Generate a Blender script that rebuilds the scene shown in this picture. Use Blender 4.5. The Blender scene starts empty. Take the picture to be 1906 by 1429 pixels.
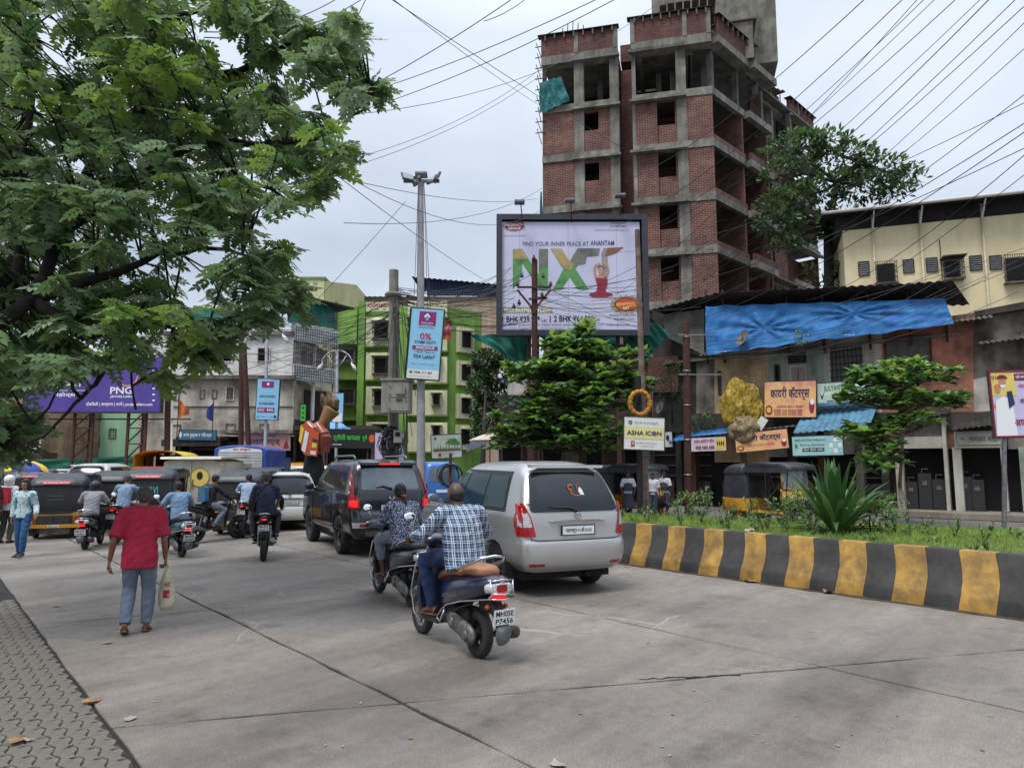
import bpy, bmesh, math, random
import numpy as np
from mathutils import Vector, Matrix, Euler, noise
R = math.radians
S = bpy.context.scene
C = S.collection
rnd = random.Random(7)
# ---------------------------------------------------------------- camera
CAM_H, F_PX, PITCH = 1.70, 1322.0, 6.473
cd = bpy.data.cameras.new('camera'); cam = bpy.data.objects.new('camera', cd); C.objects.link(cam)
cam.location = (0, 0, CAM_H); cam.rotation_euler = (R(90 + PITCH), 0, 0)
cd.sensor_width = 36.0; cd.lens = 36.0 * F_PX / 1906; cd.clip_start = 0.05; cd.clip_end = 3000
S.camera = cam
# ---------------------------------------------------------------- sky, sun, exposure
w = bpy.data.worlds.new('World'); S.world = w; w.use_nodes = True
nt = w.node_tree; nt.nodes.clear()
N = nt.nodes.new; L = nt.links.new
out = N('ShaderNodeOutputWorld'); bg = N('ShaderNodeBackground'); sky = N('ShaderNodeTexSky')
sky.sky_type = 'NISHITA'; sky.sun_disc = False; sky.sun_elevation = R(62); sky.sun_rotation = R(35); sky.air_density = 1.2; sky.dust_density = 3
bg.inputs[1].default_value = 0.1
tc = N('ShaderNodeTexCoord'); sep = N('ShaderNodeSeparateXYZ'); L(tc.outputs['Generated'], sep.inputs[0])
ad = N('ShaderNodeMath'); ad.operation = 'ADD'; ad.inputs[1].default_value = 0.32; L(sep.outputs[2], ad.inputs[0])
mx = N('ShaderNodeMath'); mx.operation = 'MAXIMUM'; mx.inputs[1].default_value = 0.08; L(ad.outputs[0], mx.inputs[0])
dv = N('ShaderNodeVectorMath'); dv.operation = 'DIVIDE'; cb = N('ShaderNodeCombineXYZ')
for i in range(3): L(mx.outputs[0], cb.inputs[i])
L(tc.outputs['Generated'], dv.inputs[0]); L(cb.outputs[0], dv.inputs[1])
nz = N('ShaderNodeTexNoise'); nz.inputs['Scale'].default_value = 1.35; nz.inputs['Detail'].default_value = 5; nz.inputs['Roughness'].default_value = 0.45
mpv = N('ShaderNodeMapping'); mpv.inputs['Location'].default_value = (3.1, 1.72, 0.4); L(dv.outputs[0], mpv.inputs[0]); L(mpv.outputs[0], nz.inputs[0])
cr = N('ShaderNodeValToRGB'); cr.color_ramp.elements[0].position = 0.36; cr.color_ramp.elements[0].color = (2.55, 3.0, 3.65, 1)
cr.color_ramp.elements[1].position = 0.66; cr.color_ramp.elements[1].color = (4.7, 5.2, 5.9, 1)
L(nz.outputs[0], cr.inputs[0])
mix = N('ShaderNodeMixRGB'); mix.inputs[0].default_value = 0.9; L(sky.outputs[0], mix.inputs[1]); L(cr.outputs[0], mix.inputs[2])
zf = N('ShaderNodeMapRange'); zf.inputs[1].default_value = .54; zf.inputs[2].default_value = 1.0; zf.inputs[3].default_value = 1.0; zf.inputs[4].default_value = 3.2; L(sep.outputs[2], zf.inputs[0])   # brighter overhead as under overcast; boost above the view added for scene light
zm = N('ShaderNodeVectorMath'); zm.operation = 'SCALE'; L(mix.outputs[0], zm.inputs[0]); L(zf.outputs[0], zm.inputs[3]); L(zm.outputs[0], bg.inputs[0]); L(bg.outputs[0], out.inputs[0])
sd = bpy.data.lights.new('sun', 'SUN'); sd.energy = 1.5; sd.angle = R(22); sd.color = (1, .96, .9)
so = bpy.data.objects.new('sun', sd); C.objects.link(so); so.rotation_euler = (R(28), 0, R(-35))
vs = S.view_settings; vs.view_transform = 'Standard'; vs.look = 'None'; vs.exposure = 0.78; vs.gamma = 1.0; vs.use_curve_mapping = False
S.cycles.max_bounces = 6; S.cycles.diffuse_bounces = 3; S.cycles.glossy_bounces = 3; S.cycles.transparent_max_bounces = 6
# ---------------------------------------------------------------- photo pixel -> world helpers
CP, SP = math.cos(R(PITCH)), math.sin(R(PITCH))
def W(px, py, Y):
 x = (px - 953) / F_PX; z = (714.5 - py) / F_PX
 d = Vector((x, CP - z * SP, SP + z * CP)); k = Y / d.y
 return Vector((d.x * k, Y, CAM_H + d.z * k))
def G(px, py, z=0.0):
 x = (px - 953) / F_PX; zz = (714.5 - py) / F_PX
 d = Vector((x, CP - zz * SP, SP + zz * CP)); k = (z - CAM_H) / d.z
 return Vector((d.x * k, d.y * k, z))
RU = Vector((-.64, .768, 0)); RN = Vector((.768, .64, 0))       # along / across the road
def road(n, u, z=0.0): return RN * n + RU * u + Vector((0, 0, z))
# ---------------------------------------------------------------- materials
def lin(r, g, b, k=1.0):
 f = lambda c: ((c / 255 + .055) / 1.055) ** 2.4 if c > 10 else c / 255 / 12.92
 return (f(r) * k, f(g) * k, f(b) * k)
MC = {}
def mat(name, col, rough=.7, metal=0, var=.18, scale=6, bump=.0, bscale=None, col2=None, spec=.5, coat=0, alpha=1, trans=0, streak=0, emis=0):
 """one procedural surface: base colour with noise towards col2 (or a darker tone), optional rain streaks and bump"""
 if name in MC: return MC[name]
 m = bpy.data.materials.new(name); m.use_nodes = True; t = m.node_tree; b = t.nodes['Principled BSDF']
 n = t.nodes.new; l = t.links.new
 b.inputs['Roughness'].default_value = rough; b.inputs['Metallic'].default_value = metal
 b.inputs['Specular IOR Level'].default_value = spec; b.inputs['Coat Weight'].default_value = coat; b.inputs['Coat Roughness'].default_value = .05
 b.inputs['Transmission Weight'].default_value = trans; b.inputs['Alpha'].default_value = alpha
 c = (*col, 1); c2 = (*(col2 if col2 else [v * (1 - var * 1.6) for v in col]), 1)
 if emis: b.inputs['Emission Color'].default_value = c; b.inputs['Emission Strength'].default_value = emis
 if var or col2:
  co = n('ShaderNodeTexCoord'); z = n('ShaderNodeTexNoise'); z.inputs['Scale'].default_value = scale; z.inputs['Detail'].default_value = 7; z.inputs['Roughness'].default_value = .62
  l(co.outputs['Object'], z.inputs[0])
  r = n('ShaderNodeValToRGB'); r.color_ramp.elements[0].position = .38; r.color_ramp.elements[1].position = .64
  r.color_ramp.elements[0].color = c2; r.color_ramp.elements[1].color = c
  l(z.outputs[0], r.inputs[0]); last = r.outputs[0]
  if streak:
   mp = n('ShaderNodeMapping'); mp.inputs['Scale'].default_value = (1.5, 1.5, .22); l(co.outputs['Object'], mp.inputs[0])
   z2 = n('ShaderNodeTexNoise'); z2.inputs['Scale'].default_value = 1.3; z2.inputs['Detail'].default_value = 9; z2.inputs['Roughness'].default_value = .7; l(mp.outputs[0], z2.inputs[0])
   r2 = n('ShaderNodeValToRGB'); r2.color_ramp.elements[0].position = .3; r2.color_ramp.elements[1].position = .62
   v = 1 - streak; r2.color_ramp.elements[0].color = (v, v * .98, v * .94, 1); r2.color_ramp.elements[1].color = (1, 1, 1, 1); l(z2.outputs[0], r2.inputs[0])
   mm = n('ShaderNodeMixRGB'); mm.blend_type = 'MULTIPLY'; mm.inputs[0].default_value = 1; l(last, mm.inputs[1]); l(r2.outputs[0], mm.inputs[2]); last = mm.outputs[0]
  l(last, b.inputs['Base Color'])
  if bump:
   bp = n('ShaderNodeBump'); bp.inputs['Strength'].default_value = bump; bp.inputs['Distance'].default_value = .02
   if bscale:
    z = n('ShaderNodeTexNoise'); z.inputs['Scale'].default_value = bscale; z.inputs['Detail'].default_value = 6; l(co.outputs['Object'], z.inputs[0])
   l(z.outputs[0], bp.inputs['Height']); l(bp.outputs[0], b.inputs['Normal'])
 else: b.inputs['Base Color'].default_value = c
 MC[name] = m; return m
def nodes_of(m): return m.node_tree.nodes, m.node_tree.links
def brick_mat(name, c1, c2, mortar, bw=.23, bh=.085):
 if name in MC: return MC[name]
 m = bpy.data.materials.new(name); m.use_nodes = True; t = m.node_tree; b = t.nodes['Principled BSDF']; n = t.nodes.new; l = t.links.new
 co = n('ShaderNodeTexCoord'); sp = n('ShaderNodeSeparateXYZ'); l(co.outputs['Object'], sp.inputs[0])
 a = n('ShaderNodeMath'); a.operation = 'ADD'; l(sp.outputs[0], a.inputs[0]); l(sp.outputs[1], a.inputs[1])
 cbn = n('ShaderNodeCombineXYZ'); l(a.outputs[0], cbn.inputs[0]); l(sp.outputs[2], cbn.inputs[1])
 br = n('ShaderNodeTexBrick'); br.inputs['Scale'].default_value = 1; br.inputs['Brick Width'].default_value = bw; br.inputs['Row Height'].default_value = bh
 br.inputs['Mortar Size'].default_value = .012; br.inputs['Mortar Smooth'].default_value = .2; br.inputs['Bias'].default_value = -.1
 br.inputs['Color1'].default_value = (*c1, 1); br.inputs['Color2'].default_value = (*c2, 1); br.inputs['Mortar'].default_value = (*mortar, 1); l(cbn.outputs[0], br.inputs[0])
 z = n('ShaderNodeTexNoise'); z.inputs['Scale'].default_value = .9; z.inputs['Detail'].default_value = 8; z.inputs['Roughness'].default_value = .7; l(co.outputs['Object'], z.inputs[0])
 r = n('ShaderNodeValToRGB'); r.color_ramp.elements[0].position = .35; r.color_ramp.elements[1].position = .65; r.color_ramp.elements[0].color = (.5, .5, .52, 1); r.color_ramp.elements[1].color = (1.1, 1.1, 1.1, 1); l(z.outputs[0], r.inputs[0])
 mm = n('ShaderNodeMixRGB'); mm.blend_type = 'MULTIPLY'; mm.inputs[0].default_value = 1; l(br.outputs[0], mm.inputs[1]); l(r.outputs[0], mm.inputs[2]); l(mm.outputs[0], b.inputs['Base Color'])
 bp = n('ShaderNodeBump'); bp.inputs['Strength'].default_value = .9; bp.inputs['Distance'].default_value = .02; bp.invert = True; l(br.outputs['Fac'], bp.inputs['Height']); l(bp.outputs[0], b.inputs['Normal'])
 b.inputs['Roughness'].default_value = .9; MC[name] = m; return m
# ---------------------------------------------------------------- mesh building
class MB:
 def __init__(s): s.v = []; s.f = []; s.m = []; s.k = 0
 def add(s, vs, fs, M=None):
  o = len(s.v)
  s.v += [tuple(M @ Vector(p)) if M else tuple(p) for p in vs]; s.f += [tuple(i + o for i in q) for q in fs]; s.m += [s.k] * len(fs); return s
 def box(s, a, b, M=None):                                     # two opposite corners
  x0, y0, z0 = a; x1, y1, z1 = b
  return s.add([(x0,y0,z0),(x1,y0,z0),(x1,y1,z0),(x0,y1,z0),(x0,y0,z1),(x1,y0,z1),(x1,y1,z1),(x0,y1,z1)], [(0,3,2,1),(4,5,6,7),(0,1,5,4),(1,2,6,5),(2,3,7,6),(3,0,4,7)], M)
 def bar(s, p, q, a=.02, b=None, up=(0,0,1)):                  # rectangular bar from p to q
  p, q = Vector(p), Vector(q); d = q - p; L_ = d.length; d.normalize(); up = Vector(up)
  if abs(d.dot(up)) > .98: up = Vector((1, 0, 0))
  x = d.cross(up).normalized(); y = x.cross(d); b = b or a
  M = Matrix((x, d, y)).transposed().to_4x4(); M.translation = p
  return s.box((-a/2, 0, -b/2), (a/2, L_, b/2), M)
 def loft(s, rings, close=True, caps=True):
  n = len(rings[0]); vs = [p for r in rings for p in r]; fs = []
  for i in range(len(rings) - 1):
   for j in range(n if close else n - 1):
    a, b = i*n + j, i*n + (j+1) % n; fs.append((a, b, b + n, a + n))
  if caps: fs.append(tuple(range(n - 1, -1, -1))); o = (len(rings)-1)*n; fs.append(tuple(range(o, o + n)))
  return s.add(vs, fs)
 def tube(s, pts, r, n=8, caps=True, lat=None, fl=1.0):        # r: number or list; fl flattens along the second axis
  pts = [Vector(p) for p in pts]; rs = r if isinstance(r, (list, tuple)) else [r] * len(pts); rings = []; x = None
  for i, p in enumerate(pts):
   d = (pts[min(i+1, len(pts)-1)] - pts[max(i-1, 0)]).normalized()
   if x is None:
    u = Vector(lat) if lat else (Vector((0,0,1)) if abs(d.z) < .9 else Vector((1,0,0))); x = (u - d * u.dot(d)).normalized()
   else: x = (x - d * x.dot(d)).normalized()
   y = d.cross(x); rr = rs[i]; ra, rb = rr if isinstance(rr, tuple) else (rr, rr * fl)
   rings.append([p + x * math.cos(2*math.pi*k/n) * ra + y * math.sin(2*math.pi*k/n) * rb for k in range(n)])
  return s.loft(rings, True, caps)
 def ell(s, c, r, n=14, m=9, M=None):
  rings = []; c = Vector(c)
  for i in range(m + 1):
   t = math.pi * (i + .02 * (i == 0) - .02 * (i == m)) / m
   rings.append([(c.x + r[0]*math.sin(t)*math.cos(2*math.pi*k/n), c.y + r[1]*math.sin(t)*math.sin(2*math.pi*k/n), c.z - r[2]*math.cos(t)) for k in range(n)])
  if M: rings = [[M @ Vector(p) for p in q] for q in rings]
  return s.loft(rings)
 def lathe(s, prof, c=(0,0,0), ax='z', n=20, caps=True):       # prof: (radius, height)
  rings = []
  for r, h in prof:
   q = []
   for k in range(n):
    a = 2*math.pi*k/n; u, v = r*math.cos(a), r*math.sin(a)
    q.append({'z': (c[0]+u, c[1]+v, c[2]+h), 'y': (c[0]+v, c[1]+h, c[2]+u), 'x': (c[0]+h, c[1]+u, c[2]+v)}[ax])
   rings.append(q)
  return s.loft(rings, True, caps)
 def torus(s, c, R_, r, ax='y', n=24, m=8, fl=1.0):
  rings = []
  for i in range(n + 1):
   a = 2*math.pi*i/n; q = []
   for k in range(m):
    b = 2*math.pi*k/m; rr = R_ + r*math.cos(b); h = r*math.sin(b)*fl; u, v = rr*math.cos(a), rr*math.sin(a)
    q.append({'z': (c[0]+u, c[1]+v, c[2]+h), 'y': (c[0]+v, c[1]+h, c[2]+u), 'x': (c[0]+h, c[1]+u, c[2]+v)}[ax])
   rings.append(q)
  return s.loft(rings, True, False)
 def ext(s, poly, y0, y1, ax='y'):                             # polygon in (x,z) extruded along y (or (y,z) along x, (x,y) along z)
  f = {'y': lambda a, b, h: (a, h, b), 'x': lambda a, b, h: (h, a, b), 'z': lambda a, b, h: (a, b, h)}[ax]
  return s.loft([[f(a, b, y0) for a, b in poly], [f(a, b, y1) for a, b in poly]])
 def build(s, name, mats, parent=None, smooth=False, fix=True, **kw):
  me = bpy.data.meshes.new(name); me.from_pydata(s.v, [], s.f)
  mats = mats if isinstance(mats, (list, tuple)) else [mats]
  for m in mats: me.materials.append(m)
  if len(mats) > 1: me.polygons.foreach_set('material_index', s.m)
  if fix:
   b = bmesh.new(); b.from_mesh(me); bmesh.ops.recalc_face_normals(b, faces=b.faces); b.to_mesh(me); b.free()
  if smooth:
   me.polygons.foreach_set('use_smooth', [True] * len(me.polygons))
   if smooth != True: me.set_sharp_from_angle(angle=R(smooth))
  return link(name, me, parent, **kw)
def link(name, me, parent=None, **kw):
 o = bpy.data.objects.new(name, me); C.objects.link(o); o.parent = parent
 for k, v in kw.items(): o[k] = v
 return o
def thing(name, label, cat, loc=(0,0,0), rz=0, group=None, sc=1):
 o = bpy.data.objects.new(name, None); C.objects.link(o); o.location = loc; o.rotation_euler = (0, 0, rz); o.scale = (sc,)*3
 o['label'] = label; o['category'] = cat
 if group: o['group'] = group
 o.empty_display_size = .1; return o
def kids(o): return KIDS.get(o.name, [])
KIDS = {}
def tree_of(o):
 allk = {}
 for c in C.objects:
  if c.parent: allk.setdefault(c.parent.name, []).append(c)
 return allk
def dup(root, allk, loc=None, rz=None, label=None, sc=None, skip=(), group=None, remat=None):
 def cp(o, par):
  c = o.copy(); C.objects.link(c); c.parent = par
  if remat and o.type == 'MESH' and any(m and m.name in remat for m in o.data.materials):
   c.data = o.data.copy()
   for i, m in enumerate(c.data.materials):
    if m and m.name in remat: c.data.materials[i] = remat[m.name]
  for k in allk.get(o.name, []):
   if k.name.split('.')[0] not in skip: cp(k, c)
  return c
 r = cp(root, None)
 if loc is not None: r.location = loc
 if rz is not None: r.rotation_euler = (0, 0, rz)
 if sc: r.scale = (sc,)*3
 if label: r['label'] = label
 if group: r['group'] = group
 return r
_txt = {}
def text_mesh(s, bold=False):
 if (s, bold) in _txt: return _txt[(s, bold)]
 cu = bpy.data.curves.new('t', 'FONT'); cu.body = s; cu.size = 1; cu.resolution_u = 3
 if bold: cu.offset = .018
 ob = bpy.data.objects.new('t', cu); C.objects.link(ob); dg = bpy.context.evaluated_depsgraph_get()
 me = ob.evaluated_get(dg).to_mesh(); v = np.array([x.co[:] for x in me.vertices]).reshape(-1, 3); f = [tuple(p.vertices) for p in me.polygons]
 ob.evaluated_get(dg).to_mesh_clear(); bpy.data.objects.remove(ob); bpy.data.curves.remove(cu)
 _txt[(s, bold)] = (v, f); return v, f
def text(s, x0, x1, z0, z1, m, parent, y=-.012, bold=False, name='lettering', M=None, keep=False):
 """flat lettering filling the box x0..x1, z0..z1 of a sign that faces -y"""
 v, f = text_mesh(s, bold)
 if len(v) == 0: return None
 a, b = v.min(0), v.max(0); sx = (x1 - x0) / max(1e-6, b[0]-a[0]); sz = (z1 - z0) / max(1e-6, b[1]-a[1])
 mb = MB(); mb.add([(x0 + (p[0]-a[0])*sx, y, z0 + (p[1]-a[1])*sz) for p in v], f, M)
 return mb.build(name, m, parent, fix=False)
def rect(x0, x1, z0, z1, m, parent, y=-.006, name='printed_panel', M=None):
 mb = MB(); mb.add([(x0,y,z0),(x1,y,z0),(x1,y,z1),(x0,y,z1)], [(0,1,2,3)], M); return mb.build(name, m, parent, fix=False)
def disc(cx, cz, rx, rz, m, parent, y=-.008, name='printed_emblem', n=28, r0=0, M=None, a0=0, a1=360):
 mb = MB(); q = [(cx + rx*math.cos(R(a0 + (a1-a0)*i/n)), y, cz + rz*math.sin(R(a0 + (a1-a0)*i/n))) for i in range(n + 1)]
 if r0: 
  q2 = [(cx + (x - cx)*r0, y, cz + (z - cz)*r0) for x, _, z in q]; mb.add(q + q2, [(i, i+1, n+2+i, n+1+i) for i in range(n)], M)
 else: mb.add(q + [(cx, y, cz)], [(i, i+1, n+1) for i in range(n)], M)
 return mb.build(name, m, parent, fix=False)
def shape(pts, m, parent, y=-.009, name='printed_shape', M=None):
 mb = MB(); mb.add([(a, y, b) for a, b in pts], [tuple(range(len(pts)))], M); return mb.build(name, m, parent, fix=False)
def pchip(x, y):
 x, y = np.array(x, float), np.array(y, float); h = np.diff(x); d = np.diff(y) / h; m = np.zeros(len(x))
 for i in range(1, len(x)-1):
  if d[i-1]*d[i] > 0: w1, w2 = 2*h[i]+h[i-1], h[i]+2*h[i-1]; m[i] = (w1+w2)/(w1/d[i-1]+w2/d[i])
 m[0], m[-1] = d[0], d[-1]
 def f(t):
  t = min(max(t, x[0]), x[-1]); i = min(int(np.searchsorted(x, t, 'right')) - 1, len(x)-2); s = (t-x[i])/h[i]
  return float(y[i]*(1+2*s)*(1-s)**2 + h[i]*m[i]*s*(1-s)**2 + y[i+1]*s*s*(3-2*s) + h[i]*m[i+1]*s*s*(s-1))
 return f
# common materials
M_rubber = mat('tyre_rubber', lin(52, 50, 50), .85, var=.2, scale=20)
M_black = mat('black_plastic', lin(38, 38, 40), .45, var=.25, scale=9)
M_blackm = mat('matt_black', lin(26, 26, 28), .85, var=.2)
M_chrome = mat('chrome', (.72, .72, .74), .16, 1, var=.1, scale=30)
M_steel = mat('dull_steel', lin(150, 150, 150), .42, .8, var=.3, scale=14)
M_engine = mat('cast_engine_metal', lin(135, 132, 128), .5, .6, var=.4, scale=12, bump=.3)
M_rust = mat('rusty_steel', lin(84, 52, 42), .85, var=.35, scale=8, col2=lin(58, 34, 30), bump=.2)
M_white = mat('white_paint', lin(222, 222, 218), .6, var=.08)
M_plate = mat('number_plate_white', lin(225, 226, 228), .5, var=.06)
M_ink = mat('black_print', lin(30, 30, 34), .7, var=0)
M_glassd = mat('dark_window_glass', lin(22, 26, 28), .06, var=0, spec=.8)
M_dark = mat('dark_interior', lin(22, 21, 22), .9, var=.3, scale=2)  # near-black for openings, their inner shade put into the colour
M_red = mat('red_lamp_lens', lin(170, 22, 26), .18, var=.15, scale=20, coat=.5)
M_redlit = mat('lit_brake_lamp', (.72, .012, .016), .2, var=0, emis=.7)
M_clear = mat('clear_lamp_lens', lin(205, 205, 208), .12, var=.25, scale=30, coat=.6)
M_mirror = mat('mirror_glass', (.9,.92,.95), .03, 1, var=0)
M_orange = mat('orange_lens', lin(190, 90, 30), .25, var=.1)
M_conc = mat('grey_concrete', lin(150, 147, 138), .9, var=.3, scale=1.6, bump=.25, bscale=14, streak=.5)
# ================================================================ GROUND, ROAD, MEDIAN
class Frame:
 """a facade frame: local x along the wall, y into the building, z up"""
 def __init__(s, origin, rz): s.o = Vector(origin); s.rz = rz; s.X = Vector((math.cos(rz), math.sin(rz), 0)); s.Y = Vector((-math.sin(rz), math.cos(rz), 0))
 def hit(s, px, py, y=0.0):
  x = (px - 953) / F_PX; z = (714.5 - py) / F_PX; d = Vector((x, CP - z*SP, SP + z*CP)); o = Vector((0, 0, CAM_H))
  k = (s.o + s.Y*y - o).dot(s.Y) / d.dot(s.Y); p = o + d*k - s.o
  return p.dot(s.X), p.z + s.o.z
 def X_(s, px, py=700, y=0.0): return s.hit(px, py, y)[0]
 def thing(s, name, label, cat, **k): return thing(name, label, cat, (s.o.x, s.o.y, 0), s.rz, **k)
def fast_mesh(name, v, f, mats, mi=None, smooth=False):
 me = bpy.data.meshes.new(name); v = np.asarray(v, np.float32); f = np.asarray(f, np.int32); k = f.shape[1]
 me.vertices.add(len(v)); me.vertices.foreach_set('co', v.ravel()); me.loops.add(f.size); me.loops.foreach_set('vertex_index', f.ravel())
 me.polygons.add(len(f)); me.polygons.foreach_set('loop_start', np.arange(len(f), dtype=np.int32)*k)
 for m in mats: me.materials.append(m)
 if mi is not None: me.polygons.foreach_set('material_index', np.asarray(mi, np.int32))
 if smooth: me.polygons.foreach_set('use_smooth', np.ones(len(f), bool))
 me.update(calc_edges=True); return me
M_filler = mat('joint_filler', lin(40, 34, 31), .95, var=.3, scale=9)
M_asph = mat('dusty_asphalt', lin(118, 112, 106), .9, var=.22, scale=.6, bump=.2, bscale=40, col2=lin(96, 92, 88))
mb = MB(); mb.add([(-400,-30,-.04),(400,-30,-.04),(400,900,-.04),(-400,900,-.04)], [(0,1,2,3)]); mb.build('ground', M_asph, kind='structure')
mb = MB(); q = [road(-9,-9,-.018), road(9.6,-9,-.018), road(9.6,46,-.018), road(-9,46,-.018)]; mb.add(q, [(0,1,2,3)]); mb.build('joint_filler_sheet', M_filler, kind='structure')
# concrete slabs: procedural concrete with wear, stains, chalky hairline cracks and speckle
def road_mat():
 m = bpy.data.materials.new('road_concrete'); m.use_nodes = True; t = m.node_tree; b = t.nodes['Principled BSDF']; n = t.nodes.new; l = t.links.new
 geo = n('ShaderNodeNewGeometry'); mp = n('ShaderNodeMapping'); mp.inputs['Rotation'].default_value = (0, 0, R(-50)); l(geo.outputs['Position'], mp.inputs[0])
 def noise(sc, det=6, rough=.6, src=None, s3=None):
  z = n('ShaderNodeTexNoise'); z.inputs['Scale'].default_value = sc; z.inputs['Detail'].default_value = det; z.inputs['Roughness'].default_value = rough
  if s3: m2 = n('ShaderNodeMapping'); m2.inputs['Scale'].default_value = s3; l(mp.outputs[0], m2.inputs[0]); l(m2.outputs[0], z.inputs[0])
  else: l(mp.outputs[0], z.inputs[0])
  return z.outputs[0]
 def ramp(src, p0, c0, p1, c1):
  r = n('ShaderNodeValToRGB'); e = r.color_ramp.elements; e[0].position = p0; e[1].position = p1
  e[0].color = (*c0, 1) if isinstance(c0, tuple) else (c0, c0, c0, 1); e[1].color = (*c1, 1) if isinstance(c1, tuple) else (c1, c1, c1, 1); l(src, r.inputs[0]); return r.outputs[0]
 def mul(a, b_): x = n('ShaderNodeMixRGB'); x.blend_type = 'MULTIPLY'; x.inputs[0].default_value = 1; l(a, x.inputs[1]); l(b_, x.inputs[2]); return x.outputs[0]
 base = ramp(noise(.35, 5), .35, lin(112, 105, 98), .68, lin(144, 136, 127))
 oil = ramp(noise(.55, 7, .6, s3=(.35, 1.6, 1)), .36, (.74, .73, .73), .52, 1.0)
 blot = ramp(noise(1.7, 8, .68), .30, (.66, .64, .62), .46, 1.0)
 fine = mul(ramp(noise(70, 3, .8), .32, .62, .68, 1.22), ramp(noise(9, 5, .7), .35, .86, .6, 1.06))
 speck = ramp(noise(16, 2, .5), .72, 1.0, .80, 1.25)
 darks = ramp(noise(3.1, 3, .5, s3=(2.2, .8, 1)), .20, .62, .27, 1.0)
 tyre = ramp(noise(.9, 5, .6, s3=(.06, 1.5, 1)), .40, (.80, .79, .78), .56, 1.0); c = mul(mul(mul(mul(mul(mul(base, oil), blot), fine), speck), darks), tyre)
 # chalky hairline cracks
 vo = n('ShaderNodeTexVoronoi'); vo.feature = 'DISTANCE_TO_EDGE'; vo.inputs['Scale'].default_value = .42
 wz = n('ShaderNodeTexNoise'); wz.inputs['Scale'].default_value = 1.4; wz.inputs['Detail'].default_value = 6; l(mp.outputs[0], wz.inputs[0])
 wm = n('ShaderNodeVectorMath'); wm.operation = 'MULTIPLY_ADD'; wm.inputs[1].default_value = (.55, .55, 0); l(wz.outputs['Color'], wm.inputs[0]); l(mp.outputs[0], wm.inputs[2]); l(wm.outputs[0], vo.inputs['Vector'])
 lc = ramp(vo.outputs['Distance'], .0016, 1.0, .005, 0.0)
 gate = ramp(noise(.33, 3), .55, 0.0, .60, 1.0)
 g = n('ShaderNodeMath'); g.operation = 'MULTIPLY'; l(lc, g.inputs[0]); l(gate, g.inputs[1]); g2 = n('ShaderNodeMath'); g2.operation = 'MULTIPLY'; g2.inputs[1].default_value = .34; l(g.outputs[0], g2.inputs[0])
 x = n('ShaderNodeMixRGB'); l(g2.outputs[0], x.inputs[0]); l(c, x.inputs[1]); x.inputs[2].default_value = (*lin(205, 196, 184), 1); l(x.outputs[0], b.inputs['Base Color'])
 b.inputs['Roughness'].default_value = .82; bp = n('ShaderNodeBump'); bp.inputs['Strength'].default_value = .35; bp.inputs['Distance'].default_value = .006; l(noise(38, 5, .7), bp.inputs['Height']); l(bp.outputs[0], b.inputs['Normal'])
 return m
M_road = road_mat(); MC['road_concrete'] = M_road
road_o = bpy.data.objects.new('road', None); C.objects.link(road_o); road_o['kind'] = 'structure'; road_o['label'] = 'grey concrete road cast in slabs with dark joints'
def skew(u, n): return u - (.46 if u < 6 else .22 if u < 11 else .05) * (n - 2.81)
def slab(n0, n1, a, b, skew0=True):
 g = .016
 def pt(n, u): return (n, skew(u, n) if skew0 else u)
 c = [pt(n0, a), pt(n1, a), pt(n1, b), pt(n0, b)]; ins = [(g, g), (-g, g), (-g, -g), (g, -g)]; c = [(p[0]+i[0], p[1]+i[1]) for p, i in zip(c, ins)]
 loop = []
 for i in range(4):
  p, q = c[i], c[(i+1) % 4]; k = max(2, int(math.dist(p, q) / .35))
  for j in range(k):
   t = j / k; x, y = p[0]+(q[0]-p[0])*t, p[1]+(q[1]-p[1])*t
   if j: x += rnd.uniform(-.012, .012); y += rnd.uniform(-.012, .012)
   loop.append((x, y))
 cx, cy = sum(p[0] for p in loop)/len(loop), sum(p[1] for p in loop)/len(loop)
 h = rnd.uniform(-.002, .002); r3 = [[road(x, y, -.03) for x, y in loop], [road(x, y, -.006 + h) for x, y in loop]]
 r3.append([road(x + (cx-x)*.006/ max(.5, abs(cx-x)), y + (cy-y)*.006/max(.5, abs(cy-y)), h) for x, y in loop])
 m = MB(); m.loft(r3); m.build('road_slab', M_road, road_o)
us = [-7.5, -3.2, .4, 4.6, 8.9, 13, 17.4, 21.8, 26.2, 30.6, 35, 39.4, 44]
for i in range(len(us)-1):
 for n0, n1 in ((1.09, 2.81), (2.81, 6.03), (6.03, 9.55)):
  slab(n0, n1, us[i], us[i+1])
 if us[i] > 11: slab(-8.8, -4, us[i], us[i+1], False); slab(-4, 1.07, us[i], us[i+1], False)
 elif n0: pass
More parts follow.
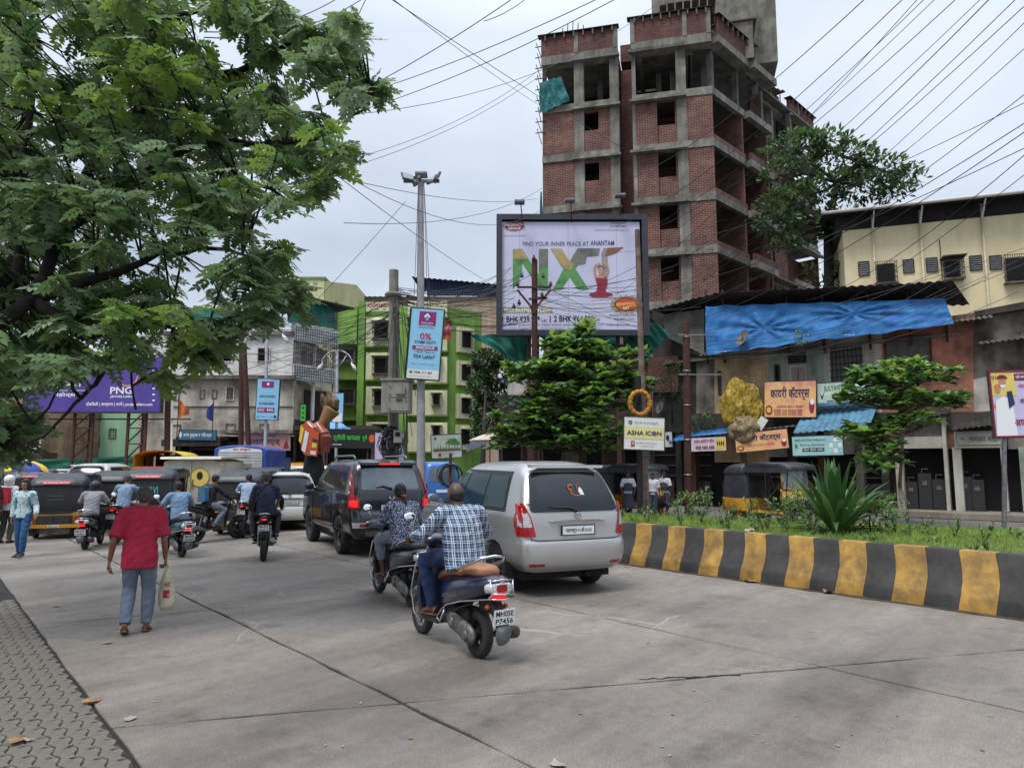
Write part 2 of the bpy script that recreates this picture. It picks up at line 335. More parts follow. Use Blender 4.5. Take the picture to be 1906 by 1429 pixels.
# left footpath: interlocking wavy pavers
M_paver = mat('paver_concrete', lin(122, 115, 106), .9, var=.3, scale=3, bump=.3, bscale=60, col2=lin(94, 88, 81))
pav = bpy.data.objects.new('pavement', None); C.objects.link(pav); pav['kind'] = 'structure'; pav['label'] = 'footpath of grey interlocking wavy pavers with dirt in the joints'
mb = MB(); mb.add([road(-9,-9,-.012), road(1.08,-9,-.012), road(1.08,11.2,-.012), road(-9,11.2,-.012)], [(0,1,2,3)]); mb.build('paver_bed', mat('joint_dirt', lin(74, 66, 58), .95, var=.5, scale=6), pav)
def wav(a, b, amp, k=7):
 p, q = Vector(a), Vector(b); d = q - p; nrm = Vector((-d.y, d.x)).normalized(); return [tuple(p + d*(i/k) + nrm*amp*math.sin(2*math.pi*i/k)) for i in range(k)]
pw, ph, g = .2, .105, .005; protos = []
for v in range(3):
 c = [(g, g), (pw-g, g), (pw-g, ph-g), (g, ph-g)]
 lp = wav(c[0], c[1], .016) + wav(c[1], c[2], -.012) + wav(c[3], c[2], .016)[::-1] + wav(c[0], c[3], -.012)[::-1]
 lp = [wav(c[0], c[1], .016), wav(c[1], c[2], .012), [tuple(x) for x in wav(c[2], c[3], -.016)], [tuple(x) for x in wav(c[3], c[0], -.012)]]; lp = sum(lp, [])
 hs = (-.004, -.001, .001)[v]
 m = MB(); m.loft([[(x, y, -.04) for x, y in lp], [(x, y, hs-.004) for x, y in lp], [(x + (pw/2-x)*.06, y + (ph/2-y)*.06, hs) for x, y in lp]]); ob = m.build('paver', M_paver, pav); protos.append(ob.data); bpy.data.objects.remove(ob)
ra = math.atan2(RU.y, RU.x); cand = []
for i in range(-50, 4):
 for j in range(-40, 140):
  off = (i % 2) * pw / 2; n = 1.07 + i*ph; u = j*pw + off
  if n > 1.08 or u > 11: continue
  p = road(n, u)
  if p.y < 3.2: continue
  px = 953 + p.x/p.y*1322
  if px < -60: continue
  cand.append((p.length, n, u, p))
cand.sort(key=lambda t: t[0]); rest = []
for k, (_, n, u, p) in enumerate(cand):
 if k < 300:
  o = link('paver', protos[k % 3], pav); o.location = p; o.rotation_euler = (rnd.uniform(-.006, .006), rnd.uniform(-.006, .006), ra)
 else: rest.append(p)
if rest:
 pv = np.array([v.co[:] for v in protos[1].vertices]); ca, sa = math.cos(ra), math.sin(ra); m = MB(); fs = [tuple(f.vertices) for f in protos[1].polygons]
 for p in rest: m.add([(p.x + v[0]*ca - v[1]*sa, p.y + v[0]*sa + v[1]*ca, v[2] + rnd.uniform(-.001,.001)) for v in pv], fs)
 m.build('paver_field', M_paver, pav, kind='stuff', fix=False)
# ---------------------------------------------------------------- median: striped kerb, soil, grass
MH = .68
mk = bpy.data.objects.new('median_kerb', None); C.objects.link(mk); mk['kind'] = 'structure'; mk['label'] = 'concrete median kerb painted in black and yellow blocks'
def kerbpaint(name, c, c2):
 return mat(name, c, .75, var=.3, scale=5, bump=.2, bscale=25, col2=c2, streak=.55)
M_ky = kerbpaint('yellow_kerb_paint', lin(186, 144, 62), lin(136, 106, 58)); M_kb = kerbpaint('black_kerb_paint', lin(66, 62, 60), lin(50, 47, 46))
def nplane(px, py, n0):
 x = (px-953)/F_PX; z = (714.5-py)/F_PX; d = Vector((x, CP-z*SP, SP+z*CP)); k = n0/d.dot(RN); return (d*k).dot(RU)
bx = [1247,1279,1314,1350,1390,1429,1472,1518,1565,1616,1668,1727,1790,1859,1935,2022]
ub = [nplane(x, 975 + (x-1160)*.0737, 9.72) for x in bx]; step = ub[0]-ub[1]
u = ub[0]
pre = []
while u < 23: u += step*1.0; pre.append(u)
ub = pre[::-1] + ub; k0 = len(pre)
u = ub[-1]
while u > -6: u -= .62; ub.append(u)
prof = [(a+.28, b) for a, b in ((9.19, -.03), (9.195, .15), (9.215, .19), (9.30, .34), (9.38, .5), (9.42, MH-.02), (9.435, MH), (9.62, MH), (9.625, .2))]
for i in range(len(ub)-1):
 a, b = ub[i]-.002, ub[i+1]+.002; j = rnd.uniform(-.003, .003); m = MB(); lean = .035
 m.loft([[road(n + j, uu - lean*math.sin(z*6), z) for n, z in prof] for uu in (a, (a+b)/2, b)])
 yel = (i - k0) % 2 == 0
 m.build('kerb_block', M_ky if yel else M_kb, mk, smooth=50)
# low joint courses of dirt at the kerb foot
m = MB(); pts = [road(9.45 - .07*rnd.random(), uu/4, .002) for uu in range(-20, 90)]; pts2 = [road(9.49, uu/4, .02) for uu in range(-20, 90)]
m.add(pts + pts2, [(i, i+1, i+1+110, i+110) for i in range(109)]); m.build('kerb_dirt', mat('kerb_dirt', lin(74, 60, 48), .95, var=.4, scale=5), kind='stuff')
# soil of the island
isl = [(9.88, -6), (14.9, -6), (14.9, 2.2), (13.6, 6.5), (12.3, 10.5), (11.2, 15), (10.7, 23.5), (9.88, 23.5)]
M_soil = mat('island_soil', lin(112, 96, 74), .95, var=.3, scale=3, col2=lin(72, 84, 44))
m = MB(); m.loft([[road(n, u, -.03) for n, u in isl], [road(n, u, MH-.09) for n, u in isl]]); m.build('island_soil_bed', M_soil, kind='structure')
def inside(n, u):
 c = False; j = len(isl)-1
 for i in range(len(isl)):
  a, b = isl[i], isl[j]
  if (a[1] > u) != (b[1] > u) and n < (b[0]-a[0])*(u-a[1])/(b[1]-a[1])+a[0]: c = not c
  j = i
 return c
def leafmat(name, c, c2, tr=.28, rough=.5, scale=1.5):
 if name in MC: return MC[name]
 m = mat(name, c, rough, var=.2, scale=scale, col2=c2, spec=.4); n, l = nodes_of(m); b = n['Principled BSDF']
 tl = n.new('ShaderNodeBsdfTranslucent'); mxs = n.new('ShaderNodeMixShader'); mxs.inputs[0].default_value = tr; o = n['Material Output']
 src = b.inputs['Base Color'].links[0].from_socket; hs = n.new('ShaderNodeHueSaturation'); hs.inputs['Value'].default_value = 1.5; hs.inputs['Hue'].default_value = .485; hs.inputs['Saturation'].default_value = 1.1
 l.new(src, hs.inputs['Color']); l.new(hs.outputs[0], tl.inputs[0])
 l.new(b.outputs[0], mxs.inputs[1]); l.new(tl.outputs[0], mxs.inputs[2]); l.new(mxs.outputs[0], o.inputs[0]); return m
G_grass = [leafmat('grass_green', lin(126, 158, 68), lin(98, 130, 54)), leafmat('grass_pale', lin(150, 166, 92), lin(120, 136, 68))]
gv, gf, gm = [], [], []
rg = np.random.RandomState(3)
cnt = 0
while cnt < 26000:
 n, u = rg.uniform(9.9, 14.8), rg.uniform(-5.5, 12)
 if not inside(n, u): continue
 p = road(n, u, MH-.1)
 if p.x/p.y*1322+953 > 1960: continue
 cnt += 1; h = rg.uniform(.03, .09) * (1.5 if u > 3.5 and rg.rand() < .35 else 1); a = rg.uniform(0, 6.28); wd = rg.uniform(.004, .009); lx, ly = rg.normal(0, .04, 2); ca, sa = math.cos(a)*wd, math.sin(a)*wd
 k = len(gv); gv += [(p.x-ca, p.y-sa, p.z), (p.x+ca, p.y+sa, p.z), (p.x+lx*.5+ca*.6, p.y+ly*.5+sa*.6, p.z+h*.6), (p.x+lx, p.y+ly, p.z+h)]; gf += [(k, k+1, k+2, k+3)]; gm.append(int(rg.rand() < .3))
link('median_grass', fast_mesh('median_grass', gv, gf, G_grass, gm), None, kind='stuff', label='short green grass on the median island')
# ---------------------------------------------------------------- foliage helpers
def rot_to(d, up=(0,0,1), roll=0.0):
 d = Vector(d).normalized(); x = d.cross(Vector(up)); x = x.normalized() if x.length > 1e-3 else Vector((1,0,0)); z = x.cross(d); M = Matrix((x, d, z)).transposed(); return M @ Matrix.Rotation(roll, 3, 'Y')
def leaf_tpl(L_, W_, fold=.25, droop=.15, obov=.6, base=0.0, segs=3):
 """one leaf blade along +y, built of quads either side of a folded midrib"""
 v, f = [], []
 for i in range(segs + 1):
  t = i / segs; w_ = W_/2 * math.sin(math.pi * min(.985, .06 + t**(1/ (obov+.5)) * .93) ) ; y = base + L_*t; z = -droop*L_*t*t
  v += [(-w_, y, z + fold*w_), (0, y, z), (w_, y, z + fold*w_)]
 for i in range(segs):
  a = i*3; f += [(a, a+1, a+4, a+3), (a+1, a+2, a+5, a+4)]
 return np.array(v), np.array(f)
def compound_tpl(n=5, L_=.10, W_=.045, rach=.26):
 V, F = [], []; lv, lf = leaf_tpl(L_, W_, .2, .12, .8, segs=2)
 rs = np.random.RandomState(n)
 for i in range(n):
  t = (i + .8) / n
  for s in (-1, 1):
   a = s * R(58 + 12*rs.rand()); k = .75 + .35*math.sin(t*2.6); ca, sa = math.cos(a), math.sin(a); tw = rs.uniform(-.5, .5)
   p = lv * k; x, y, z = p[:,0], p[:,1], p[:,2]; z2 = z + x*tw; q = np.stack([x*ca + y*sa, -x*sa + y*ca + rach*t, z2 - .18*rach*t*t], 1); F.append(lf + sum(len(a_) for a_ in V)); V.append(q)
 q = lv * np.array([1.1, 1.1, 1]); q = q + np.array([0, rach*1.02, -.18*rach]); F.append(lf + sum(len(a_) for a_ in V)); V.append(q)
 m = MB(); m.tube([(0,-.05,0),(0,rach*.5,-.02*rach),(0,rach*1.05,-.19*rach)], .0025, 3, caps=False); V0 = sum(len(a_) for a_ in V); V.append(np.array(m.v)); F.append(np.array(m.f) + V0)
 return np.concatenate(V), np.concatenate(F)
def scatter(name, tpl, mats_, parent, mats, mi, parts=0, partname='leaf', key=None):
 """leaves as geometry: the nearest PARTS ones as parts, all others joined into one foliage part of kind stuff"""
 tv, tf = tpl; n = len(mats_); order = list(range(n))
 if key: order.sort(key=lambda i: key(mats_[i]))
 dm = []
 if parts:
  for m_ in mats: dm.append(fast_mesh(partname, tv, tf, [m_]))
 for i in order[:parts]:
  o = link(partname, dm[mi[i]], parent); o.matrix_local = mats_[i]
 idx = order[parts:]
 if not idx: return
 A = np.array([[list(r) for r in mats_[i]] for i in idx]); V = np.einsum('nij,kj->nki', A[:, :3, :3], tv) + A[:, None, :3, 3]
 F = (tf[None] + (np.arange(len(idx))*len(tv))[:, None, None]).reshape(-1, tf.shape[1]); mm = np.repeat(np.array([mi[i] for i in idx]), len(tf))
 link(name, fast_mesh(name, V.reshape(-1, 3), F, mats, mm), parent, kind='stuff')
def inpoly(x, y, P):
 c = False; j = len(P)-1
 for i in range(len(P)):
  a, b = P[i], P[j]
  if (a[1] > y) != (b[1] > y) and x < (b[0]-a[0])*(y-a[1])/(b[1]-a[1])+a[0]: c = not c
  j = i
 return c
M_bark = mat('dark_bark', lin(74, 62, 52), .95, var=.4, scale=9, bump=.6, bscale=20)
M_barkd = mat('wet_dark_bark', lin(48, 42, 38), .95, var=.4, scale=9, bump=.6, bscale=20)
# ================================================================ CONSTRUCTION BUILDING (brick infill in a bare concrete frame)
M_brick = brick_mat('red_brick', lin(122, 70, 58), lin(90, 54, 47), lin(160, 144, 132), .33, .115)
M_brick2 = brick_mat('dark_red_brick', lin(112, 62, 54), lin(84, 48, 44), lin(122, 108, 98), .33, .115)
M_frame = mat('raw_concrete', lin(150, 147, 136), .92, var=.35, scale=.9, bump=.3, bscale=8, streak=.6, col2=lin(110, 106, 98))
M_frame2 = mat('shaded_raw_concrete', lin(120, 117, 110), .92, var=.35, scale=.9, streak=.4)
cb_ = thing('unfinished_building', 'tall unfinished brick and concrete tower block with empty windows, rising behind the large hoarding', 'building', (12.52, 42, 0), 0)
def sub(fr):                                                     # facade frame expressed in the building's own frame
 M = Matrix.Rotation(fr.rz, 4, 'Z'); M.translation = fr.o - Vector((12.52, 42, 0)); return M
FA = Frame((12.52, 42, 0), math.atan2(-.24, .97)); FB = Frame((12.52, 42, 0), math.atan2(.71, .70))
MA, MB_ = sub(FA), sub(FB)
def bx_(M, x0, x1, y0, y1, z0, z1, m, name):
 q = MB(); q.box((min(x0,x1), y0, min(z0,z1)), (max(x0,x1), y1, max(z0,z1))); o = q.build(name, m, cb_); o.matrix_local = M; return o
cx = 1346
zt = [FA.hit(cx, y)[1] for y in (66, 160, 257, 357, 456, 556, 652)]; BH = .47
xa = lambda p, y=300: FA.hit(p, y)[0]
x1010, x1070, x1088, x1137, x1153, x1178, x1185, x1261, x1281 = [xa(p) for p in (1010,1070,1088,1137,1154,1179,1186,1262,1281)]
for i, z in enumerate(zt):
 top = i == 0
 # edge beams with a thin drip ledge
 bx_(MA, x1010, x1153, -.10 if not top else -.35, .35, z-BH-(.1 if top else 0), z, M_frame, 'edge_beam')
 bx_(MA, x1178, 0, -.12 if not top else -.5, .35, z-BH-(.1 if top else 0), z+.03, M_frame, 'edge_beam')
 bx_(MA, x1070-.1, x1153+.1, -.42, -.1, z-BH+.02-.1, z-BH+.06, M_frame, 'ledge')
 bx_(MA, x1178-.15, x1281, -.5, -.12, z-BH-.08, z-BH+.08, M_frame, 'ledge')
 # floor slabs (seen from below through the open storey)
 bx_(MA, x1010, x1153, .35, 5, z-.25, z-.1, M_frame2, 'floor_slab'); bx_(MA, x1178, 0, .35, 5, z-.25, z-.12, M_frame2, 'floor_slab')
zb = zt[1:] + [0]
for i in range(7):
 lo = zt[i+1] if i < 6 else 0; hi = zt[i] - BH if i < 7 else 0; opn = i == 0
 if i == 6: lo, hi = 0, zt[6]-BH
 for a, b in ((x1070, x1088), (x1137, x1153), (x1261, x1281), (x1178, x1185)):
  bx_(MA, a, b, -.06, .35, lo, hi, M_frame, 'column')
 if opn:
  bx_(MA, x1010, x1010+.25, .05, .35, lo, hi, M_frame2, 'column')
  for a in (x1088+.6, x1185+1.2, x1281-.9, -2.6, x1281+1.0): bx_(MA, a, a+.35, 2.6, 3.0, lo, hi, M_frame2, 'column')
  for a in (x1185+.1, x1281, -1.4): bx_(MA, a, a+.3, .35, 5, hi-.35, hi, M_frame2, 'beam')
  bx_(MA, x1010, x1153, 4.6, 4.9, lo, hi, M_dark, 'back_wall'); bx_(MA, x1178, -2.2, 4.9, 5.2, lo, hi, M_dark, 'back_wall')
  bx_(MA, x1178, -.3, .1, 5, lo-.1, lo+.02, M_frame2, 'floor_slab')
  continue
 wz0, wz1 = lo + (hi-lo)*.42, hi - .12
 def panel(a, b, z0=lo, z1=hi, y0=.02, m=M_brick): bx_(MA, a, b, y0, y0+.22, z0, z1, m, 'brick_wall')
 xw = xa(1115)
 panel(x1010, x1070); panel(x1088, x1137, lo, wz0+.25); panel(xw, x1137, wz0+.25, hi); panel(x1088, xw, hi-.25, hi)
 bx_(MA, x1088-.6, xw+1.2, 2.4, 2.5, lo, hi, M_frame2, 'inner_wall')
 # middle bay: projecting pier, recessed window
 xw0, xw1 = xa(1225), xa(1262)
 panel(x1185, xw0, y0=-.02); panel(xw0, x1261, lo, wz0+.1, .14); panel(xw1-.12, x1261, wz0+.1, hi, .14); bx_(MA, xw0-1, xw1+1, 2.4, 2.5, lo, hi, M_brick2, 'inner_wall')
 panel(x1281, -.02, y0=-.06)
 # notch between the two blocks
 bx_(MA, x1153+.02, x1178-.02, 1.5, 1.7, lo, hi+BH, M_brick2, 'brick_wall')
 q = MB(); q.box((x1153-.22, .24, lo), (x1153+.01, 2.6, hi)); o = q.build('brick_wall', M_brick2, cb_); o.matrix_local = MA
# solid core so no daylight leaks through
bx_(MA, x1010+.25, -1.2, 5.2, 8, 0, zt[0]+.2, M_frame2, 'core_wall')
bx_(MA, x1010, x1010+.24, .36, 5.1, 0, zt[1], M_brick2, 'brick_wall')
# parapets with posts and the timber stubs of the shuttering
def parapet(M, a, b, z0, h, y0, posts, stubs):
 bx_(M, a, b, y0, y0+.2, z0, z0+h, M_brick2, 'brick_parapet')
 for p in posts: bx_(M, p-.14, p+.14, y0-.05, y0+.24, z0, z0+h+.02, M_frame, 'parapet_post')
 bx_(M, a-.2, b+.1, y0-.22, y0+.3, z0+h+.02, z0+h+.07, M_blackm, 'shutter_board')
 for i in range(stubs):
  x = a + (b-a)*(i+.5)/stubs; q = MB(); q.box((x-.045, y0-.2, z0+h-.28-.12*rnd.random()), (x+.045, y0-.08, z0+h+.02)); o = q.build('timber_stub', M_timber, cb_); o.matrix_local = M
M_timber = mat('grey_timber', lin(112, 96, 84), .9, var=.3, scale=6)
parapet(MA, x1010, x1153, zt[0], FA.hit(1100, 60)[1]-zt[0]-.1, -.33, [x1070+.2, x1153-.15], 8)
parapet(MA, x1178, 0, zt[0], FA.hit(1330, 23)[1]-zt[0], -.48, [x1178+.12, x1281, -.15], 9)
# right-hand face: stacked balconies and projecting bays
xb = lambda p, y=300: FB.hit(p, y)[0]
e1, e2, e3, e4, e5 = xb(1388, 300), xb(1430, 300), xb(1462, 250), xb(1480, 250), xb(1521, 200)
for i, z in enumerate(zt):
 hi = z-BH; lo = zt[i+1] if i < 6 else 0
 ex = .5 if i == 0 else .05
 bx_(MB_, 0.02, e1, -ex, .3, hi, z, M_frame, 'edge_beam')
 bx_(MB_, e1+.02, e2, -ex-.35, .0, hi-.1, z-.1, M_frame, 'balcony_beam')
 bx_(MB_, 0.3, e5, .3, 4, z-.22, z-.08, M_frame2, 'floor_slab')
 bx_(MB_, e2+.02, e4, .9, 1.2, hi, z, M_frame, 'edge_beam'); bx_(MB_, e4+.02, e5, .3, .7, hi, z, M_frame, 'edge_beam')
 bx_(MB_, e4+.1, e5+.15, .0, .3, hi-.05, hi+.08, M_frame, 'ledge')
 if i == 0:
  for a in (.6, e1-.2, e2, e4, e5-.3): bx_(MB_, a, a+.3, .35, .7, lo, hi, M_frame2, 'column')
  bx_(MB_, e2+.5, e3, 1.4, 1.6, lo, hi, M_brick2, 'brick_wall'); bx_(MB_, e4+.3, e5-.02, 1.4, 1.6, lo, hi, M_dark, 'room_shade')
  continue
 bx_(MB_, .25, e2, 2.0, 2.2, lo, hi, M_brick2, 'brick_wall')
 bx_(MB_, .02, e1, -.03, .15, lo, lo+.32, M_brick, 'low_brick_wall')
 bx_(MB_, e1-.18, e1, .1, 2, lo, hi, M_brick, 'brick_wall')
 bx_(MB_, e1+.05, e2, -.38, -.2, lo-.1, lo+.35, M_brick2, 'low_brick_wall')
 bx_(MB_, e2-.1, e2+.1, .02, 2, lo, hi, M_brick, 'brick_wall')
 bx_(MB_, e2+.1, e3-1.1, 1.0, 1.2, lo, hi, M_brick, 'brick_wall'); bx_(MB_, e3-.35, e4, 1.0, 1.2, lo, hi, M_brick, 'brick_wall'); bx_(MB_, e3-1.1, e3-.35, 1.5, 1.6, lo, hi, M_dark, 'room_shade')  # near-black panel behind the opening, room shade painted in its colour
 bx_(MB_, e4+.02, e5, .45, .6, lo, lo+.4, M_frame, 'low_wall'); bx_(MB_, e4+.1, e5-.05, 2.0, 2.2, lo, hi, M_brick2, 'brick_wall'); bx_(MB_, e5-.1, e5, .5, 3, lo, hi, M_brick, 'brick_wall')
parapet(MB_, .1, e1+.6, zt[0], 1.25, -.47, [e1], 7); parapet(MB_, e4, e5, zt[0]-.3, 1.15, .35, [e4+1.6], 6)
for k in range(6):
 q = MB(); q.bar((e1+1.0+.22*k, .1, zt[0]-.6), (e1+1.05+.22*k, .1, zt[0]+1.5), .04); o = q.build('reinforcing_bar', M_rust, cb_); o.matrix_local = MB_
# stair and tank tower
tx0, tx1, tx2 = FA.hit(1213, 20, 3)[0], FA.hit(1400, 20, 3)[0], FA.hit(1465, 20, 6)[0]
bx_(MA, tx0, tx1, 3, 7.5, zt[0], zt[0]+6.5, M_frame, 'stair_tower_wall'); bx_(MA, tx1+.02, tx1+(tx2-tx1)*.72, 6, 8.5, zt[0]+1.2, zt[0]+8, M_frame, 'stair_tower_wall'); bx_(MB_, e1+.7, e4-.02, 1.1, 1.3, zt[0], zt[0]+1.2, M_brick2, 'brick_parapet'); bx_(MA, tx1+.1, tx1+.5, 6.1, 6.5, zt[0]-1, zt[0]+1.2, M_frame, 'column'); bx_(MA, x1153+.02, x1178-.02, 1.5, 5.1, zt[0], zt[0]+1.2, M_brick2, 'brick_wall'); bx_(MA, x1153+.02, x1178-.02, 1.5, 1.7, zt[1], zt[0]-.6, M_brick2, 'brick_wall'); bx_(MB_, e1+.7, e1+1, 1.0, 1.4, zt[1], zt[0], M_frame, 'column'); bx_(MB_, e3, e3+.3, 1.0, 1.4, zt[1], zt[0]+1.2, M_frame, 'column')
bx_(MA, tx0-.3, tx1+.25, 2.8, 7.6, zt[0]+2.6, zt[0]+2.7, M_timber, 'shutter_board')
for M, a, b, y, z in ((MA, x1281-1.5, .8, -.3, zt[0]+2.3), (MB_, .2, e2, .2, zt[0]+2.2), (MB_, e2+.6, e4, .7, zt[0]+1.1)):
 for k in range(int((b-a)/.5)):
  q = MB(); q.box((a+.5*k, y-.25+.3*rnd.random(), z+.02*k), (a+.5*k+.42, y+2.2, z+.05+.02*k)); o = q.build('plank', M_timber, cb_); o.matrix_local = M
 for k in range(4): 
  q = MB(); q.bar((a+(b-a)*k/3.5, y+.1, z-1.5), (a+(b-a)*k/3.5+.1, y+.1, z), .06); o = q.build('scaffold_pole', M_rust, cb_); o.matrix_local = M
# scaffold sticks and teal net on the left edge
for k in range(9):
 z = zt[0] + 1.2 - k*.75; q = MB(); q.bar((x1010-.25-.15*rnd.random(), -.1, z), (x1010-.1+.1*rnd.random(), -.1, z-1.1), .05); q.bar((x1010-.45, -.1, z-.3), (x1010+.2, 0, z-.2), .05); o = q.build('scaffold_stick', M_timber, cb_); o.matrix_local = MA
for k in range(5):
 x, z = x1070-.9+.35*k, zt[0]+1.6; q = MB(); q.bar((x, .5, zt[0]+.8), (x+.1, .5, z+1.2-.2*abs(k-2)), .05); o = q.build('reinforcing_bar', M_rust, cb_); o.matrix_local = MA
q = MB(); q.bar((x1070-1.9, .5, zt[0]+1.9), (x1070+1, .5, zt[0]+1.7), .05); o = q.build('reinforcing_bar', M_rust, cb_); o.matrix_local = MA
M_teal = mat('teal_shade_net', lin(38, 120, 122), .8, var=.35, scale=5)
def cloth(name, P, mat_, nx=24, ny=10, amp=.06, parent=None, seed=0, fx=7, **kw):
 """sagging sheet through four corner points P00,P10,P11,P01 with folds"""
 P = [Vector(p) for p in P]; nrm = (P[1]-P[0]).cross(P[3]-P[0]).normalized(); v = []; f = []
 for j in range(ny+1):
  for i in range(nx+1):
   s, t = i/nx, j/ny; p = P[0]*(1-s)*(1-t)+P[1]*s*(1-t)+P[2]*s*t+P[3]*(1-s)*t
   a = amp*(noise.noise(Vector((s*fx+seed, t*fx*.4, seed)))*1.5 + .5*math.sin(s*fx*5+t*3+seed)*math.sin(t*3.1)); v.append(p + nrm*a + Vector((0,0,-1))*amp*.6*math.sin(s*math.pi*fx*.8)*(t if kw.get('hem') else 0))
 kw.pop('hem', 0)
 for j in range(ny):
  for i in range(nx): a = j*(nx+1)+i; f.append((a, a+1, a+nx+2, a+nx+1))
 m = MB(); m.add(v, f); o = m.build(name, mat_, parent, smooth=True, fix=False, **kw); return o
zz = zt[1]
n_ = cloth('safety_net', [(x1010-.1,-.4,zz-.6),(x1010+1.9,-.3,zz+.1),(x1010+1.3,-.25,zz+1.9),(x1010-.1,-.4,zz+1.5)], M_teal, amp=.15, parent=cb_); n_.matrix_local = MA
n_ = cloth('safety_net', [(x1010-.35,-.1,zt[3]-6),(x1010+.1,-.2,zt[3]-6),(x1010-.02,-.2,zt[3]+1),(x1010-.12,-.1,zt[3]+1)], M_teal, amp=.1, parent=cb_, seed=4); n_.matrix_local = MA
# ================================================================ OLD SHOP-HOUSE ROW ON THE RIGHT
FS = Frame((6.97, 31, 0), math.atan2(-.639, .769))
row = FS.thing('shop_house_row', 'weathered two-storey shop row on the right with shops below and a corrugated eave', 'building')
def P(px, py, y=0): a, b = FS.hit(px, py, y); return (a, b)
def wallq(name, m, pxs, y=0.0, y2=None, parent=row, th=.2):      # polygon in photo pixels -> extruded wall piece
 pts = [FS.hit(a, b, y) for a, b in pxs]; q = MB(); q.ext(pts, y, y+th); return q.build(name, m, parent)
def st(name, c, c2, **k): return mat(name, c, .92, scale=k.pop('scale', 1.1), col2=c2, streak=k.pop('streak', .5), bump=.25, bscale=12, **k)
M_ycream = st('stained_cream_plaster', lin(222, 192, 146), lin(168, 142, 110)); M_ggreen = st('stained_grey_green_plaster', lin(172, 182, 170), lin(132, 138, 126))
M_dwhite = st('dirty_white_plaster', lin(214, 206, 198), lin(168, 158, 150)); M_terra = st('terracotta_plaster', lin(196, 130, 106), lin(132, 90, 76))
M_dgrey = st('sooty_grey_plaster', lin(144, 134, 124), lin(84, 78, 72)); M_dgrey2 = st('dark_stained_plaster', lin(84, 76, 70), lin(46, 42, 40))
D = .2
# upper storey wall segments (px at the facade plane)
wallq('wall', M_dgrey2, [(1215,800),(1215,575),(1318,560),(1318,800)], .3)
wallq('wall', M_dgrey, [(1296,800),(1296,660),(1330,655),(1330,800)], .1)
wallq('wall', M_ycream, [(1330,860),(1330,650),(1430,640),(1430,860)])
wallq('wall', M_ggreen, [(1430,850),(1430,640),(1534,625),(1534,850)], .02)
wallq('wall', M_dwhite, [(1534,845),(1534,622),(1642,608),(1642,845)], .01)
wallq('wall', M_terra, [(1642,835),(1642,606),(1812,582),(1812,835)], 0)
wallq('wall', M_dgrey, [(1812,835),(1812,580),(2010,560),(2010,835)], .04)
wallq('wall_patch', M_dwhite, [(1812,768),(1812,706),(1840,700),(1860,702),(1862,762)], .025, th=.01)
wallq('concrete_parapet', M_conc, [(1236,625),(1236,585),(1310,575),(1310,660)], -.25, th=.3)
wallq('brick_wall', M_brick2, [(1206,730),(1206,664),(1262,662),(1262,730)], .1)
wallq('dark_band', M_dgrey2, [(1230,805),(1230,770),(2010,765),(2010,800)], -.06, th=.3)
def window(px0, px1, py0, py1, y=-.03, parent=row, fr=M_dgrey2, bars=6, panes=M_dark, F=FS, deep=.05, fw=.06, name='window', hb=2, barm=None, shut=None):
 a, b = F.hit(px0, (py0+py1)/2, y), F.hit(px1, (py0+py1)/2, y); x0, x1 = a[0], b[0]; xm = (px0+px1)/2; z1, z0 = F.hit(xm, py0, y)[1], F.hit(xm, py1, y)[1]
 q = MB(); q.box((x0, y+deep, z0), (x1, y+deep+.02, z1)); w_ = q.build(name, panes, parent)
 q = MB()
 for bx0, bx1, bz0, bz1 in ((x0, x0+fw, z0, z1), (x1-fw, x1, z0, z1), (x0+fw, x1-fw, z0, z0+fw), (x0+fw, x1-fw, z1-fw, z1)): q.box((bx0, y-.01, bz0), (bx1, y+deep, bz1))
 q.build('frame', fr, w_)
 if bars:
  q = MB()
  for i in range(1, bars): xx = x0 + (x1-x0)*i/bars; q.box((xx-.008, y-.03, z0), (xx+.008, y-.015, z1))
  for i in range(1, hb+1): zz_ = z0 + (z1-z0)*i/(hb+1); q.box((x0, y-.034, zz_-.01), (x1, y-.03, zz_+.01))
  q.build('grille', barm or M_rust, w_, kind='stuff')
 if shut:
  for i in range(shut[0]):
   q = MB(); a_ = x0+fw+(x1-x0-2*fw)*i/shut[0]; q.box((a_+.01, y+.01, z0+fw), (a_+(x1-x0-2*fw)/shut[0]-.01, y+.035, z1-fw)); q.build('shutter', shut[1], w_)
 return w_
M_shut = mat('grey_shutter', lin(96, 90, 90), .7, var=.2, scale=5); M_cframe = mat('pale_window_frame', lin(200, 180, 140), .8, var=.2)
window(1365, 1392, 700, 738, fr=M_cframe, bars=0); window(1404, 1424, 684, 748, fr=M_cframe, bars=0); window(1470, 1502, 680, 712, fr=M_dwhite, bars=0, shut=(2, mat('dusty_shutter', lin(160,140,130), .8)))
window(1441, 1452, 678, 712, bars=0); window(1466, 1500, 656, 676, bars=0); window(1336,1342,690,735,bars=0)
M_redf = mat('maroon_paint', lin(92, 40, 34), .8, var=.25)
window(1542, 1610, 640, 712, bars=9, hb=5, shut=(2, M_shut), fr=M_dwhite, barm=M_blackm); window(1646, 1734, 626, 676, bars=0, fr=M_redf, shut=(4, M_shut))
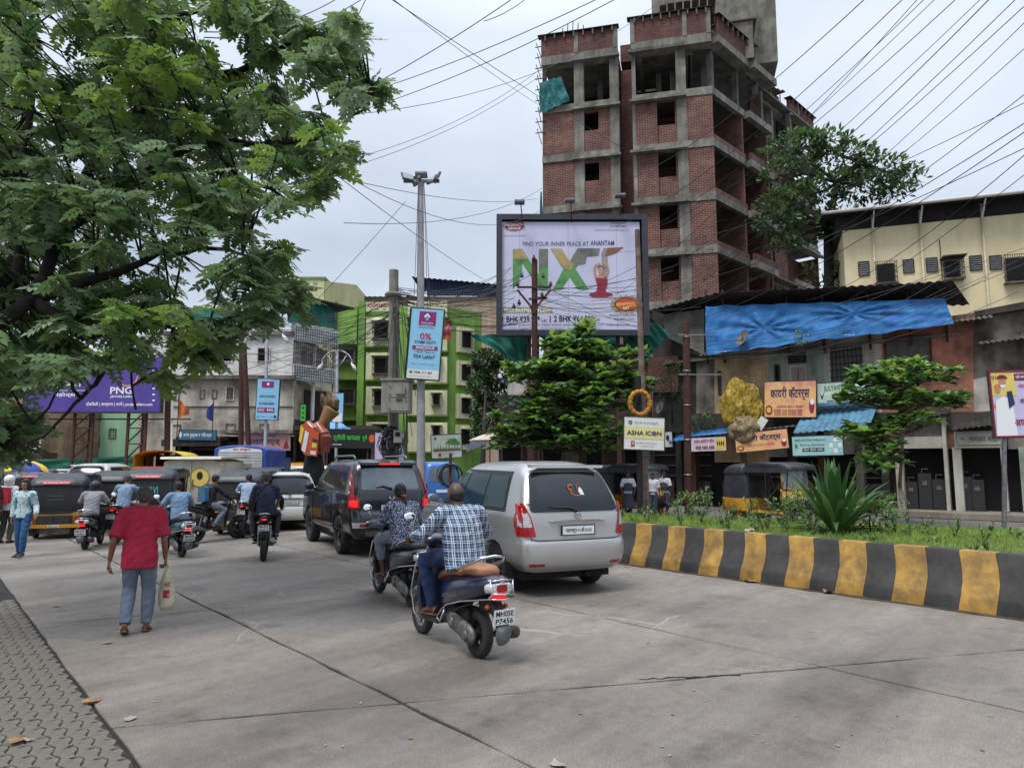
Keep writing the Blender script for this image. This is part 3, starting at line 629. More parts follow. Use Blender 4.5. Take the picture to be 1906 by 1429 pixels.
# eave: corrugated sheet along the row
def corrug(name, p0, p1, dy0, dy1, dz, pitch=.16, amp=.03, parent=row, m=None, M=None, jag=.05):
 """corrugated roof sheet from front edge p0-p1 (x,z at y=dy0) back to y=dy1 raised by dz"""
 n = max(8, int(abs(p1[0]-p0[0])/pitch*4)); v = []; f = []
 for i in range(n+1):
  s = i/n; x = p0[0]+(p1[0]-p0[0])*s; z = p0[1]+(p1[1]-p0[1])*s; wv = amp*math.sin(i*math.pi/2); j = jag*noise.noise(Vector((x*.9, 3, 1)))
  v += [(x, dy0+j, z+wv), (x, dy1, z+dz+wv), (x, dy0+j, z+wv-.012), (x, dy1, z+dz+wv-.012)]
 for i in range(n): a = i*4; f += [(a, a+4, a+5, a+1), (a+2, a+3, a+7, a+6), (a, a+2, a+6, a+4)]
 q = MB(); q.add(v, f, M); return q.build(name, m, parent, smooth=True)
M_sheet = mat('weathered_roof_sheet', lin(104, 96, 90), .85, var=.4, scale=2.2, streak=.4); M_sheetd = mat('sooty_roof_sheet', lin(66, 60, 58), .9, var=.4, scale=2)
a, b = FS.hit(1300, 662, -.8), FS.hit(1845, 590, -.8); corrug('roof_sheet', a, b, -.8, .4, .35, m=M_sheet)
a, b = FS.hit(1820, 640, -.7), FS.hit(1990, 618, -.7); corrug('roof_sheet', a, b, -.7, .2, .3, m=M_sheet)
a, b = FS.hit(1815, 590, -.3), FS.hit(1990, 560, -.3); q = MB(); q.ext([a, b, (b[0], b[1]+.25), (a[0], a[1]+.2)], -.3, 1.4); q.build('roof_slab', M_dgrey2, row)
# upper terrace roof on posts
a, b = FS.hit(1328, 545, -1.3), FS.hit(1774, 523, -1.3); c, d = FS.hit(1214, 576, -1.0), FS.hit(1332, 546, -1.0); corrug('terrace_roof', c, d, -1.0, 2.0, -.1, m=M_sheetd, pitch=.3, amp=.03, jag=.15)
corrug('terrace_roof', a, b, -1.3, 2.4, -.15, m=M_sheetd, pitch=.3, amp=.03, jag=.15)
for p in (1314, 1345, 1464, 1530, 1615, 1690, 1758):
 x, z = FS.hit(p, 555, -.1); q = MB(); q.bar((x, -.1, 5.9), (x, -.1, z+.35), .07); q.build('roof_post', M_rust, row)
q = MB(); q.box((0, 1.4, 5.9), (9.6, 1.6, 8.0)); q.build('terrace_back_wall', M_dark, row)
q = MB(); q.box((-.2, .5, 0), (19, 6, 6.1)); q.build('inner_block', M_dgrey2, row)
q = MB(); q.box((-.3, -.12, 6.1), (11, 5, 6.2)); q.build('terrace_slab', M_dgrey, row)
# blue tarpaulin hung over the terrace rail: things draped on the row stay things of their own
M_tarp = mat('blue_tarpaulin', lin(44, 118, 176), .72, var=.25, scale=2.5, col2=lin(26, 92, 156), bump=.25, bscale=6)
n_, l_ = nodes_of(M_tarp); bs = n_['Principled BSDF']; src = bs.inputs['Base Color'].links[0].from_socket
co = n_.new('ShaderNodeTexCoord'); mp_ = n_.new('ShaderNodeMapping'); mp_.inputs['Scale'].default_value = (.5, .5, 2.6); zn = n_.new('ShaderNodeTexNoise'); zn.inputs['Scale'].default_value = 2.2; zn.inputs['Detail'].default_value = 9; zn.inputs['Roughness'].default_value = .75
l_.new(co.outputs['Object'], mp_.inputs[0]); l_.new(mp_.outputs[0], zn.inputs[0]); rr = n_.new('ShaderNodeValToRGB'); rr.color_ramp.elements[0].position = .63; rr.color_ramp.elements[0].color = (0,0,0,1); rr.color_ramp.elements[1].position = .67; l_.new(zn.outputs[0], rr.inputs[0])
mx_ = n_.new('ShaderNodeMixRGB'); l_.new(rr.outputs[0], mx_.inputs[0]); l_.new(src, mx_.inputs[1]); mx_.inputs[2].default_value = (*lin(176, 200, 220), 1); l_.new(mx_.outputs[0], bs.inputs['Base Color'])
def tarp(ppx, ydep, m, name, label, cat, nx=120, ny=30, amp=.13, F=FS, seed=0, cr=(.28,.66)):
 c = []
 for (a, b), yy in zip(ppx, ydep if isinstance(ydep, tuple) else (ydep,)*4): x, z = F.hit(a, b, yy); c.append(Vector((x, yy, z)))
 v = []; f = []
 for j in range(ny+1):
  for i in range(nx+1):
   s, t = i/nx, j/ny; p = c[0]*(1-s)*(1-t)+c[1]*s*(1-t)+c[2]*s*t+c[3]*(1-s)*t
   a = .5*math.sin(s*23 + 5*t + 3*math.sin(s*9))*t*t
   for k, cx_ in enumerate(cr):                           # folds fanning out from tie points
    dx, dz = s-cx_, t-.55+.2*k; ang = math.atan2(dz, dx*2.5); r_ = math.hypot(dx*2.5, dz); a += .55*math.sin(ang*9+k)*math.exp(-r_*2.2)*min(1, r_*8)
   a += noise.noise(Vector((s*9+seed, t*3, seed)))*.6 + .35*noise.noise(Vector((s*30, t*7+s*14, 2+seed))); p = p + Vector((0, -amp*a, amp*.5*noise.noise(Vector((s*14, t, 9))) if j in (0, ny) else 0)); v.append(p)
 for j in range(ny):
  for i in range(nx): a = j*(nx+1)+i; f.append((a, a+1, a+nx+2, a+nx+1))
 q = MB(); q.add(v, f); o = q.build(name, m, None, smooth=True, fix=False); o.location = (F.o.x, F.o.y, 0); o.rotation_euler = (0, 0, F.rz); o['label'] = label; o['category'] = cat; return o
tarp([(1313,570),(1758,556),(1776,602),(1314,661)], (-.85,-.85,-1.15,-1.15), M_tarp, 'blue_tarpaulin', 'long creased blue tarpaulin hung below the terrace roof of the shop row', 'tarpaulin')
# ground floor: openings between piers, inner shade painted as a near-black sheet
xs = [1212, 1262, 1300, 1390, 1480, 1560, 1640]
for i, p in enumerate([1206, 1264, 1290, 1385, 1474, 1530, 1600, 1648]):
 x, _ = FS.hit(p, 880, 0); q = MB(); q.box((x-.13, -.02, 0), (x+.13, .45, 3.3)); q.build('pier', [M_dgrey, M_dgrey2, M_rust][i % 3], row)
a0 = FS.hit(1200, 880)[0]; a1 = FS.hit(1655, 880)[0]; q = MB(); q.box((a0, .46, 0), (a1, .49, 3.4)); q.build('shopfront_shade', M_dark, row)
for k in range(6):
 x = a0 + (a1-a0)*(k+.5)/6; q = MB(); q.box((x-.6, .2, .02), (x+.5, .4, 1.0)); q.build('counter', M_dgrey2 if k % 2 else mat('brown_counter', lin(70, 48, 40), .7), row)
 q = MB()
 for r_ in range(3): q.box((x-.6, .38, 1.2+.45*r_), (x+.5, .45, 1.24+.45*r_))
 q.build('shelf', M_dgrey, row, kind='stuff')
# right-hand garages with pale piers and lintels
M_pale = st('pale_painted_plaster', lin(186, 184, 172), lin(160, 156, 142), streak=.3)
M_floor = st('dusty_floor', lin(150, 140, 128), lin(120, 110, 100), streak=.2)
def gbox(px0, px1, py0, py1, m, name, y0=-.3, y1=-.05, parent=row):
 xm = (px0+px1)/2; x0 = FS.hit(px0, (py0+py1)/2, y0)[0]; x1 = FS.hit(px1, (py0+py1)/2, y0)[0]; z1 = FS.hit(xm, py0, y0)[1]; z0 = max(0, FS.hit(xm, py1, y0)[1]); q = MB(); q.box((x0, y0, z0), (x1, y1, z1)); return q.build(name, m, parent)
gbox(1668, 1682, 830, 952, M_pale, 'pier'); gbox(1757, 1764, 770, 952, M_pale, 'pier', -.35); gbox(1776, 1792, 832, 952, M_pale, 'pier'); gbox(1866, 1874, 832, 952, M_pale, 'pier', -.31); gbox(1900, 1910, 832, 952, M_ggreen, 'pier')
gbox(1682, 1757, 812, 834, M_pale, 'lintel', -.28); gbox(1682, 1757, 780, 811, M_dgrey, 'wall_band', -.2); gbox(1776, 1868, 802, 833, M_pale, 'lintel', -.33); gbox(1876, 1960, 810, 835, M_dgrey, 'lintel', -.28)
a0 = FS.hit(1660, 880)[0]; q = MB(); q.box((a0, .44, 0), (19, .49, 3.4)); q.build('shopfront_shade', M_dark, row)
q = MB(); q.box((a0-.3, -1.6, -.02), (19, .43, .16)); q.build('shop_floor', M_floor, row)
a, b = FS.hit(1772, 800, -.7), FS.hit(1880, 786, -.7); corrug('roof_sheet', (a[0], a[1]), (b[0], b[1]), -.7, .1, .35, m=M_sheetd)
a, b = FS.hit(1655, 782, -.6), FS.hit(1765, 772, -.6); corrug('roof_sheet', a, b, -.6, .1, .3, m=M_sheetd)
sg = FS.thing('shop_sign', 'pale lintel signboard with blue Devanagari name over the garage shop at far right', 'sign')
a, b = FS.hit(1782, 828, -.36), FS.hit(1864, 804, -.36); q = MB(); q.box((a[0], -.37, a[1]), (b[0], -.34, b[1])); q.build('board', M_pale, sg); wd = b[0]-a[0]
text('भागवत ऑईल', a[0]+.28*wd, b[0]-.02*wd, a[1]+.08, b[1]-.08, mat('navy_print', lin(44, 52, 88), .7, var=0), sg, y=-.378); text('%', a[0]+.08*wd, a[0]+.17*wd, a[1]+.16, b[1]-.16, M_ink, sg, y=-.378)
for k, (px_, py_, hh) in enumerate(((1700, 935, 1.1), (1726, 930, 1.4), (1752, 932, 1.2), (1800, 930, 1.3), (1822, 930, 1.2))):
 x, _ = FS.hit(px_, py_, .2); m_ = thing('workshop_machine', ['grey bench machine in the dark left garage', 'white standing machine in the dark left garage', 'grey standing machine by the pier of the left garage', 'white machine in the dark right garage, left one', 'pale machine in the dark right garage, right one'][k], 'machine', FS.o + FS.X*x + FS.Y*.1, FS.rz, 'machines inside the dark garages')
 q = MB(); q.box((-.2, -.15, .16), (.2, .15, hh)); q.build('cabinet', mat('machine_grey', lin(44,45,48), .6), m_); q = MB(); q.box((-.07, -.17, hh*.7), (.07, -.152, hh*.82)); q.build('dial_panel', M_dgrey, m_); q = MB(); q.tube([(-.1,0,hh),(-.1,0,hh+.15),(.1,0,hh+.15)], .02); q.build('pipe', M_dgrey, m_)
# small awnings and signs
M_bluesheet = mat('blue_sheet_awning', lin(92, 150, 186), .6, var=.3, scale=3, streak=.35); M_awnb = mat('blue_plastic_awning', lin(52, 118, 184), .5, var=.2, scale=3)
def awning(p0, p1, dy, dz, m, label, pitch=.22, amp=.025):
 a, b = FS.hit(*p0, dy), FS.hit(*p1, dy); o = FS.thing('awning', label, 'awning'); corrug('sheet', a, b, dy, 0.0, dz, m=m, parent=o, pitch=pitch, amp=amp); q = MB()
 for x in (a[0]+.1, b[0]-.1): z = a[1]+(b[1]-a[1])*(x-a[0])/(b[0]-a[0]); q = MB(); q.bar((x, dy+.05, z-.03), (x, -.02, z+dz-.05), .04); q.build('bracket', M_rust, o)
awning((1476, 806), (1618, 794), -1.5, .95, M_bluesheet, 'sloping corrugated light blue awning above the green clinic sign')
awning((1285, 812), (1352, 806), -1.1, .3, M_awnb, 'small bright blue awning above the white and pink shop sign', amp=.01)
awning((1352, 806), (1486, 792), -1.0, .15, M_sheet, 'flat grey sheet awning above the lower caterers sign', amp=.015)
awning((1243, 822), (1274, 818), -1.3, .35, M_tarp, 'short blue tarpaulin awning beside the rusty pole')
def grad(name, c1, c2, c3, sc=1.2):
 m = mat(name, c1, .5, var=.3, scale=sc, col2=c2); n, l = nodes_of(m)
 for x in n:
  if x.type == 'VALTORGB': e = x.color_ramp.elements.new(.51); e.color = (*c3, 1); x.color_ramp.elements[0].position = .3; x.color_ramp.elements[-1].position = .72
 return m
M_cat = grad('caterer_print', lin(224, 138, 116), lin(206, 112, 124), lin(236, 186, 124)); M_navy = mat('navy_print', lin(44, 52, 88), .7, var=0); M_pink = mat('magenta_print', lin(186, 40, 110), .6, var=0); M_wht = mat('white_print', lin(235, 235, 235), .6, var=0)
M_mag = mat('maroon_print', lin(140, 44, 70), .6, var=0); M_teals = grad('clinic_print', lin(176, 214, 208), lin(204, 224, 196), lin(150, 200, 204)); M_signg = mat('green_print', lin(60, 130, 70), .6, var=0); M_yel = mat('yellow_print', lin(226, 190, 60), .6, var=0)
def sign(px0, px1, pyt0, pyb0, pyt1, pyb1, y, label, m, F=FS, th=.05, name='shop_sign', tilt=0):
 """signboard given by its left and right edges in the photo; returns (thing, w, h) with local origin at its lower left corner"""
 a, b = F.hit(px0, pyb0, y), F.hit(px1, pyb1, y); t0, t1 = F.hit(px0, pyt0, y), F.hit(px1, pyt1, y); h = ((t0[1]-a[1])+(t1[1]-b[1]))/2; wv = b[0]-a[0]
 o = thing(name, label, 'sign', F.o + F.X*a[0] + F.Y*y + Vector((0,0,a[1])), 0); ry = math.atan2(b[1]-a[1], wv); o.rotation_euler = Euler((tilt, -ry, 0)).to_matrix().to_4x4().to_euler(); M = Matrix.Rotation(F.rz, 3, 'Z') @ Matrix.Rotation(-ry, 3, 'Y') @ Matrix.Rotation(tilt, 3, 'X'); o.rotation_euler = M.to_euler()
 q = MB(); q.box((0, 0, 0), (wv, th, h)); q.build('board', m, o)
 q = MB(); e = .02
 for c in ((-e,-e,wv+e,0),(-e,h,wv+e,h+e),(-e,0,0,h),(wv,0,wv+e,h)): q.box((c[0], -.008, c[1]), (c[2], th+.01, c[3]))
 q.build('border', M_sheetd, o); return o, wv, h
def caterers(args, label, kpi):
 o, w_, h = sign(*args, label, M_cat)
 text('कादरी कॅटरर्स', .12*w_, .88*w_, .45*h, .86*h, M_navy, o, bold=True); text('लज्जतदार व्हेज & नॉनव्हेज', .25*w_, .76*w_, .24*h, .34*h, M_navy, o)
 disc(.09*w_, .2*h, .07*w_, .14*h, M_mag, o); disc(.09*w_, .2*h, .045*w_, .08*h, M_yel, o, y=-.011, name='printed_food'); disc(.92*w_, .3*h, .05*w_, .2*h, M_mag, o); disc(.93*w_, .42*h, .04*w_, .08*h, M_wht, o, y=-.011, name='printed_food')
 if kpi:
  for k in range(3): text('•••••• •••• ••••••• ••••', .2*w_, .74*w_, (.05+.06*k)*h, (.09+.06*k)*h, M_mag, o)
caterers((1423, 1519, 710, 776, 709, 776, -.75), 'larger orange and pink caterers signboard on the upper storey', 1)
caterers((1371, 1469, 806, 842, 799, 833, -1.1), 'lower orange and pink caterers signboard hung under the flat awning', 0)
o, w_, h = sign(1286, 1352, 815, 840, 812, 838, -1.15, 'white and pink shop signboard below the small blue awning', mat('pale_pink_print', lin(226, 214, 222), .6))
text('साकार क्रिएशन सेंटर', .1*w_, .68*w_, .52*h, .9*h, M_pink, o, bold=True); text('•••• •••• ••••', .15*w_, .68*w_, .1*h, .4*h, M_mag, o, bold=True); rect(.73*w_, .98*w_, .1*h, .9*h, M_yel, o); text('••••', .75*w_, .95*w_, .35*h, .7*h, M_navy, o)
o, w_, h = sign(1476, 1570, 812, 848, 810, 846, -1.45, 'pale green clinic signboard under the sloping blue awning', M_teals)
text('SHREE DATTATRAY AMBULANCE', .05*w_, .68*w_, .74*h, .86*h, M_navy, o); text('Serving Humanity', .16*w_, .64*w_, .46*h, .62*h, M_mag, o); rect(.2*w_, .64*w_, .2*h, .38*h, M_ink, o); text('9820 8805 4482', .22*w_, .62*w_, .24*h, .34*h, M_wht, o); 
for k in range(9): rect((.74+.085*(k%3))*w_, (.81+.085*(k%3))*w_, (.1+.28*(k//3))*h, (.34+.28*(k//3))*h, M_wht if k % 2 else M_teals, o, y=-.008, name='printed_photo')
disc(.08*w_, .5*h, .03*w_, .12*h, M_signg, o)
o, w_, h = sign(1522, 1612, 712, 756, 710, 752, -.6, 'white and teal clinic signboard on the upper storey behind the young tree', mat('white_teal_print', lin(206, 222, 214), .6)); rect(0, w_, 0, .14*h, M_bluesheet, o); text('SULTAN CLINIC', .15*w_, .8*w_, .66*h, .86*h, M_signg, o, bold=True); shape([(.05*w_,.6*h),(.1*w_,.25*h),(.16*w_,.62*h),(.1*w_,.42*h)], M_ink, o); text('डॉक्टर', .3*w_, .6*w_, .34*h, .56*h, M_ink, o, bold=True); text('•••••••• ••••••• ••••• ••••••', .2*w_, .8*w_, .16*h, .24*h, M_navy, o)
o, w_, h = sign(1236, 1252, 804, 832, 803, 831, -1.2, 'small white panel sign tied beside the blue tarpaulin awning', M_white); disc(.5*w_, .6*h, .2*w_, .2*h, M_navy, o)
# yellow tarpaulin bundle, dish, plants on the ledge
def lump(name, c, r, m, label, cat, seed=0, n=64, mrow=44, amp=.22, F=FS, parent=None, sharp=True):
 q = MB(); rings = []
 for i in range(mrow+1):
  t = math.pi*(i+.02*(i==0)-.02*(i==mrow))/mrow; ring = []
  for k in range(n):
   a = 2*math.pi*k/n; d = Vector((math.sin(t)*math.cos(a), math.sin(t)*math.sin(a), -math.cos(t))); z = noise.noise(d*1.7+Vector((seed,)*3))*1.0 - (abs(noise.noise(Vector((d.x*5, d.y*5, d.z*1.1))+Vector((seed,)*3))))*1.1 - abs(noise.noise(d*9+Vector((seed,)*3)))*.4; k_ = 1+amp*z
   ring.append((d.x*r[0]*k_, d.y*r[1]*k_, d.z*r[2]*k_))
  rings.append(ring)
 q.loft(rings); o = q.build(name, m, parent, smooth=not sharp)
 o.location = c
 if F: o.rotation_euler = (0, 0, F.rz)
 if label: o['label'] = label; o['category'] = cat
 return o
M_ytarp = mat('yellow_tarpaulin', lin(178, 150, 40), .5, var=.35, scale=4, bump=.5, bscale=9, col2=lin(120, 98, 30)); M_btarp = mat('beige_tarpaulin', lin(160, 140, 104), .7, var=.35, scale=5, bump=.5, bscale=9)
def FSW(px, py, y): a, b = FS.hit(px, py, y); return FS.o + FS.X*a + FS.Y*y + Vector((0,0,b))
lump('yellow_bundle', FSW(1382, 757, -.75), (.86, .5, 1.25), M_ytarp, 'large yellow plastic-wrapped bundle hanging on the cream upper wall', 'bundle', 3)
lump('beige_bundle', FSW(1386, 798, -.95), (.7, .4, .6), M_btarp, 'torn beige tarpaulin sagging below the yellow bundle', 'tarpaulin', 8)
q = MB(); q.box((-.16,-.02,-.25),(.16,.02,.25)); o = q.build('white_sack', M_white); o.location = FSW(1417, 788, -1.0); o.rotation_euler = (0, R(35), FS.rz); o['label'] = 'white plastic sheet leaning beside the beige tarpaulin'; o['category'] = 'sheet'
def dish(loc, r, aim, label, stand=.3):
 o = thing('satellite_dish', label, 'satellite dish', loc); M = rot_to(aim).to_4x4() @ Matrix.Rotation(R(-90), 4, 'X')
 q = MB(); q.lathe([(r*k/8, -.22*r*(1-(k/8)**2)) for k in range(1, 9)] + [(r*1.01, .01), (r*.9, -.05*r-.01), (r*.3, -.25*r-.01)], caps=False, n=24); o1 = q.build('reflector', mat('dish_grey', lin(120, 116, 108), .7, var=.3), o, smooth=40); o1.matrix_local = M
 q = MB(); q.tube([(0,0,-.2*r),(0,-r*.4,.5*r),(0,0,.8*r)], .012, 5); o2 = q.build('feed_arm', M_steel, o); o2.matrix_local = M; q = MB(); q.bar((0,0,-stand), (0,.06,0), .035); q.build('mast', M_rust, o)
dish(FSW(1382, 628, -1.45), .33, (-1.0, -.35, .45), 'dusty satellite dish in front of the blue tarpaulin')
dish(FSW(1228, 757, -.3), .3, (-.9, -.3, .3), 'white satellite dish left of the rusty pole at the shop row')
# ================================================================ CREAM APARTMENT BLOCK (right, behind the shops)
d0, d1 = 37.0, 34.5
pA, pB = Vector(((1588-953)/F_PX*d0, d0, 0)), Vector(((1906-953)/F_PX*d1, d1, 0)); dd = (pB-pA)
FC = Frame(pA, math.atan2(dd.y, dd.x)); cream = FC.thing('apartment_block', 'cream apartment block with louvred windows and dark overhanging roof on the right', 'building')
M_cream = mat('cream_wall_paint', lin(232, 218, 180), .9, var=.1, scale=.5, col2=lin(218, 202, 162), streak=.12, bump=.15, bscale=20)
def cbox(px0, px1, py0, py1, m, name, y0, y1, F=FC, parent=cream, ym=None):
 x0, x1 = F.hit(px0, (py0+py1)/2, y0)[0], F.hit(px1, (py0+py1)/2, y0)[0]; xm = (px0+px1)/2; z1, z0 = F.hit(xm, py0, y0)[1], F.hit(xm, py1, y0)[1]; q = MB(); q.box((x0, y0, z0), (x1, y1, z1)); return q.build(name, m, parent)
zt_ = FC.hit(1750, 412)[1]; q = MB(); q.box((0, 0, 0), (14, 9, zt_)); q.build('wall', M_cream, cream)
M_dsheet = mat('black_corrugated_sheet', lin(50, 48, 50), .8, var=.3, scale=2)
q = MB(); q.box((-.25, .3, zt_), (14, 8.8, FC.hit(1750, 372)[1]-.1)); q.build('gable_sheet', M_dsheet, cream)
ze = FC.hit(1700, 378, -1.1)[1]; corrug('roof_sheet', (-1.0, ze), (14, ze), -1.1, 5, .9, pitch=.35, amp=.035, m=M_sheetd, parent=cream, jag=0)
q = MB(); q.tube([(-1.1, -1.18, ze-.05), (14, -1.18, ze-.05)], .09, 10); q.build('gutter_pipe', mat('pvc_pipe', lin(190,186,176), .5, var=.1), cream, smooth=True)
for p in (1624, 1713, 1829):
 x = FC.hit(p, 420, -.12)[0]; q = MB(); q.tube([(x, -.12, 2), (x, -.12, ze-.1)], .06, 8)
 for k in range(6): q.torus((x, -.12, 3+k*1.6), .07, .015, 'z', 10, 5)
 q.build('drain_pipe', mat('painted_pipe', lin(206, 196, 166), .6, var=.15), cream, smooth=True); q = MB(); q.bar((x, -.1, zt_-.1), (x, -.9, ze-.1), .07); q.build('roof_bracket', M_white, cream)
q = MB(); x = FC.hit(1749, 440, -.1)[0]; q.tube([(x,-.03,5),(x,-.03,zt_-1)], .02, 6); q.build('rust_streak_rod', M_rust, cream)
def louvre(px0, px1, py0, py1, label=None):
 a, b = FC.hit(px0, (py0+py1)/2, -.02), FC.hit(px1, (py0+py1)/2, -.02); z1, z0 = FC.hit((px0+px1)/2, py0, -.02)[1], FC.hit((px0+px1)/2, py1, -.02)[1]; q = MB(); q.box((a[0], -.03, z0), (b[0], -.01, z1)); w_ = q.build('window', M_dark, cream)
 q = MB(); e = .04
 for c in ((a[0]-e, z0-e, b[0]+e, z0), (a[0]-e, z1, b[0]+e, z1+e), (a[0]-e, z0, a[0], z1), (b[0], z0, b[0]+e, z1)): q.box((c[0], -.07, c[1]), (c[2], 0, c[3]))
 q.build('frame', M_dgrey2, w_)
 for k in range(6):
  z = z0+(z1-z0)*(k+.5)/6; q = MB(); q.add([(a[0], -.08, z-.05), (b[0], -.08, z-.05), (b[0], -.035, z+.05), (a[0], -.035, z+.05)], [(0,1,2,3)]); q.build('louvre', mat('louvre_grey', lin(92, 92, 96), .5, var=.3), w_)
for a in ((1599,1617,488,512),(1682,1700,484,507),(1725,1744,481,505),(1806,1826,477,502),(1843,1863,477,500)): louvre(*a)
def cage(px0, px1, py0, py1, dep, F, parent, n=9, hb=4, m=M_blackm, inner=M_dark, roof=None, name='window', plants=0, fw=.07):
 """window with a projecting grille cage"""
 x0, x1 = F.hit(px0, (py0+py1)/2, -dep)[0], F.hit(px1, (py0+py1)/2, -dep)[0]; z1, z0 = F.hit((px0+px1)/2, py0, -dep)[1], F.hit((px0+px1)/2, py1, -dep)[1]
 q = MB(); q.box((x0+.1, -.035, z0+.1), (x1-.1, -.012, z1-.1)); w_ = q.build(name, inner, parent); q = MB()
 for i in range(n+1): x = x0+(x1-x0)*i/n; q.bar((x, -dep, z0), (x, -dep, z1), .022)
 for i in range(hb+1): z = z0+(z1-z0)*i/hb; q.bar((x0, -dep, z), (x1, -dep, z), .024); q.bar((x0, -dep, z), (x0, 0, z), .022); q.bar((x1, -dep, z), (x1, 0, z), .022)
 q.build('grille', m, w_, kind='stuff')
 q = MB()
 for c in ((x0+.04, z0+.04, x1-.04, z0+.1), (x0+.04, z1-.1, x1-.04, z1-.04), (x0+.04, z0+.1, x0+.1, z1-.1), (x1-.1, z0+.1, x1-.04, z1-.1)): q.box((c[0], -.06, c[1]), (c[2], -.0, c[3]))
 q.build('frame', fw if not isinstance(fw, float) else M_dgrey, w_); q = MB(); q.box((x0-.05, -dep-.03, z0-.06), (x1+.05, 0, z0-.01)); q.build('sill', M_dgrey, w_)
 if roof: q = MB(); q.box((x0-.12, -dep-.25, z1+.02), (x1+.12, 0, z1+.07)); q.build('sunshade', roof, w_)
 return w_, x0, x1, z0, z1
cage(1630, 1670, 486, 525, .35, FC, cream, roof=None); cage(1760, 1795, 478, 516, .6, FC, cream, roof=M_sheet); cage(1873, 1935, 472, 522, .45, FC, cream, roof=None, n=14)
wa, x0, x1, z0, z1 = cage(1873, 1935, 640, 700, .3, FC, cream)
# ================================================================ MAIN HOARDING
Yb = 28.0
FH = Frame((0, Yb, 0), 0)
hb_ = thing('hoarding', 'very large lit-white apartment advertising hoarding in a dark frame above the almond tree', 'billboard', (0, Yb, 0))
(hx0, hz1), (hx1, hz0) = FH.hit(923, 400), FH.hit(1206, 625); hx1 = FH.hit(1206, 500)[0]; hx0 = FH.hit(924, 500)[0]
M_hw = mat('lilac_white_vinyl', lin(200, 198, 222), .55, var=.05, scale=1); M_hf = mat('dark_hoarding_frame', lin(52, 52, 62), .5, var=.15)
q = MB(); q.box((hx0+.2, 0, hz0+.2), (hx1-.3, .1, hz1-.3)); q.build('printed_sheet', M_hw, hb_)
for c in ((hx0, hz0, hx1, hz0+.23), (hx0, hz1-.23, hx1, hz1), (hx0, hz0+.235, hx0+.23, hz1-.235), (hx1-.23, hz0+.235, hx1, hz1-.235)): q = MB(); q.box((c[0], -.12, c[1]), (c[2], .3, c[3])); q.build('frame_side', M_hf, hb_)
q = MB(); q.box((hx0+.1, .31, hz0+.1), (hx1-.1, .5, hz1-.1)); q.build('back_panel', M_hf, hb_)
for p in (985, 1000, 1150): x = FH.hit(p, 640, .4)[0]; q = MB(); q.bar((x, .45, 0), (x, .45, hz1-.5), .16); q.build('support_post', M_rust, hb_)
for zz_ in (hz0-.3, hz0-1.6): q = MB(); q.bar((hx0+1.2, .55, zz_), (hx1-.8, .55, zz_), .09); q.build('cross_beam', M_rust, hb_)
def hp(px, py): return FH.hit(px, py)
def ht(s, px0, px1, py0, py1, m, **k): a = hp(px0, py1); b = hp(px1, py0); return text(s, a[0], b[0], a[1], b[1], m, hb_, **k)
M_hn = mat('plum_print', lin(72, 62, 100), .6, var=0); M_hm = mat('crimson_print', lin(128, 28, 62), .6, var=.1); M_gold = mat('gold_print', lin(168, 156, 112), .6, var=.1)
for p in (967, 1059, 1150): a, b = hp(p, 620), hp(p, 408); q = MB(); q.box((a[0]-.006, -.006, hz0+.3), (a[0]+.006, -.002, hz1-.3)); q.build('sheet_seam', mat('seam_grey', lin(150,148,168), .6, var=0), hb_)
ht('FIND YOUR INNER PEACE AT', 973, 1096, 450, 458, M_hn); ht('ANANTAM', 1099, 1143, 448, 457, M_hn, bold=True)
def letter(pts, m, y=-.01): return shape([hp(a, b) for a, b in pts], m, hb_, y=y, name='printed_letter')
grn = grad('forest_print', lin(60, 122, 66), lin(36, 84, 50), lin(92, 150, 84), 1.6); rck = grad('rock_print', lin(84, 84, 82), lin(60, 58, 58), lin(122, 122, 112), 1.5); brn = mat('clay_print', lin(140, 92, 70), .6, var=.2, scale=2); pal = grad('pale_photo_print', lin(150,160,160), lin(110,110,104), lin(176,150,90), 1.5)
letter([(954.5,539),(954.5,464),(972,464),(1003,512),(1003,464),(1020,464),(1020,539),(1005,539),(972,490),(972,500),(966,524)], grn)
letter([(955,463.5),(972,463.5),(984,482),(955,482)], pal, -.014); letter([(1003.5,463.5),(1019.5,463.5),(1019.5,490),(1010,500),(1003.5,500)], rck, -.014)
letter([(1025,464),(1045,464),(1060,487),(1074,464),(1098,464),(1071,500),(1096,539),(1076,539),(1060,516),(1045,539),(1028,541),(1049,500)], grn)
letter([(1025,463),(1045,463),(1060,486),(1075,463),(1116,463),(1114,476),(1088,478),(1086,492),(1067,494),(1062,505),(1045,496)], pal, -.014); letter([(1075,462.5),(1116.5,462.5),(1114,475),(1092,477),(1089,491),(1068,493),(1062,486)], rck, -.018)
letter([(1124,462),(1161,460.5),(1147,471),(1131,477),(1131,535),(1124,535),(1119,472)], mat('grey_print', lin(150,146,150), .6)); letter([(1131,461.5),(1161,460),(1147,471),(1125,478)], brn, -.014)
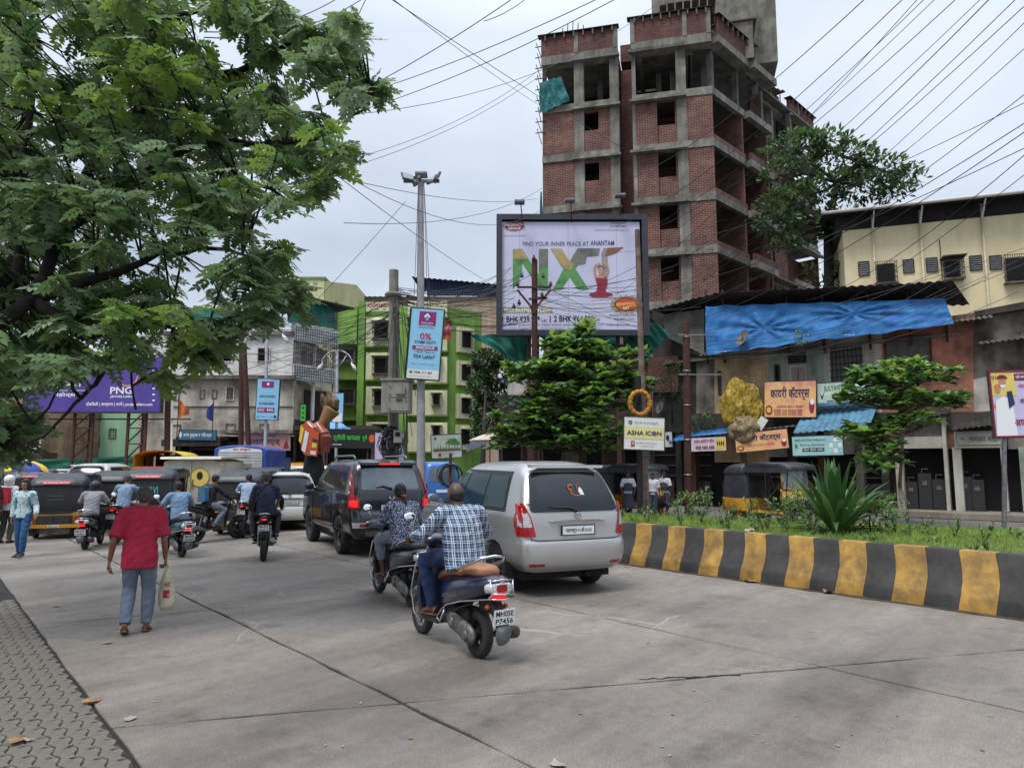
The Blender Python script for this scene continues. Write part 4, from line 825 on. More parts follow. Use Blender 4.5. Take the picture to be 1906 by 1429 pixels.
# seated figure printed on the sheet
M_skinp = mat('skin_print', lin(190, 140, 118), .6, var=.05); M_crim = mat('crimson_cloth_print', lin(158, 28, 60), .6, var=.15)
letter([(1108,520),(1110,517),(1128,517),(1131,524),(1127,540),(1129,545),(1138,546),(1141,549),(1130,553),(1103,553),(1096,549),(1099,546),(1110,543),(1112,532)], M_crim, -.022)
for pts in ([(1104,504),(1106,494),(1116,489),(1118,492),(1109,498),(1109,508),(1112,517),(1108,518)], [(1131,504),(1129,496),(1119,489),(1121,487),(1132,493),(1134,504),(1130,516),(1127,515)], [(1114,512),(1123,512),(1124,518),(1113,518)]): letter(pts, M_skinp, -.026)
a = hp(1118.5, 504); disc(a[0], a[1], .1, .17, M_skinp, hb_, y=-.03, name='printed_face'); disc(a[0], a[1]+.08, .11, .13, M_ink, hb_, y=-.028, name='printed_hair')
a, b = hp(936, 583), hp(1028, 573); rect(a[0], b[0], a[1], b[1], M_gold, hb_); ht('50:50 PAYMENT PLAN*', 938, 1026, 574.5, 581.5, M_wht, bold=True, y=-.016)
ht('1 BHK ₹39.95*', 935, 1005, 588, 600, M_ink, bold=True); ht('Lac', 1008, 1018, 592, 599, M_hn); ht('|', 1023, 1025, 588, 600, M_hn); ht('2 BHK ₹64.95*', 1031, 1105, 587, 599, M_ink, bold=True); ht('Lac', 1107, 1117, 590, 597, M_hn)
ht('TOP CHANNEL  WHERE LUXURY MEETS   REGENCY ANANTAM  DOMBIVLI EAST   WEBSITE   VISIT US TODAY   DOMBIVLI (EAST) 421204', 936, 1170, 603, 607, M_hn); ht('MAHARERA REGISTRATION NO.   PROJECT FINANCED BY   TERMS AND CONDITIONS APPLY', 940, 1120, 610, 612.5, M_hn)
a = hp(957, 421.5); disc(a[0], a[1], .44, .21, M_hm, hb_); disc(a[0], a[1], .42, .19, M_wht, hb_, y=-.012, r0=.96, name='printed_ring'); ht('REGENCY', 941, 973, 416.5, 421, M_wht, y=-.014, bold=True); ht('GROUP', 946, 969, 423, 427.5, M_wht, y=-.014, bold=True); ht('THE REAL ESTATE WITH A DIFFERENCE', 937, 979, 438, 440, M_hn)
ht('MAHARERA NO.', 1136, 1166, 414, 417, M_hn); ht('P51700018956', 1136, 1166, 420, 423, M_hn); ht('maharera.mahaonline.gov.in', 1107, 1170, 427, 430, M_hn)
a = hp(1166, 567); disc(a[0], a[1], .62, .36, M_gold, hb_); disc(a[0], a[1], .5, .28, M_hm, hb_, y=-.012); disc(a[0], a[1], .44, .24, grad('red_oval_print', lin(190, 40, 50), lin(150, 28, 70), lin(214, 84, 50), 2), hb_, y=-.016); ht('anantam', 1147, 1182, 562, 570, M_yel, y=-.02, bold=True); ht('NXT', 1160, 1171, 571, 576, M_wht, y=-.02, bold=True)
for k in range(16): t = 2*math.pi*k/16; disc(a[0]+.6*math.cos(t), a[1]+.35*math.sin(t), .06, .06, M_gold, hb_, y=-.011, name='printed_scallop', n=10)
ht('REGENCY ANANTAM', 1134, 1184, 585, 588.5, M_hn); ht('DOMBIVLI EAST', 1145, 1181, 592, 595.5, M_hn)
def lampf(px, py, Y, label):
 o = thing('hoarding_floodlight', label, 'floodlight', W(px, py, Y), 0, 'floodlights above the large hoarding'); q = MB(); q.box((-.2,-.35,-.02),(.2,.05,.06)); q.build('lamp_head', M_steel, o); q = MB(); q.bar((.05,-.1,-.02), (.15,.9,-.7), .04); q.build('arm', M_rust, o)
lampf(967, 380, 27.3, 'floodlight on an arm above the left end of the large hoarding'); lampf(1060, 377, 27.3, 'floodlight on an arm above the middle of the large hoarding'); lampf(1153, 368, 27.3, 'floodlight on an arm above the right end of the large hoarding')
# green shade nets below the hoarding
M_net = mat('green_shade_net', lin(20, 112, 92), .8, var=.25, scale=3, col2=lin(14, 84, 74)); MC['gn'] = M_net
c = [W(876,624,29), W(990,618,29.5), W(985,690,29.5), W(948,668,29)]
o = cloth('shade_net', c, M_net, amp=.12, seed=2, label='green shade net sagging left below the large hoarding', category='net')
c = [W(1000,622,30), W(1150,618,30.5), W(1160,672,30.5), W(1040,660,30)]; cloth('shade_net', c, M_net, amp=.1, seed=5, label='dark green net strip behind the top of the almond tree', category='net')
c = [W(1150,618,29), W(1212,592,29), W(1246,622,29), W(1198,674,29.3)]; cloth('shade_net', c, M_net, amp=.2, seed=7, label='green shade net bulging right of the large hoarding', category='net')
# ================================================================ POLES
def pole(name, label, cat, px, pyt, pyb, Y, r, m, zb=0.0, lean=0.0, n=12, r1=None, extra=None, py2=None):
 t = W(px, pyt, Y); b = W(py2 if py2 else px, pyb, Y); o = thing(name, label, cat, (b.x, Y, zb)); q = MB(); q.tube([(0,0,0), ((t.x-b.x)*.5, 0, (t.z-zb)*.5), (t.x-b.x, 0, t.z-zb)], [r, (r+(r1 or r))/2, r1 or r], n); q.build('shaft', m, o, smooth=50); return o, Vector((t.x-b.x, 0, t.z-zb))
o, t = pole('street_pole', 'tall slim weathered wooden pole on the median in front of the large hoarding', 'pole', 1186, 428, 962, 17, .085, mat('weathered_pole', lin(128, 108, 96), .85, var=.35, scale=5), MH-.12, py2=1203, r1=.06)
o, t = pole('sign_post', 'black square sign post standing against the slim wooden pole', 'post', 1188, 700, 962, 16.7, .07, M_blackm, MH-.12, n=4, py2=1192)
# ASHA ICON board and garland
FHs = Frame((0, 16.6, 0), 0); o, w_, h = sign(1161, 1236, 778, 835, 775, 838, -.1, 'square white and yellow Asha Icon board with lotus tied to the median pole', mat('board_white', lin(222, 222, 218), .5, var=.05), F=FHs)
rect(.02*w_, .98*w_, .33*h, .7*h, mat('cream_print', lin(222, 212, 150), .6, var=.05), o); text('ASHA ICON', .07*w_, .93*w_, .44*h, .58*h, M_ink, o, bold=True, y=-.014); disc(.75*w_, .51*h, .045*w_, .06*h, mat('violet_print', lin(110,80,150), .6, var=0), o, y=-.018)
disc(.15*w_, .83*h, .05*w_, .06*h, M_ink, o, r0=.5); text('टीप मी ॐ मंगलमूर्ती', .25*w_, .84*w_, .78*h, .86*h, M_hn, o); rect(.17*w_, .27*w_, .08*h, .26*h, mat('redbrick_print', lin(170,50,50), .6, var=0), o); text('आशा', .185*w_, .255*w_, .13*h, .22*h, M_wht, o, y=-.014); text('RAMRAJ CREATION', .3*w_, .82*w_, .17*h, .22*h, M_mag, o); text('DOMBIVLI (E)', .4*w_, .75*w_, .08*h, .12*h, M_hn, o)
g_ = W(1191, 750, 16.55); o = thing('garland', 'thick orange marigold ring hung on the pole above the Asha Icon board', 'garland', g_); q = MB(); rg2 = random.Random(5)
rings = []; 
for i in range(41):
 a = 2*math.pi*i/40; rr = .052*(1+.25*math.sin(i*2.3)); ring = []
 for k in range(9): b = 2*math.pi*k/9; r_ = 1+.15*rg2.random(); ring.append(((.235+rr*r_*math.cos(b))*math.cos(a)*.98, rr*math.sin(b)*r_, (.27+rr*r_*math.cos(b))*math.sin(a)))
 rings.append(ring)
rings[-1] = rings[0]; q.loft(rings, True, False); q.build('flower_ring', mat('marigold_orange', lin(206, 140, 48), .9, var=.4, scale=30, bump=.6, bscale=70), o, smooth=True)
o, t = pole('rusty_pole', 'rust-brown banded iron pole in front of the shop row', 'pole', 1277, 600, 945, 25, .13, M_rust, 0, py2=1281)
for k in range(5): q = MB(); q.torus((t.x*(.2+.18*k), 0, t.z*(.2+.18*k)), .14, .02, 'z', 12, 5); q.build('band', M_steel, o)
q = MB(); q.bar((t.x*.93-.3, -.1, t.z*.93), (t.x*.93+.9, -.1, t.z*.93), .05); q.bar((t.x*.7-.3, -.1, t.z*.72), (t.x*.7+1.2, -.1, t.z*.72), .05); q.build('cross_bar', M_steel, o)
# insulator pole in front of the hoarding
o, t = pole('electric_pole', 'rusty iron electricity pole with insulator crossarms in front of the hoarding', 'electric pole', 995, 483, 900, 26, .11, M_rust, 0, n=8)
def pz(py, Y=26): return W(995, py, Y).z
for (x0, x1, py, py2) in ((-.62, .62, 536, 536), (-.2, .5, 558, 556)): q = MB(); q.bar((x0, -.12, pz(py)), (x1, -.12, pz(py2)), .07); q.build('crossarm', M_rust, o)
for s in (-1, 1): q = MB(); q.bar((s*.62, -.12, pz(541)), (s*.14, -.12, pz(570)), .07); q.bar((s*.14, -.12, pz(570)), (0, -.1, pz(585)), .07); q.build('brace', M_rust, o)
for x, py in ((-.62,532),(.62,532),(-.45,516),(.35,517),(0,483),(-.75,573),(-.55,566),(.3,552)):
 z = pz(py); q = MB(); q.lathe([(.03,0),(.07,.02),(.07,.05),(.04,.06),(.065,.08),(.06,.11),(.035,.13),(.04,.17),(.015,.19)], (x, -.12, z-.05), n=10); q.build('insulator', mat('brown_ceramic', lin(70,46,40), .25, var=.2), o, smooth=50)
# mast with floodlights
o, t = pole('light_mast', 'tall silver floodlight mast rising behind the black off-road car', 'light mast', 783, 335, 930, 20, .13, mat('galvanised_mast', lin(176, 174, 176), .5, .3, var=.2, scale=4, streak=.2), .3, r1=.085, py2=784, n=8)
for k, (dx, dy, rz_) in enumerate(((-.38,-.1,.6),(-.18,.2,2.2),(.05,-.25,0),(.32,.1,-.8),(.5,-.05,-1.3))):
 q = MB(); Mx = Matrix.Translation((t.x+dx, dy, t.z+.05)) @ Matrix.Rotation(rz_, 4, 'Z') @ Matrix.Rotation(R(-28 if k != 2 else 75), 4, 'X'); q.box((-.17,-.03,-.13),(.17,.03,.13), Mx); lh = q.build('floodlight', mat('lamp_grey', lin(108,110,108), .5, .3, var=.25, scale=9), o); q = MB(); q.box((-.15,-.045,-.11),(.15,-.032,.11), Mx); q.build('lamp_glass', mat('lamp_glass', lin(150,160,165), .1, var=.1), lh)
q = MB(); q.bar((t.x-.5,0,t.z-.04),(t.x+.55,0,t.z-.04),.08); q.bar((t.x,-.35,t.z-.04),(t.x,.3,t.z-.04),.08); q.build('crossarm', M_steel, o)
FHm = Frame((0, 19.7, 0), 0); o, w_, h = sign(756, 816, 572, 703, 577, 707, 0, 'tall sky-blue flat-sale signboard on the silver mast', mat('sky_print', lin(140, 198, 226), .5, var=.05), F=FHm, th=.18, name='pole_sign', tilt=0)
rect(.25*w_, .78*w_, .76*h, .96*h, mat('magenta_panel', lin(136, 30, 104), .6, var=0), o); shape([(.5*w_,.935*h),(.6*w_,.89*h),(.57*w_,.87*h),(.5*w_,.905*h),(.43*w_,.87*h),(.4*w_,.89*h)], M_wht, o, y=-.014); shape([(.46*w_,.84*h),(.5*w_,.82*h),(.55*w_,.84*h),(.55*w_,.885*h),(.5*w_,.9*h),(.46*w_,.88*h)], mat('cyan_print', lin(90,170,220), .6, var=0), o, y=-.016); text('ASHWAGEETA', .32*w_, .7*w_, .785*h, .805*h, M_wht, o, y=-.014); text('REALTORS', .35*w_, .66*w_, .765*h, .775*h, M_wht, o, y=-.014)
text('Dombivli East', .27*w_, .74*w_, .72*h, .745*h, M_hn, o); text('0%', .32*w_, .68*w_, .56*h, .65*h, M_pink, o, bold=True); text('STAMP DUTY', .17*w_, .84*w_, .5*h, .54*h, M_navy, o, bold=True)
rect(.11*w_, .9*w_, .41*h, .465*h, mat('magenta_panel', (0,0,0)), o); text('SPACIOUS', .22*w_, .8*w_, .42*h, .455*h, M_wht, o, bold=True, y=-.014); text('1 BHK Start at', .19*w_, .82*w_, .37*h, .4*h, M_hn, o); text('₹54 Lakhs*', .17*w_, .84*w_, .29*h, .345*h, M_hn, o, bold=True)
text('BEHIND THE DNS BANK, E-CONCLAVE', .1*w_, .88*w_, .2*h, .215*h, M_navy, o); rect(0, w_, 0, .13*h, M_white, o, y=-.004); text('☎ 7506 111 201', .06*w_, .78*w_, .07*h, .11*h, M_ink, o, bold=True); text('MAHARERA NO.: P51700046110', .1*w_, .8*w_, .03*h, .04*h, M_navy, o); q = MB(); q.box((-.055,-.01,0),(-.005,.16,h)); q.build('side_frame', M_blackm, o)
o, t = pole('concrete_pole', 'thick grey concrete electricity pole carrying a steel box left of the silver mast', 'electric pole', 733, 503, 900, 20.8, .17, M_conc, .3, n=8, r1=.14)
q = MB(); q.torus((t.x, 0, t.z-.75), .2, .07, 'z', 8, 6); q.build('collar', M_conc, o); bz0, bz1 = W(740, 770, 20.6).z-.3, W(740, 712, 20.6).z-.3; bx0, bx1 = W(716,740,20.6).x-o.location.x, W(768,740,20.6).x-o.location.x
bxo = thing('switch_box', 'grey steel distribution box clamped to the concrete pole', 'switch box', (o.location.x, 20.8, .3)); Mbx = mat('grey_box_paint', lin(146,144,136), .6, var=.15, scale=4, streak=.2)
q = MB(); q.box((bx0, -.75, bz0), (bx1, -.22, bz1)); q.build('cabinet', Mbx, bxo); q = MB(); q.box((bx0+.2, -.77, bz0+.05), (bx1-.03, -.752, bz0+.4)); q.build('lower_door', Mbx, bxo); q = MB(); q.box((bx0+.2, -.77, bz0+.43), (bx1-.03, -.752, bz1-.05)); q.build('upper_door', Mbx, bxo); q = MB(); q.box((bx0-.03, -.8, bz1+.002), (bx1+.05, -.18, bz1+.06)); q.build('rain_hood', Mbx, bxo); q = MB(); q.box((bx0+.42, -.83, bz0+.52), (bx0+.68, -.772, bz0+.72)); q.build('meter_cover', Mbx, bxo)
for x, z in ((.25,.1),(.25,.35),(.25,.5),(.25,.72),(.7,.34)): q = MB(); q.lathe([(.015,0),(.015,-.03)], (bx0+x, -.77, bz0+z), 'y', 8); q.build('bolt', M_ink, bxo)
q = MB(); q.bar((bx0+.42,-.79,bz0+.36),(bx0+.6,-.79,bz0+.36),.03); q.build('handle', M_ink, bxo)
o, t = pole('white_post', 'slim dark post in the left of the mast by the cable coils', 'post', 712, 800, 900, 21.5, .03, M_steel, .3)
# street lights with sign
def streetlight(px, pyt, Y, label, r=.07, arms=((-.75,.0),(.75,.0)), base=0):
 o, t = pole('street_light', label, 'street light', px, pyt, 880, Y, r, mat('silver_paint', lin(190,192,196), .5, .3, var=.1), base, py2=px-2)
 for sx, _ in arms:
  q = MB(); pts = [(t.x, 0, t.z)]; pts += [(t.x+sx*math.sin(a*math.pi/2/6), 0, t.z-.55*(1-math.cos(a*math.pi/2/6))*1.3) for a in range(1, 7)]; q.tube(pts, .03, 6); q.tube([(t.x, 0, t.z-.9), (t.x+sx*.35, 0, t.z-.55), (t.x+sx*.6, 0, t.z-.25)], .02, 5); ar = q.build('arm', mat('silver_paint', (0,0,0)), o, smooth=True)
  q = MB(); e = pts[-1]; q.tube([(e[0]-sx*.1, 0, e[2]+.12), (e[0]+sx*.1, 0, e[2]-.1), (e[0]+sx*.25, 0, e[2]-.28)], [.03,.09,.05], 8, fl=.6); q.build('lamp_head', M_white, ar, smooth=True)
 return o, t
streetlight(497, 596, 30, 'silver double-arm street light carrying the blue corner signboard'); streetlight(628, 652, 34, 'silver double-arm street light beside the green building')
FHq = Frame((0, 29.8, 0), 0); o, w_, h = sign(475, 516, 704, 780, 706, 781, 0, 'pale blue just-around-the-corner signboard on a street light', mat('sky_print', (0,0,0)), F=FHq, th=.12, name='pole_sign')
rect(.2*w_, .75*w_, .78*h, .94*h, mat('magenta_panel', (0,0,0)), o); shape([(.42*w_,.88*h),(.5*w_,.91*h),(.56*w_,.88*h),(.5*w_,.82*h)], M_wht, o, y=-.014)
for s_, z0_, z1_, mm in (('JUST', .65, .69, M_teals), ('AROUND', .54, .6, M_navy), ('THE', .46, .5, M_teals), ('CORNER', .36, .42, M_navy)): k_ = .2 if len(s_) < 5 else 0; text(s_, (.12+k_)*w_, (.85-k_)*w_, z0_*h, z1_*h, mm, o, bold=True)
rect(.07*w_, .85*w_, .17*h, .29*h, mat('magenta_panel', (0,0,0)), o); text('OC  99%', .12*w_, .8*w_, .2*h, .26*h, M_wht, o, bold=True, y=-.014); text('☎ 7506 111 201', .05*w_, .8*w_, .05*h, .09*h, M_ink, o); rect(.84*w_, .94*w_, .04*h, .1*h, M_ink, o, y=-.012)
# white lilac banner, cow-field board
FHb = Frame((0, 21.3, 0), 0); o, w_, h = sign(697, 752, 804, 862, 806, 862, 0, 'plain pale lilac banner behind the hanging cable tangle', mat('lilac_banner', lin(204,194,226), .6, var=.05), F=FHb, name='banner')
text('•••\n•••', .55*w_, .8*w_, .6*h, .9*h, M_hn, o)
FHb = Frame((0, 21, 0), 0); o, w_, h = sign(804, 860, 808, 853, 810, 850, 0, 'pale landscape poster board with trees behind the silver mast', mat('board_white', (0,0,0)), F=FHb, name='poster_board')
rect(.06*w_, .98*w_, .28*h, .93*h, grad('meadow_print', lin(196,206,180), lin(170,180,140), lin(214,220,204), 3), o); shape([(.45*w_,.62*h),(.6*w_,.8*h),(.78*w_,.84*h),(.97*w_,.6*h),(.97*w_,.55*h),(.8*w_,.52*h)], grn, o, y=-.012); rect(.06*w_, .98*w_, .28*h, .4*h, mat('straw_print', lin(150,140,96), .6, var=.3, scale=20), o, y=-.01)
for k in range(9): a = (.1+.095*k)*w_; rect(a, a+.02, .3*h, (.45+.05*(k % 3))*h, M_sheet, o, y=-.014)
disc(.14*w_, .86*h, .04*w_, .06*h, M_ink, o, r0=.5, y=-.014); rect(.22*w_, .32*w_, .06*h, .2*h, mat('redbrick_print', (0,0,0)), o); text('RAMRAJ CREATION', .35*w_, .78*w_, .14*h, .2*h, M_mag, o); text('DOMBIVLI (E)', .38*w_, .7*w_, .06*h, .1*h, M_navy, o)
# far-right political banner on its post
o, t = pole('banner_post', 'thin grey post at the far right holding the printed banner', 'post', 1869, 690, 985, 14.6, .045, M_steel, .35, py2=1869)
FHr = Frame((0, 14.5, 0), 0); o, w_, h = sign(1852, 1930, 692, 814, 688, 812, 0, 'pink and yellow printed political banner at the far right edge', mat('lilac_banner', (0,0,0)), F=FHr, name='banner', th=.03)
rect(0, .62*w_, .62*h, .99*h, mat('pale_yellow_print', lin(232,206,110), .6, var=.08), o, y=-.004); disc(.22*w_, .44*h, .18*w_, .12*h, M_skinp, o, a0=0, a1=180); disc(.3*w_, .83*h, .09*w_, .07*h, M_skinp, o, name='printed_face'); disc(.3*w_, .88*h, .13*w_, .06*h, M_hm, o, y=-.012, name='printed_turban', a0=0, a1=180); disc(.3*w_, .79*h, .08*w_, .05*h, M_wht, o, y=-.013, name='printed_beard', a0=180, a1=360); disc(.17*w_, .72*h, .07*w_, .06*h, M_skinp, o, y=-.012, name='printed_face'); disc(.17*w_, .76*h, .08*w_, .04*h, mat('saffron_print', lin(222,120,40), .6, var=0), o, y=-.013, a0=0, a1=180)
shape([(.05*w_,.02*h),(.1*w_,.55*h),(.3*w_,.62*h),(.5*w_,.55*h),(.55*w_,.02*h)], M_wht, o, y=-.01); shape([(.38*w_,.68*h),(.5*w_,.7*h),(.55*w_,.5*h),(.4*w_,.42*h)], M_navy, o, y=-.016)
text('01', .05*w_, .16*w_, .87*h, .93*h, M_navy, o, y=-.014); rect(.6*w_, .98*w_, .85*h, .95*h, M_hm, o); text('श्री रामदास', .62*w_, .96*w_, .87*h, .93*h, M_wht, o, y=-.014, bold=True); text('मंडळाचा', .68*w_, .98*w_, .74*h, .8*h, M_pink, o, bold=True); text('मी.', .68*w_, .8*w_, .5*h, .58*h, M_navy, o, bold=True); text('अण्णा', .5*w_, .97*w_, .12*h, .26*h, M_crim, o, bold=True)
q = MB()
for c in ((0,0,w_,.03),(0,h-.03,w_,h),(0,.03,.03,h-.03)): q.box((c[0],-.012,c[1]),(c[2],-.002,c[3]))
q.build('red_edging', M_crim, o)
# ================================================================ LEFT SIDE BUILDINGS
FG = Frame((0, 46, 0), 0)
M_grn = mat('lime_green_paint', lin(138, 182, 86), .85, var=.15, scale=.5, col2=lin(112, 154, 66), streak=.35); M_grnd = mat('olive_green_paint', lin(116, 148, 66), .88, var=.2, scale=.6, streak=.3); M_crm2 = mat('cream_panel_paint', lin(226, 222, 184), .88, var=.1, scale=.8, streak=.4)
gb = thing('apartment_building', 'lime green apartment building with cream window panels behind the concrete pole', 'building', (0, 46, 0))
def gbx(px0, px1, py0, py1, m, name, y0=0, y1=.3, F=FG, parent=gb): return cbox(px0, px1, py0, py1, m, name, y0, y1, F, parent)
gbx(665, 836, 570, 905, M_grn, 'wall', 0, 8); gbx(620, 664.5, 570, 640, M_grn, 'wall', .05, 7)
gbx(620, 664.5, 640, 905, M_grnd, 'recessed_wall', 1.6, 7)
for y in (640, 716, 792): gbx(622, 664, y+34, y+60, M_grnd, 'balcony_parapet', .2, .4); gbx(618, 664.3, y+60, y+66, M_grnd, 'balcony_slab', .1, 1.6)
for a in ((624,661,648,672),(628,661,722,752)): cage(*a, .1, FG, gb, n=4, hb=1)
gbx(618, 622, 560, 905, M_dgrey, 'corner_strip', -.1, .3)
gbx(664, 676, 560, 905, M_grn, 'pilaster', -.4, 0); gbx(741, 756, 590, 905, M_grn, 'pilaster', -.3, 0)
# cream window panels, left stack and middle stack
for i, (y0, y1) in enumerate(((590,643),(656,706),(719,770),(785,840))):
 gbx(681, 729, y0, y1, M_crm2, 'cream_panel', -.5, 0); gbx(679, 731, y1+.3, y1+3, M_grnd, 'ledge', -.6, 0)
for i, (y0, y1) in enumerate(((560,588),(610,652),(664,712),(726,772),(786,840))):
 gbx(759, 832, y0, y1, M_crm2, 'cream_panel', -.5, 0); gbx(757, 834, y1+.3, y1+3, M_grnd, 'ledge', -.6, 0)
FGs = Frame((0, 45.5, 0), 0)
for y in (598, 663, 724, 790): cage(693, 722, y, y+32, .35, FGs, gb, n=6, hb=3, roof=M_crm2)[0].location = (0, -.5, 0)
for y in (668, 732, 792): cage(804, 818, y, y+22, .3, FGs, gb, n=4, hb=3, roof=M_crm2)[0].location = (0, -.5, 0)
aw = FG.hit(836, 700, 0)[0]; FW = Frame((aw, 46, 0), R(55)); 
for y0_, y1_, m, nm, d0_, d1_ in ((575, 905, M_grn, 'side_wall', 0, 5),):
 q = MB(); q.box((.02, 0.02, 0), (2.6, 5, FG.hit(836, 572)[1])); o = q.build(nm, m, gb); o.matrix_local = Matrix.Translation((aw, 0, 0)) @ Matrix.Rotation(R(38), 4, 'Z')
Mw = Matrix.Translation((aw, 0, 0)) @ Matrix.Rotation(R(38), 4, 'Z')
for y in (608, 670, 732, 790):
 z1, z0 = FG.hit(836, y)[1], FG.hit(836, y+46)[1]; q = MB(); q.box((.5, -.35, z0), (1.75, 0, z1)); o = q.build('cream_panel', M_crm2, gb); o.matrix_local = Mw; q = MB(); q.box((.75, -.38, z0+.35), (1.45, -.36, z1-.3)); w_ = q.build('window', M_dark, gb); w_.matrix_local = Mw
 q = MB()
 for k in range(5): q.bar((.75+.175*k, -.5, z0+.3), (.75+.175*k, -.5, z1-.3), .025)
 for k in range(3): q.bar((.75, -.5, z0+.3+k*.4), (1.45, -.5, z0+.3+k*.4), .025)
 g_ = q.build('grille', M_blackm, w_, kind='stuff'); q = MB(); q.box((.7, -.7, z1-.27), (1.5, -.35, z1-.22)); q.build('sunshade', M_crm2, w_)
o_, w_, h = sign(681, 729, 562, 580, 561, 579, -.45, 'faded cream name board of the green building', M_crm2, F=FG, name='name_board'); text('ASHWAMEDH', .05*w_, .97*w_, .4*h, .85*h, M_mag, o_, bold=True); text('CHSL. LTD.', .3*w_, .8*w_, .1*h, .26*h, M_ink, o_)
# cream-yellow block and beige block with blue roofs
FY = Frame((0, 58, 0), 0); yb = thing('yellow_block', 'pale yellow stair block with green coping above the green building', 'building', (0, 58, 0)); M_py = mat('pale_yellow_paint', lin(214, 210, 160), .9, var=.1, scale=.5, streak=.2)
a, b = FY.hit(560, 520), FY.hit(604, 516); q = MB(); q.box((a[0], 0, 0), (b[0], 6, a[1])); q.build('wall', M_py, yb); q = MB(); q.box((a[0]-.1, -.1, a[1]), (b[0]+.1, 6, a[1]+.2)); q.build('coping', mat('grey_green_coping', lin(120,140,110), .9), yb)
z = FY.hit(662, 530, 4)[1]; q = MB(); q.loft([[(b[0]+.02,.2,0),(FY.hit(663,540,4)[0],4,0),(FY.hit(663,540,4)[0],9,0),(b[0]+.02,6,0)],[(b[0]+.02,.2,a[1]-.1),(FY.hit(663,540,4)[0],4,z),(FY.hit(663,540,4)[0],9,z),(b[0]+.02,6,a[1]-.1)]]); q.build('side_wall', M_py, yb)
for p in ((567,522),(582,522)): cbox(p[0], p[0]+9, p[1]+3, p[1]+8, M_ggreen, 'window', -.02, .02, FY, yb)
FBg = Frame((0, 66, 0), 0); bg_ = thing('beige_block', 'long beige building with blue corrugated roofs behind the green building', 'building', (0, 66, 0)); M_bei = mat('beige_wall_paint', lin(196, 172, 152), .9, var=.12, scale=.3, streak=.3); M_blr = mat('blue_roof_sheet', lin(78, 104, 150), .6, var=.2, scale=.5); M_blrd = mat('navy_roof_sheet', lin(50, 66, 104), .7, var=.3, scale=.5)
cbox(655, 925, 552, 920, M_bei, 'wall', 0, 8, FBg, bg_); a, b = FBg.hit(655, 552, -.5), FBg.hit(800, 552, -.5); corrug('roof_sheet', a, b, -.5, 5, 1.2, m=M_blr, parent=bg_, pitch=.5, amp=.05)
a, b = FBg.hit(795, 551, -.3), FBg.hit(930, 551, -.3); t0, t1 = FBg.hit(768, 518, -.3), FBg.hit(930, 532, -.3)
v, f = [], []; n_ = 120
for i in range(n_+1): s = i/n_; x = a[0]+(b[0]-a[0])*s; v += [(x, -.3-.06*math.sin(i*math.pi/2), a[1]), (x, -.3-.06*math.sin(i*math.pi/2), t0[1]+(t1[1]-t0[1])*s)]
f = [(i*2, i*2+2, i*2+3, i*2+1) for i in range(n_)]; q = MB(); q.add(v, f); q.build('gable_sheet', M_blrd, bg_, smooth=True)
corrug('roof_sheet', t0, t1, -.9, 6, .3, m=M_blrd, parent=bg_, pitch=.5, amp=.05)
# grey old building
FO = Frame((0, 38, 0), 0); ob_ = thing('old_building', 'stained grey three-storey building with white upper floor behind the street lights', 'building', (0, 38, 0))
def obx(px0, px1, py0, py1, m, name, y0=0, y1=.3, F=FO, parent=ob_): return cbox(px0, px1, py0, py1, m, name, y0, y1, F, parent)
M_owht = st('old_white_wash', lin(232, 230, 226), lin(206, 202, 196), streak=.25); M_ogry = mat('stained_render', lin(206, 198, 184), .92, var=.2, scale=.7, col2=lin(134, 126, 114), streak=.4, bump=.3, bscale=9)
obx(255, 545, 704, 905, M_ogry, 'lower_wall', 0, 7); obx(255, 545, 622, 703.5, M_owht, 'upper_wall', .02, 7); obx(320, 548, 698, 705, M_dgrey, 'ledge', -.35, 0); obx(300, 545, 616, 623, M_dgrey, 'roof_ledge', -.25, 6)
for a in ((395,434,643,674),(478,503,646,674),(420,436,719,746)): window(*a, y=-.03, parent=ob_, F=FO, bars=7, hb=3, fr=M_owht)
for a in ((371,381,725,742),(394,404,725,742),(326,334,725,745),(318,336,790,818),(420,438,788,806),(482,500,788,808)): window(*a, y=-.03, parent=ob_, F=FO, bars=0, fr=M_dgrey)
obx(322, 545, 756, 757.5, M_blackm, 'cable_run', -.06, -.02)
ax = FO.hit(545, 700)[0]; Mo = Matrix.Translation((ax, 0, 0)) @ Matrix.Rotation(R(56), 4, 'Z'); zz = lambda py: FO.hit(545, py)[1]
FOs = Frame((ax, 38, 0), R(56))
def osb(px0, px1, py0, py1, m, name, y0=0, y1=.2): o = cbox(px0, px1, py0, py1, m, name, y0, y1, FOs, ob_); o.matrix_local = Mo; return o
L_o = FOs.X_(628)
for z0, z1, m, nm, y0 in ((0, zz(802), M_dark, 'shopfront_shade', .1), (zz(804), zz(718), M_dgrey2, 'back_wall', .9), (zz(636), zz(700), M_ogry, 'back_wall', .9)):
 q = MB(); q.box((.02, y0, min(z0,z1)), (L_o, y0+.2, max(z0,z1))); o = q.build(nm, m, ob_); o.matrix_local = Mo
M_lat = mat('white_lattice_brick', lin(224, 224, 226), .85, var=.2, scale=2, streak=.4)
for z1, z0 in ((zz(600), zz(632)), (zz(676), zz(706)), (zz(780), zz(802))):
 q = MB(); q.box((.05, 0, z0), (L_o, .15, z1)); o = q.build('balcony_parapet', M_lat if z1 > 5 else M_dgrey2, ob_); o.matrix_local = Mo
 if z1 > 5:
  q = MB()
  for i in range(int(L_o/.16)):
   for j in range(int((z1-z0)/.16)): q.box((.1+i*.16, -.02, z0+.05+j*.16), (.18+i*.16, -.002, z0+.13+j*.16))
  o = q.build('lattice_hole', M_dgrey2, ob_, kind='stuff'); o.matrix_local = Mo
